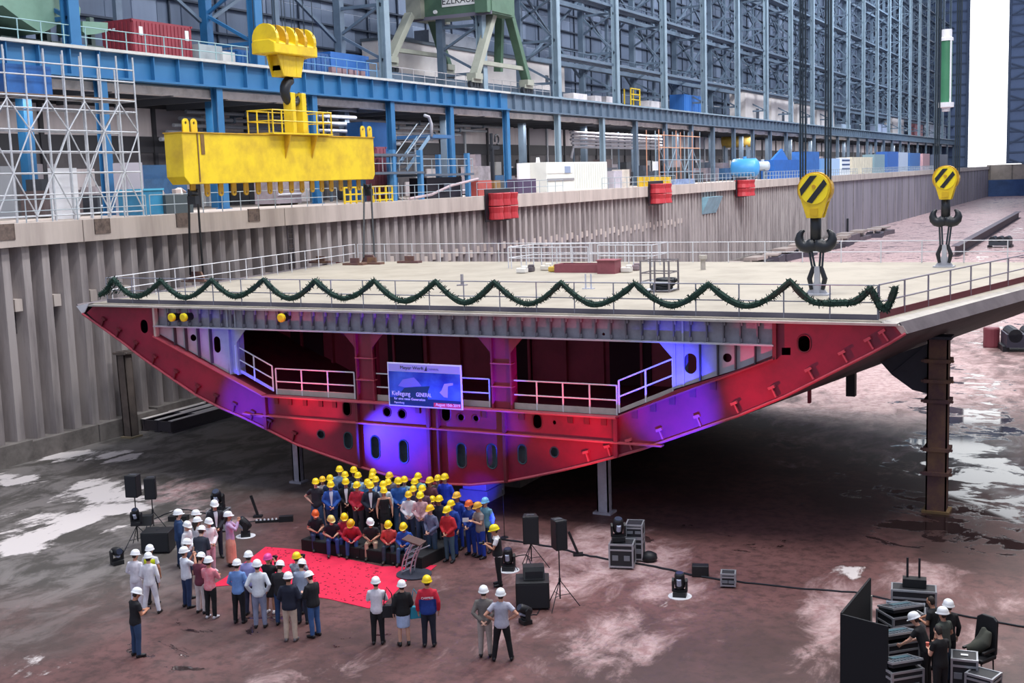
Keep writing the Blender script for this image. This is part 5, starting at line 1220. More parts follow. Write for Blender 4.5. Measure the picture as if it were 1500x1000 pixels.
def frames(pose):
    ar, al, st, lean, hp, hy = POSES[pose]
    sit = st == 'sit'
    dz = -.44 if sit else 0.0
    piv = Vector((0, 0, .95)); T = Matrix.Translation(piv+Vector((0, 0, dz))) @ Matrix.Rotation(-math.radians(lean), 4, 'X') @ Matrix.Translation(-piv)
    nk = Vector((0, 0, 1.51)); Hd = T @ Matrix.Translation(nk) @ Matrix.Rotation(math.radians(hy), 4, 'Z') @ Matrix.Rotation(-math.radians(hp-lean*.5), 4, 'X') @ Matrix.Translation(-nk)
    arms = []
    for s, nm in ((1, ar), (-1, al)):
        sh = T @ Vector((s*.168, 0, 1.405))
        if nm == 'S': e = T @ Vector((s*.26, .02, 1.16)); w = Vector((s*.06, .38, .64))
        elif nm == 'K': e = T @ Vector((s*.28, .1, 1.15)); w = Vector((s*.07, .50, .55))
        else:
            a, c = ARMS[nm]; e = T @ Vector((s*a[0], a[1], a[2])); w = T @ Vector((s*c[0], c[1], c[2]+(.03 if nm in ('cross', 'clasp') and s > 0 else 0)))
        arms.append((sh, e, w, s))
    legs = []
    for s in (1, -1):
        hip = Vector((s*.088, 0, .90+dz))
        if st == 'walk': k, a = ((.10, .12, .50), (.11, .22, .085)) if s > 0 else ((.10, -.02, .49), (.11, -.26, .11))
        else: k, a = LEGS[st]
        legs.append((hip, Vector((s*k[0], k[1], k[2])), Vector((s*a[0], a[1], a[2])), s))
    return T, Hd, arms, legs, sit
_PC = {}
def pc(key, fn):
    if key not in _PC: _PC[key] = fn()
    return _PC[key]
def hand_tubes(e, w, s):
    d = (w-e).normalized(); ac = Vector((0, 1, .25)); ac = (ac-d*ac.dot(d))
    if ac.length < .3: ac = Vector((0, .2, 1)); ac = ac-d*ac.dot(d)
    ac.normalize(); n = d.cross(ac).normalized()
    if n.x*s > 0: n = -n
    out = [([w-d*.01, w+d*.035, w+d*.085], [.024, .040, .040], [.017, .016, .014], ac.cross(d))]
    for i, (o, L) in enumerate(((.033, .068), (.011, .078), (-.012, .072), (-.034, .056))):
        b = w+d*.08+ac*o; m = b+d*L*.55+ac*o*.25+n*.010; t = b+d*L*.9+ac*o*.3+n*.034
        out.append(([b, m, t], [.0095, .009, .0078]))
    b = w+d*.03+ac*.034; out.append(([b, b+d*.028+ac*.022+n*.008, b+d*.062+ac*.026+n*.02], [.012, .0105, .009]))
    return out
def body_mesh(pose):
    T, Hd, arms, legs, sit = frames(pose)
    V = lambda x, y, z: Vector((x, y, z))
    tb = [([T @ V(0, 0, z) for z, a, b in TORSO], [a-.006 for z, a, b in TORSO], [b-.006 for z, a, b in TORSO], (0, 1, 0)),
          ([T @ V(0, 0, 1.44), T @ V(0, .005, 1.50), Hd @ V(0, .01, 1.58)], [.064, .056, .054], None, (0, 1, 0))]
    hz = [(1.515, .032, .040, .045), (1.535, .048, .060, .035), (1.575, .062, .080, .022), (1.62, .070, .090, .014), (1.665, .075, .097, .008), (1.705, .070, .090, .004), (1.735, .050, .066, 0), (1.75, .02, .03, 0)]
    tb.append(([Hd @ V(0, y, z) for z, a, b, y in hz], [a for z, a, b, y in hz], [b for z, a, b, y in hz], (0, 1, 0)))
    tb.append(([Hd @ V(0, .100, 1.655), Hd @ V(0, .118, 1.622), Hd @ V(0, .108, 1.605)], [.009, .015, .011]))
    tb.append(([Hd @ V(-.05, .088, 1.672), Hd @ V(0, .102, 1.674), Hd @ V(.05, .088, 1.672)], [.009, .010, .009]))
    for s in (-1, 1): tb.append(([Hd @ V(s*.074, .005, 1.595), Hd @ V(s*.083, -.004, 1.63), Hd @ V(s*.078, -.002, 1.66)], [.010, .016, .010]))
    for sh, e, w, s in arms:
        u = sh+(e-sh)*.5; f = e+(w-e)*.35
        tb.append(([T @ V(s*.11, 0, 1.405), sh, u, e, f, w], [.06, .058, .047, .041, .042, .026]))
        tb += hand_tubes(e, w, s)
    for hp, k, a, s in legs:
        tb.append(([hp, hp.lerp(k, .45), k, k.lerp(a, .35)+V(0, -.012, 0), a], [.088, .078, .054, .056, .037]))
        tb.append(([a+V(0, -.045, -.05), a+V(0, .03, -.045), a+V(s*.02, .14, -.06)], [.034, .036, .026]))
    me = solid(tb, .0095, 2)
    ey = [Hd @ V(s*.031, .094, 1.648) for s in (-1, 1)]; mo = Hd @ V(0, .098, 1.568)
    ids = []
    for p in me.polygons:
        c = p.center
        if min((c-q).length for q in ey) < .0135: ids.append(1)
        elif abs((Hd.inverted() @ c).z-1.568) < .009 and abs((Hd.inverted() @ c).x) < .026 and (c-mo).length < .04: ids.append(2)
        else: ids.append(0)
    me.materials.append(None); me.materials.append(None); me.materials.append(None)
    me.polygons.foreach_set('material_index', ids); return me
def top_mesh(pose, kind):
    T, Hd, arms, legs, sit = frames(pose); V = lambda x, y, z: Vector((x, y, z))
    inf = {'tee': .012, 'shirt': .014, 'jacket': .026, 'vest': .030, 'dress': .013, 'tank': .011}[kind]
    lo = {'tee': .84, 'shirt': .87, 'jacket': .82, 'vest': .88, 'dress': .86, 'tank': .88}[kind]
    rr = [(z, a+inf+(.012 if z < 1.2 and kind in ('jacket', 'tee') else 0), b+inf+(.01 if z < 1.2 else 0)) for z, a, b in TORSO if z >= lo-.03]
    if kind in ('vest', 'tank'): rr = [q for q in rr if q[0] < 1.44]
    tb = [([T @ V(0, 0, z) for z, a, b in rr], [a for z, a, b in rr], [b for z, a, b in rr], (0, 1, 0))]
    for sh, e, w, s in arms:
        sh0 = T @ V(s*.10, 0, 1.40)
        if kind in ('vest', 'tank'): tb.append(([T @ V(s*.09, 0, 1.34), T @ V(s*.085, 0, 1.462)], [.05, .04])); continue
        if kind in ('tee', 'dress'): tb.append(([sh0, sh, sh+(e-sh)*.62], [.07, .07, .066]))
        else: tb.append(([sh0, sh, sh+(e-sh)*.5, e, e+(w-e)*.4, e+(w-e)*.93], [.068, .068+inf*.3, .050+inf, .044+inf, .042+inf*.8, .036+inf*.5]))
    return solid(tb, .017, 4)
def pants_mesh(pose, kind):
    T, Hd, arms, legs, sit = frames(pose); V = lambda x, y, z: Vector((x, y, z)); dz = -.44 if sit else 0
    if kind in ('skirt', 'longskirt', 'dress'):
        zb = {'skirt': .52, 'longskirt': .14, 'dress': .58}[kind]; k = 1.0 if kind != 'longskirt' else 1.15
        rr = [(1.02, .162, .118), (.95, .178, .13), (.86, .19, .14), (.72, .185*k, .145*k), (zb+.02, .18*k, .15*k), (zb, .178*k, .148*k)]
        return solid([([V(0, 0, z) for z, a, b in rr], [a for z, a, b in rr], [b for z, a, b in rr], (0, 1, 0))], .018, 3)
    top = [(.86+dz, .150, .115), (.92+dz, .178, .132), (1.0+dz, .170, .124), (1.06+dz, .160, .116)]
    tb = [([V(0, 0, z) for z, a, b in top], [a for z, a, b in top], [b for z, a, b in top], (0, 1, 0))]
    for hp, k, a, s in legs:
        if kind == 'shorts': tb.append(([hp, hp.lerp(k, .5), hp.lerp(k, .95)], [.1, .095, .085]))
        else: tb.append(([hp, hp.lerp(k, .45), k, k.lerp(a, .4)+V(0, -.008, 0), a+V(0, 0, -.015)], [.102, .094, .074, .070, .060]))
    return solid(tb, .017, 3)
def shoes_mesh(pose, s0):
    T, Hd, arms, legs, sit = frames(pose); V = lambda x, y, z: Vector((x, y, z)); mb = MB()
    for hp, k, a, s in legs:
        if s != s0: continue
        z = a.z-.085
        mb.tube([V(a.x-s*.005, a.y-.075, z+.045), V(a.x, a.y-.03, z+.055), V(a.x+s*.01, a.y+.06, z+.05), V(a.x+s*.02, a.y+.14, z+.038), V(a.x+s*.025, a.y+.185, z+.03)], [.03, .042, .046, .048, .028], 12, ry=[.042, .054, .05, .036, .026], up=(0, 0, 1))
        mb.tube([V(a.x, a.y-.01, z+.05), V(a.x, a.y-.005, z+.12)], [.05, .047], 12)
    return mb.mesh('shoe')
def helmet_mesh(pose, part):
    T, Hd, *_ = frames(pose); mb = MB(); n = 20; V = Vector; R = Matrix.Translation((0, -.005, 1.672)) @ Matrix.Rotation(math.radians(4), 4, 'X')
    def ring(rx, ry, z, y=0): return [Hd @ (R @ V((1.05*rx*math.cos(2*PI*i/n), y+1.05*ry*math.sin(2*PI*i/n), z*1.06))) for i in range(n)]
    if part == 'shell':
        prof = [(.100, .118, -.012), (.126, .150, -.012), (.128, .152, .0), (.112, .136, .012), (.110, .134, .04), (.100, .122, .08), (.080, .098, .112), (.048, .06, .134), (.015, .02, .142)]
        vs = [p for a, b, z in prof for p in ring(a, b, z)]
        fs = [(i*n+j, i*n+(j+1) % n, (i+1)*n+(j+1) % n, (i+1)*n+j) for i in range(len(prof)-1) for j in range(n)]+[tuple(range((len(prof)-1)*n, len(prof)*n))]
        mb.add(vs, fs)
        for x in (-.035, 0, .035): mb.tube([Hd @ (R @ V((x, y, z+(.0 if x == 0 else -.008)))) for y, z in ((-.125, .05), (-.09, .108), (-.03, .140), (.03, .142), (.09, .110), (.125, .05))], .010, 6)
    else:
        pts = [V((.115*math.cos(a), .03+(.165)*math.sin(a), -.010-.006*math.sin(a))) for a in [PI*i/10 for i in range(11)]]
        inn = [V((.095*math.cos(a), .02+.11*math.sin(a), .010)) for a in [PI*i/10 for i in range(11)]]
        vs = [Hd @ (R @ p) for p in pts]+[Hd @ (R @ p) for p in inn]
        mb.add(vs, [(i, i+1, 12+i, 11+i) for i in range(10)])
        mb.add([v+Vector((0, 0, -.006)) for v in vs], [(i, 11+i, 12+i, i+1) for i in range(10)])
    return mb.mesh('helmet')
def hair_mesh(pose, long):
    T, Hd, *_ = frames(pose); V = Vector
    hz = [(1.56, .05, .05, -.04), (1.60, .068, .070, -.028), (1.66, .080, .092, -.018), (1.71, .077, .090, -.010), (1.75, .054, .066, -.006), (1.768, .02, .03, 0)]
    tb = [([Hd @ V((0, y, z)) for z, a, b, y in hz], [a for z, a, b, y in hz], [b for z, a, b, y in hz], (0, 1, 0))]
    if long: tb.append(([Hd @ V((0, -.045, 1.66)), Hd @ V((0, -.085, 1.56)), Hd @ V((0, -.105, 1.46)), Hd @ V((0, -.11, 1.36))], [.072, .078, .075, .04], [.05, .045, .035, .02], (0, 1, 0)))
    return solid(tb, .014, 3)
def front_mesh(pose, kind):
    T, *_ = frames(pose); vs = []; mb = MB()
    def ry(z, a_):
        for i in range(len(TORSO)-1):
            z0, a0, b0 = TORSO[i]; z1, a1, b1 = TORSO[i+1]
            if z0 <= z <= z1: f = (z-z0)/(z1-z0); return b0+(b1-b0)*f+a_
        return .07+a_
    zs = [1.0, 1.1, 1.2, 1.3, 1.38, 1.44, 1.475]
    if kind == 'shirt': ws = [.018, .026, .036, .046, .056, .06, .05]; off = .046
    elif kind == 'tie': ws = [.012, .018, .018, .015, .012, .014, .016]; off = .053
    for z, w in zip(zs, ws):
        y = ry(z, off if z < 1.4 else off-.012)
        for x in (-w, 0, w): vs.append(T @ Vector((x, y-abs(x)*.15, z)))
    n = len(zs)
    mb.add(vs+[v-Vector((0, .01, 0)) for v in vs], [(3*i+j, 3*i+j+1, 3*i+j+4, 3*i+j+3) for i in range(n-1) for j in range(2)]+[(3*n+3*i+j, 3*n+3*i+j+3, 3*n+3*i+j+4, 3*n+3*i+j+1) for i in range(n-1) for j in range(2)])
    return mb.mesh('front')
SKINS = ['#c9937a', '#d3a088', '#b98368', '#dcae98']
EYEM = mat('#241c1c', .4)
def setm(o, *ms):
    while len(o.data.materials) < len(ms): o.data.materials.append(None)
    for i, m in enumerate(ms):
        o.material_slots[i].link = 'OBJECT'; o.material_slots[i].material = m
_pn = [0]
def cloth(c, pat=None):
    if pat: return mat(c, .85, dirt=.85, dirtc=pat, scale=9)
    return mat(c, .85, dirt=.35, scale=5)
def person(label, at, pose, face, top, bot, hat='#f0d21c', z0=0.0, feet=None, H=1.77, shoes='#1d1c20', hair='#3a2a22', long=False, front=None, vest=None, group=None, sk=None, by='head'):
    k = _pn[0]; _pn[0] += 1
    s = H/1.75; T, Hd, arms, legs, sit = frames(pose)
    if by == 'head':
        hv = Hd @ Vector((0, 0, 1.80)); p = fl(at[0], at[1], z0+hv.z*s); p.z = z0
    else: p = fl(at[0], at[1]); hv = Vector((0, 0, 0))
    v = Vector((p.x, p.y)).normalized(); rz = math.atan2(-v.x, v.y)-math.radians(face)
    if by == 'head':
        d = Vector((hv.x, hv.y, 0))*s; d.rotate(Euler((0, 0, rz))); p = p-d; p.z = z0
    t = thing('person', label, 'person', p, rz, group); t.scale = (s, s, s)
    skin = mat(sk or SKINS[k % 4], .55)
    b = link_mesh('body', pc(('b', pose), lambda: body_mesh(pose)), [], t); setm(b, skin, EYEM, mat('#9c5a52', .6))
    kind, c = top[0], top[1]
    o = link_mesh({'tee': 't_shirt', 'shirt': 'shirt', 'jacket': 'jacket', 'dress': 'dress_top', 'tank': 'dress_top', 'vest': 'waistcoat'}[kind], pc(('t', pose, kind), lambda: top_mesh(pose, kind)), [], t)
    setm(o, cloth(c, top[2] if len(top) > 2 else None))
    bk = bot[0] if isinstance(bot, tuple) else 'pants'; bc = bot[1] if isinstance(bot, tuple) else bot
    o = link_mesh({'pants': 'trousers', 'shorts': 'shorts'}.get(bk, 'skirt'), pc(('p', pose, bk), lambda: pants_mesh(pose, bk)), [], t); setm(o, cloth(bc))
    for sd in (1, -1):
        o = link_mesh('shoe', pc(('s', pose, sd), lambda: shoes_mesh(pose, sd)), [], t, True); setm(o, mat(shoes, .5))
    if hat:
        h = link_mesh('hard_hat', pc(('h', pose), lambda: helmet_mesh(pose, 'shell')), [], t, True); setm(h, mat(hat, .35))
        o = link_mesh('peak', pc(('hp', pose), lambda: helmet_mesh(pose, 'peak')), [], h, True); setm(o, mat(hat, .35))
    o = link_mesh('hair', pc(('r', pose, long), lambda: hair_mesh(pose, long)), [], t); setm(o, mat(hair, .7))
    if front:
        o = link_mesh('shirt_front', pc(('f', pose, 'shirt'), lambda: front_mesh(pose, 'shirt')), [], t, True); setm(o, mat(front, .8))
    if vest:
        o = link_mesh('waistcoat', pc(('t', pose, 'vest'), lambda: top_mesh(pose, 'vest')), [], t); setm(o, cloth(vest))
    return t
Y_, W_, O_ = '#f2cf12', '#eceef0', '#e0622c'
BL, RD, NV, BK = '#2452a6', '#c02a3e', '#1f2533', '#18181c'
JN, DJ = '#3d5578', '#2a3a5a'
RZ = .4   # stage riser
# the crowd in front of the hull: seated row
G1 = None
bench = [
 ('person seated at the end of the stage edge in a dark polo, orange hard hat', (462, 748), 'sit1', 172, ('tee', '#22222e'), '#2a355c', O_, None),
 ('person seated in a dark tee looking aside, straw coloured hard hat', (485, 756), 'sit3', 176, ('tee', '#241c2c'), '#2a3f80', '#d8c070', None),
 ('person seated in a red jacket behind the leaning red jacket, yellow hard hat', (504, 753), 'sit1', 178, ('jacket', '#b82a46'), '#28407c', Y_, None),
 ('person seated leaning far forward in a red jacket and jeans, amber hard hat', (513, 763), 'sit2', 184, ('jacket', RD), '#2c4f86', '#e6b020', None),
 ('person seated in a black tee and khaki trousers with a white hard hat', (542, 760), 'sit3', 186, ('tee', '#26242c'), '#b49a84', W_, None),
 ('person seated in a coral red shirt with folded hands, yellow hard hat', (568, 764), 'sit1', 190, ('shirt', '#d4504c'), '#2b3c4c', Y_, None),
 ('person seated last beside the silver lectern in a blue jacket', (590, 767), 'sit1', 196, ('jacket', '#2a55b0'), '#3a5a80', Y_, None)]
SEATED = [person(lb, at, ps, fc, tp, bt, ht, z0=.03, H=1.74, shoes='#2a2624') for lb, at, ps, fc, tp, bt, ht, x in bench]
HT = [1.77, 1.652, 1.77, 1.77, 1.86, 1.772, 1.77, 1.838, 1.8, 1.77, 1.758, 1.833, 1.791, 1.76, 1.744, 1.787, 1.741, 1.698, 1.84, 1.84, 1.775, 1.66, 1.68, 1.716, 1.771, 1.84, 1.776, 1.82, 1.73, 1.86, 1.693, 1.807, 1.77, 1.77, 1.8, 1.86, 1.77, 1.8, 1.77]
def crowd(lb, px, py, ps, fc, tp, bt, hat=Y_, z0=RZ, **k):
    k['H'] = HT.pop(0)
    return person(lb, (px, py), ps, fc, tp, bt, hat, z0=z0, **k)
crowd('person at the left end of the standing crowd almost hidden behind a pale tee', 462, 701, 'hip1', 190, ('tee', '#2a2a34'), JN, z0=RZ)
crowd('person in a pale grey patterned tee at the left of the standing crowd', 472, 698, 'pocket', 168, ('tee', '#d2cccc', '#9a949c'), JN, '#eab91c')
crowd('person in a blue jacket open over a pale shirt, front left of standing crowd', 484, 705, 'clasp', 180, ('jacket', BL), '#24365c', front='#cfd8ea')
crowd('person peeking over the blue jacket at the left of the crowd', 483, 696, 'stand', 184, ('jacket', '#2c3a5c'), NV)
crowd('person at the very back in a light blue shirt, highest yellow hat on the left', 497, 683, 'stand', 182, ('shirt', '#8fb2dc'), NV, H=1.86)
crowd('person squeezed in the second row above the black suit', 505, 691, 'stand', 182, ('jacket', '#20304e'), NV)
crowd('person in a black suit with a white shirt front, beside the red jacket', 506, 701, 'clasp', 182, ('jacket', '#17181e'), BK, front='#e8eaf0')
crowd('person at the very back with a dark jacket, second highest hat on the left', 518, 684, 'stand', 184, ('jacket', '#272a3a'), NV, H=1.85)
crowd('person in a pale blue striped shirt behind the red jacket', 524, 692, 'stand', 186, ('shirt', '#a9c2d8', '#5a86b8'), NV, H=1.8)
crowd('person in a red and navy work jacket standing between two dark suits', 522, 706, 'clasp', 196, ('jacket', '#c4283f', '#7a2038'), '#4a444c')
crowd('person in a teal blue shirt behind the second dark suit', 538, 702, 'stand', 186, ('shirt', '#3a7ab0'), NV, H=1.72)
crowd('person in a navy suit with a white shirt line next to the woman in black', 542, 706, 'clasp', 182, ('jacket', '#1d2436'), BK, front='#d8dce6')
crowd('person at the very back near the middle, behind the lower of two stacked hats', 546, 687, 'stand', 184, ('jacket', '#2a3450'), NV, H=1.84)
crowd('person one row below the back hat in the middle of the crowd', 545, 693, 'stand', 186, ('jacket', '#24304a'), NV, H=1.76)
crowd('person in a blue jacket with a white collar behind the woman in black', 550, 698, 'stand', 190, ('jacket', '#274a96'), NV, front='#dfe6f2')
crowd('person in a white shirt half hidden right of the woman in black', 561, 705, 'stand', 190, ('shirt', '#c9d4e2'), NV)
crowd('person in a dark jacket above the woman in black', 568, 702, 'stand', 188, ('jacket', '#28344e'), NV)
crowd('woman in a black sleeveless dress with bare arms in the front row', 562, 714, 'stand', 176, ('tank', '#17151a'), ('dress', '#17151a'), hair='#4a2e22', long=True, H=1.68)
crowd('person at the very back in a grey top against the red hull, middle of crowd', 570, 692, 'stand', 200, ('tee', '#7a7480'), NV, '#e6bc2a', H=1.84)
crowd('person in a bright blue jacket with white patches and jeans, front row middle', 583, 700, 'clasp', 176, ('jacket', '#2f62b4'), '#54759c', H=1.84)
crowd('person in a pale shirt behind the bright blue jacket', 592, 698, 'stand', 184, ('shirt', '#9cc0d0'), NV, H=1.8)
crowd('woman in a white blouse and jeans next to the checked shirt', 598, 720, 'clasp', 188, ('shirt', '#e6e4ea'), '#39435c', '#e8bc14', H=1.66, long=True)
crowd('person in a dark top behind the woman in the white blouse', 605, 712, 'stand', 190, ('tee', '#34304a'), NV, H=1.72)
crowd('person in a pink checked shirt with clasped hands, head bowed', 615, 721, 'clasp', 186, ('shirt', '#d8b0b4', '#9a6a78'), '#3f4c66', '#f2dc14', H=1.72)
crowd('person near the hull keel with a dark shirt, hat left of the teal shirt', 607, 701, 'stand', 190, ('shirt', '#3a3450'), NV)
crowd('person in a pale teal shirt at the back below the hull keel', 612, 693, 'stand', 196, ('shirt', '#8cc4c8'), NV, H=1.84)
crowd('person in a dark pinkish top behind the checked shirt', 618, 711, 'stand', 190, ('tee', '#6a4a5c'), NV)
crowd('person at the back by the keel web looking left', 629, 699, 'stand', 210, ('shirt', '#6a3a4a'), NV, '#eec61e', H=1.82)
crowd('person in a grey brown tee with folded arms at the back right of the keel', 641, 696, 'cross', 196, ('tee', '#6e625e'), NV, H=1.84)
crowd('person in bright blue overalls at the back right end of the top row', 651, 694, 'stand', 204, ('jacket', '#1f3ec8'), '#1f3cb4', H=1.86)
# standing on the floor at the right of the stage
fl_ = dict(z0=0.0)
crowd('person in a pink shirt behind the grey plaid shirt', 633, 727, 'stand', 196, ('shirt', '#d6929c'), '#39496a', **fl_)
crowd('person in a dark jacket behind the pink shirt and red jacket', 643, 726, 'stand', 196, ('jacket', '#2a2c3c'), NV, H=1.8, **fl_)
crowd('person in a grey plaid shirt and jeans standing beside the silver lectern', 629, 740, 'clasp', 222, ('shirt', '#6f7490', '#4f5270'), '#3a5068', '#eebf1c', **fl_)
crowd('person in a red work jacket and jeans standing at the front right of the crowd', 654, 742, 'clasp', 214, ('jacket', '#c4262f'), '#4a6272', **fl_)
crowd('person in blue overalls looking over the red work jacket', 660, 733, 'stand', 212, ('jacket', '#2448a4'), '#22428e', H=1.8, **fl_)
crowd('person in royal blue overalls and an amber hat right of the red jacket', 668.5, 721, 'stand', 216, ('jacket', '#2040a6'), '#1f3c9e', '#e8b038', H=1.86, **fl_)
crowd('person in blue overalls with an orange hard hat at the right of the crowd', 686, 733, 'clasp', 216, ('jacket', '#2446a0'), '#20409c', O_, **fl_)
crowd('person in a grey tee over blue dungarees at the crowd edge', 698, 736, 'cam', 236, ('tee', '#8f8584'), '#1f3ca0', '#d8a032', H=1.8, **fl_)
crowd('person in a teal jacket with a light blue hard hat behind the dungarees', 710, 729, 'stand', 214, ('jacket', '#6f9fb0'), '#3a4a60', '#6fb4e0', **fl_)
# photographer and audience
def stand(lb, hx, hy, ps, fc, tp, bt, hat=W_, **k): return person(lb, (hx, hy), ps, fc, tp, bt, hat, z0=0.0, **k)
stand('photographer in a black waistcoat over a white tee, walking right of the crowd', 722, 769, 'cam', 268, ('tee', '#eceaec'), BK, '#f2dc14', vest='#1a1a1e', H=1.82)
stand('person in a black tee and jeans looking at a phone, alone at lower left', 203, 861, 'text', 62, ('tee', '#1b1a1f'), '#2f4668', H=1.78, sk='#c08468')
stand('person in white overalls nearer the dock wall, beside another in white', 199, 805, 'look', 30, ('shirt', '#e6e2ea'), '#e2dce6', H=1.74)
stand('person in white overalls standing with feet wide apart, dark tool pouch', 217, 809, 'wide', 18, ('shirt', '#ecebf2'), '#eae8f0', H=1.74)
stand('person in a yellow safety vest behind the white overalls', 219, 798, 'stand', 24, ('tee', '#dcdce2'), '#2c2a32', vest='#d8e81e', H=1.74)
stand('person in a navy suit beside the black subwoofer, looking toward the stage', 261, 746, 'stand', 78, ('jacket', '#24406a'), '#1f3558', front='#e4e6ee', H=1.86)
stand('person in a grey and white top turned away from the navy suit', 275, 764, 'look', 120, ('shirt', '#e2e4ea'), '#6a7288', H=1.72)
stand('person with a flat white hat at the back of the left group', 287, 747, 'stand', 90, ('jacket', '#3a3036'), NV, H=1.7)
stand('dark haired person in white shirt behind the white overall lady', 289, 757, 'stand', 60, ('shirt', '#e4e2e6'), '#3a3c48', H=1.68, long=True)
stand('broad person in a dark suit jacket with back to camera, left group', 296, 770, 'bend', 20, ('jacket', '#222838'), '#1c2130', H=1.82)
stand('woman in a white blouse and pale pink trousers in the left group', 306, 759, 'clasp', 150, ('shirt', '#ece6ec'), '#e0b8c8', H=1.72, shoes='#e6dfe2')
stand('tall person in a dark suit before the flight case in the left group', 314, 733, 'clasp', 170, ('jacket', '#22242e'), '#23283a', front='#dcdce4', H=1.9)
stand('woman in a lavender top and long peach skirt at the back of the left group', 334, 749, 'phone', 96, ('shirt', '#c4a6cc'), ('longskirt', '#dba08c'), H=1.74, long=True, hair='#2c1e1c')
stand('person behind the white tee photographer, hat seen above the raised phone', 275, 789, 'look', 60, ('shirt', '#3c4660'), NV, H=1.76)
stand('person in a white tee and jeans holding a phone up with both hands', 269, 801, 'phone', 60, ('tee', '#e4e8f2'), '#26385e', H=1.76)
stand('person in a maroon top and pale trousers behind the pink shirt', 296, 809, 'text', 40, ('shirt', '#6a2f42'), '#d8cac8', H=1.72)
stand('person in a pink patterned shirt and black trousers, arms folded', 305, 815, 'cross', 32, ('shirt', '#e8828e', '#f0b0b4'), '#15151a', H=1.74, shoes='#c9c6cc')
stand('person in a blue shirt and black trousers seen from behind at the carpet edge', 347, 819, 'clasp', 22, ('shirt', '#6f94d0'), '#15151b', H=1.76)
stand('person in a lavender blue shirt standing on the carpet corner behind the blue shirt', 364, 807, 'clasp', 26, ('shirt', '#a9a8dc'), '#3a3e58', H=1.8)
stand('person in a white shirt and light grey trousers seen from behind', 376, 820, 'pockets', 10, ('shirt', '#e2e8f0'), '#8a8fa8', H=1.86)
stand('woman in a pink hard hat and short black skirt taking pictures', 392, 811, 'phone', 30, ('jacket', '#1b1a20'), ('skirt', '#1b1a20'), '#e0489a', H=1.7, shoes='#e4dede', hair='#b08a5a')
stand('person in a black shirt and jeans between pink hat and navy jacket', 411, 821, 'text', 20, ('shirt', '#26262c'), '#2c456e', H=1.76)
stand('photographer with a yellow hard hat and patterned top on the carpet edge', 434, 809, 'phone', 24, ('shirt', '#b9bcc8', '#35384a'), '#2f3448', Y_, H=1.74)
stand('person in a grey blue shirt behind the black jacket and jeans', 443, 819, 'text', 20, ('shirt', '#a4b0c8'), '#262a3a', H=1.76)
stand('person in a navy jacket and beige trousers seen from behind', 422, 838, 'clasp', 16, ('jacket', '#1a1f33'), '#c9b4a2', H=1.82, shoes='#6a6468')
stand('person in a black jacket and faded jeans beside the navy jacket', 450, 837, 'text', 318, ('jacket', '#1a1a20'), '#3e5f92', H=1.76)
t1 = stand('person in a white blouse and black trousers with a black shoulder bag', 550, 845, 'cross', 8, ('shirt', '#e8e2ea'), '#16151a', H=1.76)
t2 = stand('woman in a black jacket and pale blue skirt with a teal bag', 588, 850, 'bagged', 352, ('jacket', '#16161b'), ('skirt', '#aebfe0'), H=1.7, shoes='#1a1a1e')
t3 = stand('person in a red and blue work jacket with back lettering, yellow hard hat', 625, 843, 'stand', 4, ('jacket', '#c9243c'), '#1d2030', Y_, H=1.84)
def lower_panel(me):
    c = me.copy()
    while len(c.materials) < 2: c.materials.append(None)
    c.polygons.foreach_set('material_index', [1 if p.center.z < 1.24 and abs(p.center.x) < .215 else 0 for p in c.polygons]); return c
o = [q for q in t3.children if q.name.startswith('jacket')][0]; o.data = lower_panel(o.data); setm(o, cloth('#c9243c'), cloth('#1f3c8c'))
text_obj('back_lettering', 'CARPRES', .075, mat('#e6e8f4', .7), t3, (0, -.150, 1.262), (PI/2-.1, 0, 0))
stand('person in a grey brown shirt and beige trousers seen from behind', 708, 858, 'behind', 6, ('shirt', '#76706c'), '#b0a29a', H=1.8)
stand('person in a light grey tee and black trousers with hands on hips', 733, 862, 'hips', 2, ('tee', '#bcbccb'), '#141419', H=1.82)
# sound crew behind the black screen
stand('crew person in black with a white hard hat bent over the consoles', 1335, 897, 'bend', 290, ('tee', '#17171b'), BK, H=1.76)
stand('bareheaded crew person in a black tee reaching toward the lighting desk', 1361, 871, 'reach', 300, ('tee', '#1b1d20'), BK, None, H=1.76, hair='#2c221c')
stand('crew person in black with a white hard hat behind the grey green tee', 1389, 878, 'stand', 330, ('shirt', '#17181d'), BK, H=1.8)
stand('crew person in a grey green tee with a white hard hat', 1380, 889, 'clasp', 310, ('tee', '#4c524c'), '#3a4658', H=1.78)
stand('bareheaded crew person in a black tee nearest to the small flight case', 1371, 914, 'text', 318, ('tee', '#141418'), BK, None, H=1.78, hair='#241d1a')

# things people carry
def carried(name, label, cat, base, off, build):
    m = Matrix.Translation(base.location) @ Matrix.Rotation(base.rotation_euler.z, 4, 'Z'); p = m @ (Vector(off)*base.scale.x)
    t = thing(name, label, cat, p, base.rotation_euler.z); build(t); return t
def bag(c, w, h, d):
    def f(t):
        MB().prism([(-w/2, -d/2, 0), (w/2, -d/2, 0), (w/2*.8, -d/2, h), (-w/2*.8, -d/2, h)], (0, d, 0)).build('bag_body', mat(c, .7), t, None, False, .02)
        MB().tube([(-w*.35, 0, h), (-w*.2, 0, h+.3), (-.02, .0, h+.48), (w*.3, 0, h+.3), (w*.35, 0, h)], .014, 6).build('strap', mat(c, .7), t)
    return f
carried('shoulder_bag', 'black shoulder bag on the hip of the white blouse and black trousers', 'bag', t1, (.30, -.02, .72), bag('#16161d', .34, .34, .14))
carried('handbag', 'teal handbag held by the woman in the black jacket', 'bag', t2, (.34, .05, .70), bag('#2f9ab4', .30, .32, .14))
ppl = [o for o in bpy.data.objects if o.name.split('.')[0] == 'person']
def who(s): return [o for o in ppl if s in o['label']][0]
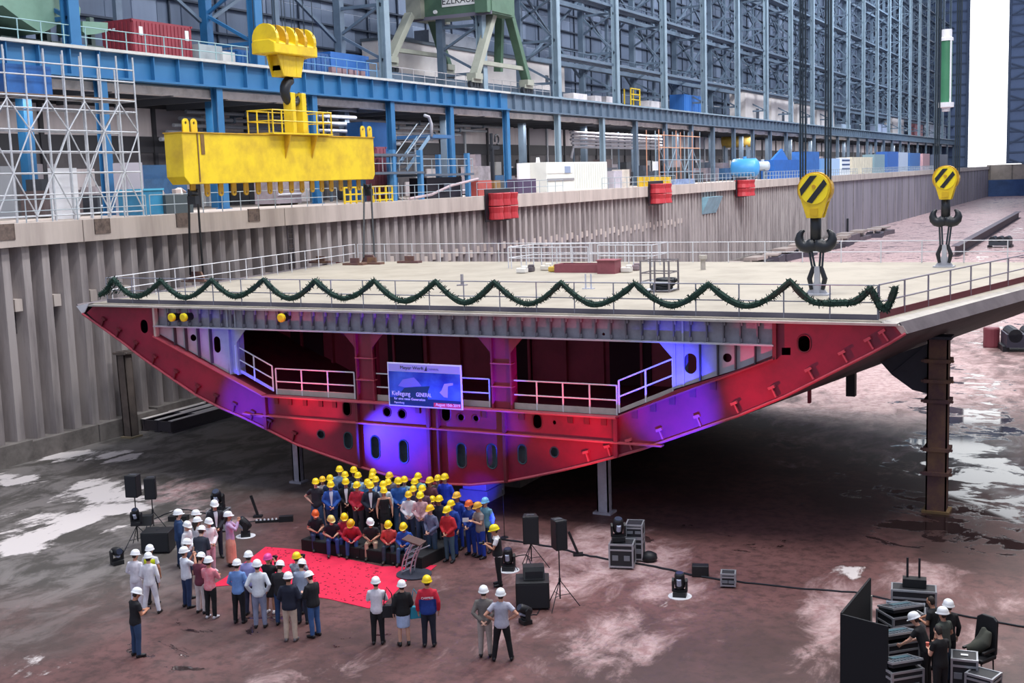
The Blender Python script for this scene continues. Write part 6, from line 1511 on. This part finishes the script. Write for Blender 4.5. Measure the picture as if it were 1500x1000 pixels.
def phone(t): MB().bb(-.075, .075, -.006, .006, -.04, .04).build('casing', mat('#1a1a1f', .3), t); MB().bb(-.07, .07, -.009, -.006, -.035, .035).build('screen', mat('#5a6a80', .2), t)
def camera_(t):
    MB().bb(-.07, .07, -.03, .03, -.05, .05).bb(-.03, .03, -.03, .02, .05, .075).build('casing', DARK, t); MB().lathe((0, .03, 0), [(.036, 0), (.036, .06), (.04, .1)], 12, ax='y').build('lens', DARK, t)
carried('phone', 'phone held up by the person in the white tee', 'phone', who('white tee and jeans holding'), (0, .42, 1.55), phone)
carried('phone', 'phone in the hands of the lone person at lower left', 'phone', who('alone at lower left'), (0, .42, 1.18), phone)
carried('camera', 'camera held to the eye under the pink hard hat', 'camera', who('pink hard hat'), (0, .36, 1.56), camera_)
carried('camera', 'camera held up by the photographer in the patterned top', 'camera', who('patterned top on the carpet'), (0, .38, 1.56), camera_)
carried('camera', 'camera with flash held by the photographer in the waistcoat', 'camera', who('black waistcoat'), (0, .40, 1.28), camera_)
carried('red_cup', 'red cup in the hand of the crew person nearest the small flight case', 'cup', who('nearest to the small flight case'), (0, .42, 1.2), lambda t: MB().lathe((0, 0, -.05), [(.03, 0), (.04, .11), (.03, .11)], 12).build('cup_body', mat('#d86a5a', .5), t))
t = thing('paper_sheet', 'white paper held by the dungarees wearer at the crowd edge', 'paper', who('over blue dungarees').location+Vector((-.36, -.3, 1.3)), .5); MB().bb(-.1, .1, -.003, .003, -.07, .07).build('sheet', WHITE, t)
# ------------------------------------------------------------------ stage, carpet, lectern
def stage():
    q0, q1 = SEATED[0].location, SEATED[-1].location; d = (q1-q0); d.z = 0; d.normalize(); n = Vector((-d.y, d.x, 0))
    off = min((q.location-q0).dot(n) for q in SEATED)
    a = q0+n*(off-.22)-d*.25; a.z = 0; c = q1-n*((q1-q0).dot(n))+n*(off-.22)+d*.9; c.z = 0
    t = thing('stage_riser', 'low black stage riser the crowd sits and stands on', 'stage', a, math.atan2(d.y, d.x)); L_ = (c-a).length
    F = mat('#17171c', .8)
    k = 4
    for i in range(k):
        MB().bb(L_*i/k+.01, L_*(i+1)/k-.01, .05, 3.6, .30, .395).build('deck_panel', F, t)
        MB().bb(L_*i/k, L_*(i+1)/k-.02, .02, .05, 0, .38).build('skirt_panel', mat('#101014', .9), t)
        for y in (.1, 1.8, 3.5): MB().bb(L_*i/k+.05, L_*i/k+.12, y, y+.07, 0, .30).build('leg', DARK, t)
    MB().bb(L_-.02, L_, .02, 3.6, 0, .38).build('skirt_panel', mat('#101014', .9), t)
stage()
def carpet():
    pts = [fl(*q) for q in [(306, 860), (330, 846), (389, 801), (450, 806), (560, 830), (640, 828), (628, 838), (600, 846), (560, 888), (539, 891), (480, 877), (428, 870), (352, 856)]]
    lo = pts[0]; me_pts = [p-lo for p in pts]
    t = thing('carpet', 'bright red carpet strewn with dark confetti in front of the stage', 'carpet', lo)
    MB().prism([(p.x, p.y, 0.002) for p in me_pts], (0, 0, .012)).build('pile', mat('#dc1c46', .85, dirt=.35, dirtc='#b01238', scale=2), t)
    rnd = random.Random(4)
    mb = MB(); A, B, C_, D = me_pts[2], me_pts[4], me_pts[8], me_pts[11]
    for i in range(260):
        u, v = rnd.random(), rnd.random(); q = A.lerp(B, u).lerp(D.lerp(C_, u), v); s = rnd.uniform(.02, .05)
        mb.box((q.x, q.y, .02), (s, s*rnd.uniform(.5, 2), .006), Matrix.Rotation(rnd.random()*3, 3, 'Z'))
    o = mb.build('confetti', mat('#8a1430', .8), t); o['kind'] = 'stuff'
carpet()
def lectern():
    c = fl(600, 841); t = thing('lectern', 'silver truss lectern with a sloping wooden top on the carpet', 'lectern', c, math.radians(8)); S_ = mat('#c6c8d0', .3, metal=.6)
    MB().lathe((0.15, 0, 0.014), [(.55, 0), (.55, .03), (.1, .035)], 24).build('base_plate', mat('#3c404c', .4), t)
    for i, (x, y) in enumerate(((-.2, -.15), (.1, -.15), (-.2, .15), (.1, .15))):
        pts = [Vector((x+.02*k-.03*math.sin(k*.5), y, .04+1.0*k/8)) for k in range(9)]
        MB().tube([p+Vector((.16*(p.z)**2, 0, 0)) for p in pts], .024, 8).build('truss_tube', S_, t, None, True)
    for k in range(5):
        for y in (-.15, .15): MB().tube([(-.2+.04*k, y, .1+.19*k), (.12+.05*k, y, .26+.19*k)], .013, 6).build('truss_brace', S_, t)
    MB().tube([(.15, 0, .72), (.72, 0, .98)], .02, 6).build('arm', S_, t)
    MB().box((.2, 0, 1.1), (.62, .5, .035), Matrix.Rotation(math.radians(16), 3, 'Y')).build('top', mat('#5e4640', .5, dirt=.4), t)
lectern()
# ------------------------------------------------------------------ sound and light gear
BOXB = mat('#16171b', .55, dirt=.3, dirtc='#2a2c32', scale=6); GRILL = mat('#1d1f25', .7); CASEM = mat('#b4b7bd', .35, metal=.5); CASEP = mat('#26272c', .6)
def tripod(t, h, spread=.5, r=.02):
    MB().tube([(0, 0, .25), (0, 0, h)], r, 8).build('pole', DARK, t)
    MB().tube([(0, 0, .75), (0, 0, .85)], r*1.9, 8).build('clamp', DARK, t)
    for k in range(3):
        a = k*2*PI/3+.5; MB().tube([(0, 0, .8), (spread*math.cos(a), spread*math.sin(a), .015)], r*.7, 6).build('leg', DARK, t)
        MB().tube([(0, 0, .35), (spread*.55*math.cos(a), spread*.55*math.sin(a), .38)], r*.5, 5).build('strut', DARK, t)
def stand_at(px, py, h, label, spread=.55):
    p = fl(px, py); t = thing('speaker_stand', label, 'stand', p); tripod(t, h, spread); return p
def speaker(p, z, w, d, h, rz, label):
    t = thing('loudspeaker', label, 'loudspeaker', (p.x, p.y, z), rz)
    MB().prism([(-w/2, -d/2, 0), (w/2, -d/2, 0), (w/2*.75, d/2, 0), (-w/2*.75, d/2, 0)], (0, 0, h)).build('cabinet', BOXB, t, None, False, .015)
    MB().bb(-w/2+.03, w/2-.03, -d/2-.015, -d/2, .03, h-.03).build('grille', GRILL, t)
    MB().bb(-.12, .12, -.05, .05, h, h+.012).build('top_plate', mat('#4a4c54', .5), t)
def sp_h(px, pyf, pyt): 
    b = fl(px, pyf); d = FW*F_PX+RT*(px-750)+UP*(500-pyt); k = math.hypot(b.x, b.y)/math.hypot(d.x, d.y); return EYE.z+d.z*k
for px, pf, pb, ptp, w, rz, nm, lab in ((203, 803, 726, 694, .44, .25, 'speaker stand with long splayed legs behind the white overalls', 'black loudspeaker on the stand nearer the dock wall, left pair'), (226, 780, 729, 698, .40, .55, 'speaker stand rising behind the left subwoofer', 'black loudspeaker turned aside, right one of the left pair'),
                               (779, 833, 794, 754, .50, .5, 'speaker stand standing behind the right subwoofer', 'black loudspeaker with a wide front right of the walking photographer'), (821, 889, 803, 760, .36, .9, 'tall speaker stand with a splayed tripod right of the subwoofer', 'narrow black loudspeaker seen nearly side on, right of the wide one')):
    z = sp_h(px, pf, pb); p = stand_at(px, pf, z, nm, .7 if px == 203 else .55); speaker(p, z, w, .42, sp_h(px, pf, ptp)-z, rz, lab)
def sub(px, py, w, d, h, rz, label):
    p = fl(px, py); t = thing('subwoofer', label, 'subwoofer', p, rz)
    MB().bb(-w/2, w/2, -d/2, d/2, .04, h).build('cabinet', BOXB, t, None, False, .02); MB().bb(-w/2+.04, w/2-.04, -d/2-.015, -d/2, .08, h-.05).build('grille', GRILL, t)
    for x in (-1, 1):
        for y in (-1, 1): MB().lathe((x*(w/2-.08), y*(d/2-.08), 0), [(.04, 0), (.04, .04)], 8).build('foot', DARK, t)
    MB().lathe((.0, .0, h), [(.05, 0), (.04, .02)], 10).build('pole_socket', DARK, t); return p, h
sub(233, 806, .95, .75, .72, .45, 'black subwoofer box beside the person in the navy suit')
pS, hS = sub(781, 886, .95, .85, .80, .45, 'black subwoofer box below the wide right loudspeaker')
t = thing('stage_monitor', 'black wedge monitor lying on the right subwoofer', 'monitor', (pS.x+.05, pS.y, hS+.022), .5); MB().prism([(-.3, -.22, 0), (.3, -.22, 0), (.3, -.05, .32), (-.3, -.05, .32)], (0, .35, -.0)).build('cabinet', BOXB, t); MB().bb(-.25, .25, -.235, -.225, .05, .25).build('grille', GRILL, t)
p = fl(226, 795); t = thing('stage_monitor', 'black box lying on the left subwoofer beside the navy suit', 'monitor', (p.x-.1, p.y-.4, .742), .5); MB().prism([(-.35, -.15, 0), (.35, -.15, 0), (.35, -.02, .3), (-.35, -.02, .3)], (0, .3, 0)).build('cabinet', BOXB, t)
def mover(loc, rz, tilt, label, s=1.0, foil=False):
    """moving head spotlight: base, yoke, head"""
    t = thing('moving_head_light', label, 'spotlight', loc, rz)
    MB().bb(-.2*s, .2*s, -.17*s, .17*s, .0, .16*s).build('base', BOXB, t, None, False, .015)
    y = MB()
    for x in (-.2, .2): y.prism([(x*s-.03, -.07*s, .16*s), (x*s-.03, .07*s, .16*s), (x*s-.03, .09*s, .5*s), (x*s-.03, 0, .58*s), (x*s-.03, -.09*s, .5*s)], (.06, 0, 0))
    y.bb(-.22*s, .22*s, -.08*s, .08*s, .16*s, .22*s); y.build('yoke', BOXB, t)
    R = Matrix.Translation((0, 0, .48*s)) @ Matrix.Rotation(math.radians(tilt), 4, 'X')
    hd = [(-.24, .11), (-.2, .15), (0, .165), (.2, .15), (.26, .13)]
    mb = MB(); mb.tube([R @ Vector((0, 0, z*s)) for z, r in hd], [r*s for z, r in hd], 16); h = mb.build('head', BOXB, t, None, True)
    MB().tube([R @ Vector((0, 0, .262*s)), R @ Vector((0, 0, .275*s))], .115*s, 16).build('lens', mat('#3a4052', .1), h)
    MB().tube([R @ Vector((0, -.155*s, -.08*s)), R @ Vector((0, -.165*s, .12*s))], .07*s, 8).build('label_panel', mat('#aab0c4', .4), h)
    if foil: MB().lathe((0, 0, -.0), [(.36*s, 0), (.36*s, .012)], 16).build('white_mat', WHITE, t)
    return t
def fcase(p, w, d, h, rz, label, z=0.0, lid=False, name='flight_case'):
    t = thing(name, label, 'flight case', (p.x, p.y, z), rz)
    MB().bb(-w/2, w/2, -d/2, d/2, .06 if z == 0 else 0, h).build('body', CASEP, t)
    for sx in (-1, 1):
        for sy in (-1, 1): MB().bb(sx*w/2-.025, sx*w/2+.025, sy*d/2-.025, sy*d/2+.025, .05 if z == 0 else 0, h+.012).build('corner_edge', CASEM, t)
    for z_ in (.08 if z == 0 else .02, h-.01, h*.78):
        for sy in (-1, 1): MB().bb(-w/2, w/2, sy*d/2-.02, sy*d/2+.02, z_-.025, z_+.025).build('edge_strip', CASEM, t)
        for sx in (-1, 1): MB().bb(sx*w/2-.02, sx*w/2+.02, -d/2, d/2, z_-.025, z_+.025).build('edge_strip', CASEM, t)
    for sx in (-.25, .25): MB().bb(sx*w-.09, sx*w+.09, -d/2-.03, -d/2, h*.36, h*.56).build('handle', mat('#7d8188', .4), t)
    if z == 0:
        for sx in (-1, 1):
            for sy in (-1, 1): MB().lathe((sx*(w/2-.08), sy*(d/2-.08)-.02, .035), [(.035, 0), (.035, .04)], 8, ax='y').build('wheel', DARK, t)
    return t
# left lights
p = fl(322, 775)
fcase(p, .62, .62, .72, .3, 'flight case with a moving head light on it behind the left group')
mover((p.x, p.y, .735), .3, 35, 'moving head light on the flight case behind the left group', 1.0)
p = fl(360, 785); mover((p.x, p.y, 0), -.9, 40, 'moving head light standing on the floor near the red carpet corner', .95, True)
p = fl(172, 826); mover((p.x, p.y, 0), 1.2, 80, 'moving head light lying near the dock wall behind white overalls', .9)
p = fl(206, 800); mover((p.x+.15, p.y-.25, sp_h(206, 803, 768)), .4, 25, 'moving head light clamped below the loudspeaker nearer the dock wall', .8)
p = fl(262, 762); t = thing('cable_box', 'flat black cable box on the floor behind the navy suit', 'box', p, .4); MB().bb(-.35, .35, -.15, .15, 0, .18).build('body', BOXB, t)
# right lights
p = fl(745, 835); mover((p.x, p.y, 0), .3, 10, 'moving head light with a pale mat right of the walking photographer', .95, True)
p = fl(996, 873); mover((p.x, p.y, 0), .2, 8, 'moving head light on a pale mat alone on the stained floor', .95, True)
p = fl(765, 912); t = mover((p.x+.1, p.y, 0), -.6, 60, 'dark light lying behind the person with hands on hips', .8)
p = fl(912, 829); fcase(p, .72, .62, .78, .25, 'front flight case with silver edges under the right moving head light')
mover((p.x-.12, p.y, .80), .5, 20, 'moving head light on the front flight case right of the loudspeakers', 1.0)
p = fl(931, 818); fcase(p, .5, .6, .74, .25, 'second flight case close behind the front flight case'); fcase(p, .5, .6, .42, .25, 'upper flight case stacked behind the right moving head light', .752)
p = fl(945, 822); t = thing('black_sack', 'round black sack at the foot of the stacked flight cases', 'sack', (p.x+.1, p.y+.1, 0)); MB().lathe((0, 0, 0), [(.2, 0), (.26, .08), (.24, .22), (.1, .3)], 14).build('sack_body', BOXB, t, None, True)
p = fl(1067, 858); fcase(p, .4, .38, .42, .25, 'small flight case standing alone at the end of the cable')
p = fl(1026, 843); t = thing('power_box', 'black power box on the cable beside the small lone flight case', 'box', p, .3); MB().bb(-.25, .25, -.16, .16, 0, .34).build('body', BOXB, t, None, False, .02)
for px, py, ptp, lean, label in ((378, 757, 725, -.12, 'black tilted light bar on a weighted foot behind the carpet corner'), (847, 813, 778, -.16, 'black tilted light bar on a weighted foot left of the flight cases')):
    p = fl(px, py); h = sp_h(px, py, ptp); t = thing('light_bar', label, 'light', p, YAW); MB().bb(-.16, .16, -.12, .12, 0, .07).build('foot', BOXB, t); MB().bar((0, 0, .05), (lean*1.8, 0, h), .1, .08).build('bar', BOXB, t)
p = fl(739, 787); t = thing('microphone_stand', 'thin microphone stand right behind the end of the crowd', 'stand', p); MB().lathe((0, 0, 0), [(.14, 0), (.14, .02), (.02, .03)], 14).build('base', DARK, t); MB().tube([(0, 0, .02), (0, 0, 1.5)], .014, 6).build('pole', DARK, t); MB().lathe((0, 0, 1.5), [(.015, 0), (.025, .1), (.03, .16), (.01, .2)], 10).build('microphone', DARK, t)
p = fl(405, 764); t = thing('light_strip', 'black batten with small pale lamps lying beside the carpet corner', 'light', p, YAW+.1)
MB().bb(-.75, .5, -.06, .06, 0, .09).bb(.1, .6, -.12, .12, 0, .2).build('bar', BOXB, t)
for k in range(7): MB().lathe((-.7+.14*k, -.01, .09), [(.04, 0), (.03, .05)], 8).build('lamp', WHITE, t)
# control place with black screen
def control():
    a, b, c = fl(1233, 1006), fl(1240, 965), fl(1275, 928)
    F = mat('#101218', .8)
    a, m, b = fl(1300, 1024), fl(1232, 1003), fl(1274, 944)
    t = thing('privacy_screen', 'black folding screen standing before the sound desks', 'screen', m); O = Vector(t.location)
    z1 = sp_h(1232, 1003, 900); z2 = sp_h(1274, 944, 857)
    for q0, q1, h in ((a, m, z1), (m, b, (z1+z2)/2+.1)):
        d = q1-q0; d.z = 0; k = 2 if q0 is m else 1
        for i in range(k):
            u, v = q0+d*i/k, q0+d*(i+1)/k
            MB().bar(Vector((u.x, u.y, h/2+.02)), Vector((v.x, v.y, h/2+.02)), .05, h).build('panel', F, t, O)
    MB().bb(b.x-.05, b.x+.05, b.y-.05, b.y+.05, 0, 1.3).build('pale_post', OFFW, t, O)
    def desk(px, py, w, d, h, rz, label, n=12):
        p = fl(px, py); t = fcase(p, w, d, h, rz, label)
        return p
    G2 = mat('#4c6a74', .4)
    def console(px, py, zb, w, d, rz, label, tilt=-12, lidm=None):
        p = fl(px, py); t = thing('mixing_console', label, 'mixing desk', (p.x, p.y, zb), rz); R = Matrix.Rotation(math.radians(tilt), 3, 'X')
        MB().box((0, 0, .1), (w, d, .12), R).build('casing', mat('#22262c', .5), t)
        for s in (-1, 1):
            MB().box((0, s*d/2, .15+math.sin(math.radians(tilt))*s*d/2), (w+.05, .03, .05), R).build('edge_strip', CASEM, t); MB().box((s*w/2, 0, .15), (.03, d, .05), R).build('edge_strip', CASEM, t)
        MB().box((w*.1, d*.22, .168+math.sin(math.radians(tilt))*d*.22), (w*.6, d*.32, .02), R).build('display', G2, t)
        for k in range(8):
            x = -w*.4+w*.8*k/7; MB().box((x, -d*.2, .17-math.sin(math.radians(tilt))*d*.2), (.03, d*.35, .015), R).build('fader', mat('#7d8790', .4), t)
    specs = ((1318, 952, .85, .7, 1.0, 'upper sound desk case beside the folding screen', 'mixing console with a pale display nearest the white hat'), (1312, 985, .85, .6, .86, 'middle sound desk case behind the folding screen', 'mixing console lower down behind the folding screen'), (1318, 1018, .8, .6, .7, 'lowest sound desk case at the bottom edge', 'mixing console at the bottom edge of the view'))
    for px, py, w, d, h, l1, l2 in specs:
        p = desk(px, py, w, d, h, .75, l1); console(px, py, h+.014, w*.95, d*.95, .75, l2)
    p = fl(1338, 911); fcase(p, 1.1, .55, .95, .15, 'dark rack with aerials behind the consoles')
    t = thing('radio_rack', 'black receiver with two aerials on the dark rack', 'receiver', (p.x, p.y+.1, .966), .15); MB().bb(-.3, .3, -.15, .15, 0, .22).build('body', BOXB, t)
    for x in (-.18, .12): MB().tube([(x, .05, .2), (x, .05, .75)], .03, 6).build('aerial', DARK, t)
    console(1326, 931, .0, .9, .5, .15, 'lighting desk with a teal screen below the dark rack', -25)
    o = bpy.data.objects; t = [q for q in o if q.get('label') == 'lighting desk with a teal screen below the dark rack'][0]; t.location.z = .72
    fcase(fl(1326, 931), .95, .5, .70, .15, 'low case carrying the teal lit lighting desk')
    # small case, black chair with bag
    p = fl(1412, 1003); fcase(p, .55, .55, .72, .12, 'flight case with a white sticker beside the bareheaded crew'); t = thing('sticker', 'white paper on the lid of the small flight case', 'paper', (p.x, p.y, .738), .12); MB().bb(-.08, .08, -.05, .05, 0, .004).build('sheet', WHITE, t)
    p = fl(1432, 988); t = thing('office_chair', 'black chair draped with a jacket right of the small flight case', 'chair', p, -.5)
    MB().box((0, 0, .46), (.62, .58, .1)).build('seat', BOXB, t, None, False, .03); MB().prism([(-.3, .24, .5), (.3, .24, .5), (.27, .32, 1.3), (.15, .34, 1.38), (-.15, .34, 1.38), (-.27, .32, 1.3)], (0, .08, 0)).build('backrest', BOXB, t, None, False, .02)
    for x in (-.26, .26):
        for y in (-.24, .24): MB().tube([(x, y, 0), (x*.95, y*.95, .42)], .02, 6).build('leg', DARK, t)
        MB().bb(x-.03, x+.03, -.2, .25, .62, .67).build('armrest', BOXB, t)
    t2 = thing('jacket', 'olive grey jacket lying on the black chair', 'jacket', (p.x, p.y, .52), -.5)
    me = solid([([(-.22, -.1, .06), (-.05, .0, .14), (.12, .1, .3), (.16, .2, .55)], [.1, .16, .15, .07]), ([(-.2, .1, .1), (0, .14, .35), (.02, .2, .62)], [.1, .12, .05])], .03, 4); link_mesh('cloth_body', me, mat('#4a4c44', .9, dirt=.5), t2)
    p = fl(1440, 1016); fcase(p, .6, .5, .5, -.3, 'grey fronted case at the lower edge beside the small flight case')
control()
def cable(label, pts, r=.02, rough=.12, m=DARK):
    ps = [fl(*q) for q in pts]; path = []
    rnd = random.Random(len(pts))
    for i in range(len(ps)-1):
        for k in range(5): path.append(ps[i].lerp(ps[i+1], k/5)+Vector((rnd.uniform(-rough, rough)*.4, rnd.uniform(-rough, rough)*.4, r)))
    path.append(ps[-1]+Vector((0, 0, r))); o0 = path[0]
    o = MB().tube(path, r, 6).build('cable', m, None, o0); o.location = o0; tag(o, label, 'cable')
cable('dark cable running from the loudspeakers past the flight cases to the small case', [(735, 790), (800, 800), (850, 812), (890, 820), (945, 828), (1010, 842), (1060, 851)], .03)
cable('long thin cable crossing the floor from the small case to the right edge', [(1075, 852), (1160, 862), (1250, 868), (1330, 885), (1420, 905), (1510, 920)], .025)
cable('loose cable looping from the subwoofer behind the grey tee', [(760, 835), (745, 818), (770, 812), (795, 850), (800, 880), (785, 900), (765, 905)], .015)
cable('cable between the flight case and the carpet corner lights', [(330, 778), (352, 768), (378, 762), (420, 763)], .02)
cable('cable from the left loudspeakers to the flight case', [(228, 760), (262, 745), (300, 752), (318, 762)], .02)
# ------------------------------------------------------------------ light
def lighting():
    w = bpy.data.worlds.new('sky'); SC.world = w; w.use_nodes = True
    nt = w.node_tree; bg = nt.nodes['Background']; N = nt.nodes.new; L = nt.links.new
    tc = N('ShaderNodeTexCoord'); sep = N('ShaderNodeSeparateXYZ'); L(tc.outputs['Generated'], sep.inputs[0])
    mr = N('ShaderNodeMapRange'); mr.interpolation_type = 'SMOOTHSTEP'; L(sep.outputs['Y'], mr.inputs['Value'])
    mr.inputs['From Min'].default_value = 0.93; mr.inputs['From Max'].default_value = 0.985
    mx = N('ShaderNodeMix'); mx.data_type = 'RGBA'; L(mr.outputs['Result'], mx.inputs['Factor'])
    mx.inputs['A'].default_value = (0.50, 0.56, 0.72, 1); mx.inputs['B'].default_value = (2.6, 2.65, 2.7, 1)
    L(mx.outputs['Result'], bg.inputs['Color']); bg.inputs['Strength'].default_value = 0.85
    def aim(o, tgt): o.rotation_euler = (Vector(tgt)-o.location).to_track_quat('-Z', 'Y').to_euler()
    def area(name, loc, sx, sy, e, c, tgt=None):
        l = bpy.data.lights.new(name, 'AREA'); l.shape = 'RECTANGLE'; l.size = sx; l.size_y = sy; l.energy = e; l.color = c
        o = bpy.data.objects.new(name, l); COL.objects.link(o); o.location = loc
        if tgt: aim(o, tgt)
        return o
    # unseen area lights added overhead to light the dock and its puddles
    for i in range(2):
        for j in range(4):
            area('roof_fill', (-16+26*i, 28+42*j, 62), 5, 22, 11000, (1.0, 0.97, 0.94))
    for j in range(5):                                   # added unseen row, tilted to brighten the hall wall
        area('roof_fill', (-26, 40+62*j, 60), 6, 30, 13500+5000*j, (0.86, 0.93, 1.0), (-58, 60+62*j, 22))
    # area lights added under the upper floor to brighten the quay storey
    for j in range(7):
        area('gallery_fill', (-53.2, 48+46*j, 17.4), 1.0, 36, 2200+200*j, (1.0, 0.95, 0.93))
    # coloured beams of the moving heads on the floor, thrown on the hull
    def beam(src, px, rad, e, c, blend=.8):
        x, z = S(*px); tg = Vector((x, YS, z)); l = bpy.data.lights.new('moving_head_beam', 'SPOT'); l.energy = e*(.36 if c is B_ else .30); l.color = c
        o = bpy.data.objects.new('moving_head_beam', l); COL.objects.link(o); o.location = src; aim(o, tg)
        l.spot_size = 2*math.atan(rad/(tg-o.location).length); l.spot_blend = blend; l.shadow_soft_size = .08
    hd = lambda px, py, z: Vector((*fl(px, py).xy, z))
    B_, R_ = (.035, .03, 1.0), (1.0, .03, .12)
    l1, l2, l3 = hd(322, 775, 1.9), hd(360, 785, 1.3), hd(206, 800, 2.2); r1, r2, r3 = hd(912, 829, 1.9), hd(996, 873, 1.3), hd(745, 835, 1.3)
    for src, px, rad, e, c in ((l3, (362, 592), 1.5, 40000, B_), (l1, (585, 648), 1.7, 34000, B_), (r1, (690, 612), 1.5, 30000, B_), (r2, (985, 595), 1.9, 38000, B_), (r2, (1000, 525), 1.3, 6000, B_), (l2, (322, 505), 1.2, 4500, B_), (r3, (728, 550), 1.2, 12000, B_), (r1, (640, 560), 2.2, 15000, B_),
                               (l2, (275, 515), 1.8, 3600, R_), (l1, (462, 592), 1.5, 3300, R_), (r1, (838, 632), 1.8, 3600, R_), (r1, (1165, 510), 2.4, 6500, R_), (l1, (655, 690), 1.2, 1800, R_), (l3, (440, 660), 1.8, 1300, R_),
                               (r1, (600, 530), 2.4, 3500, R_), (r2, (850, 545), 2.6, 4500, R_), (l1, (430, 530), 2.2, 3000, R_)):
        beam(src, px, rad, e, c)
    beam(r3, (704, 722), .9, 9000, B_)
lighting()
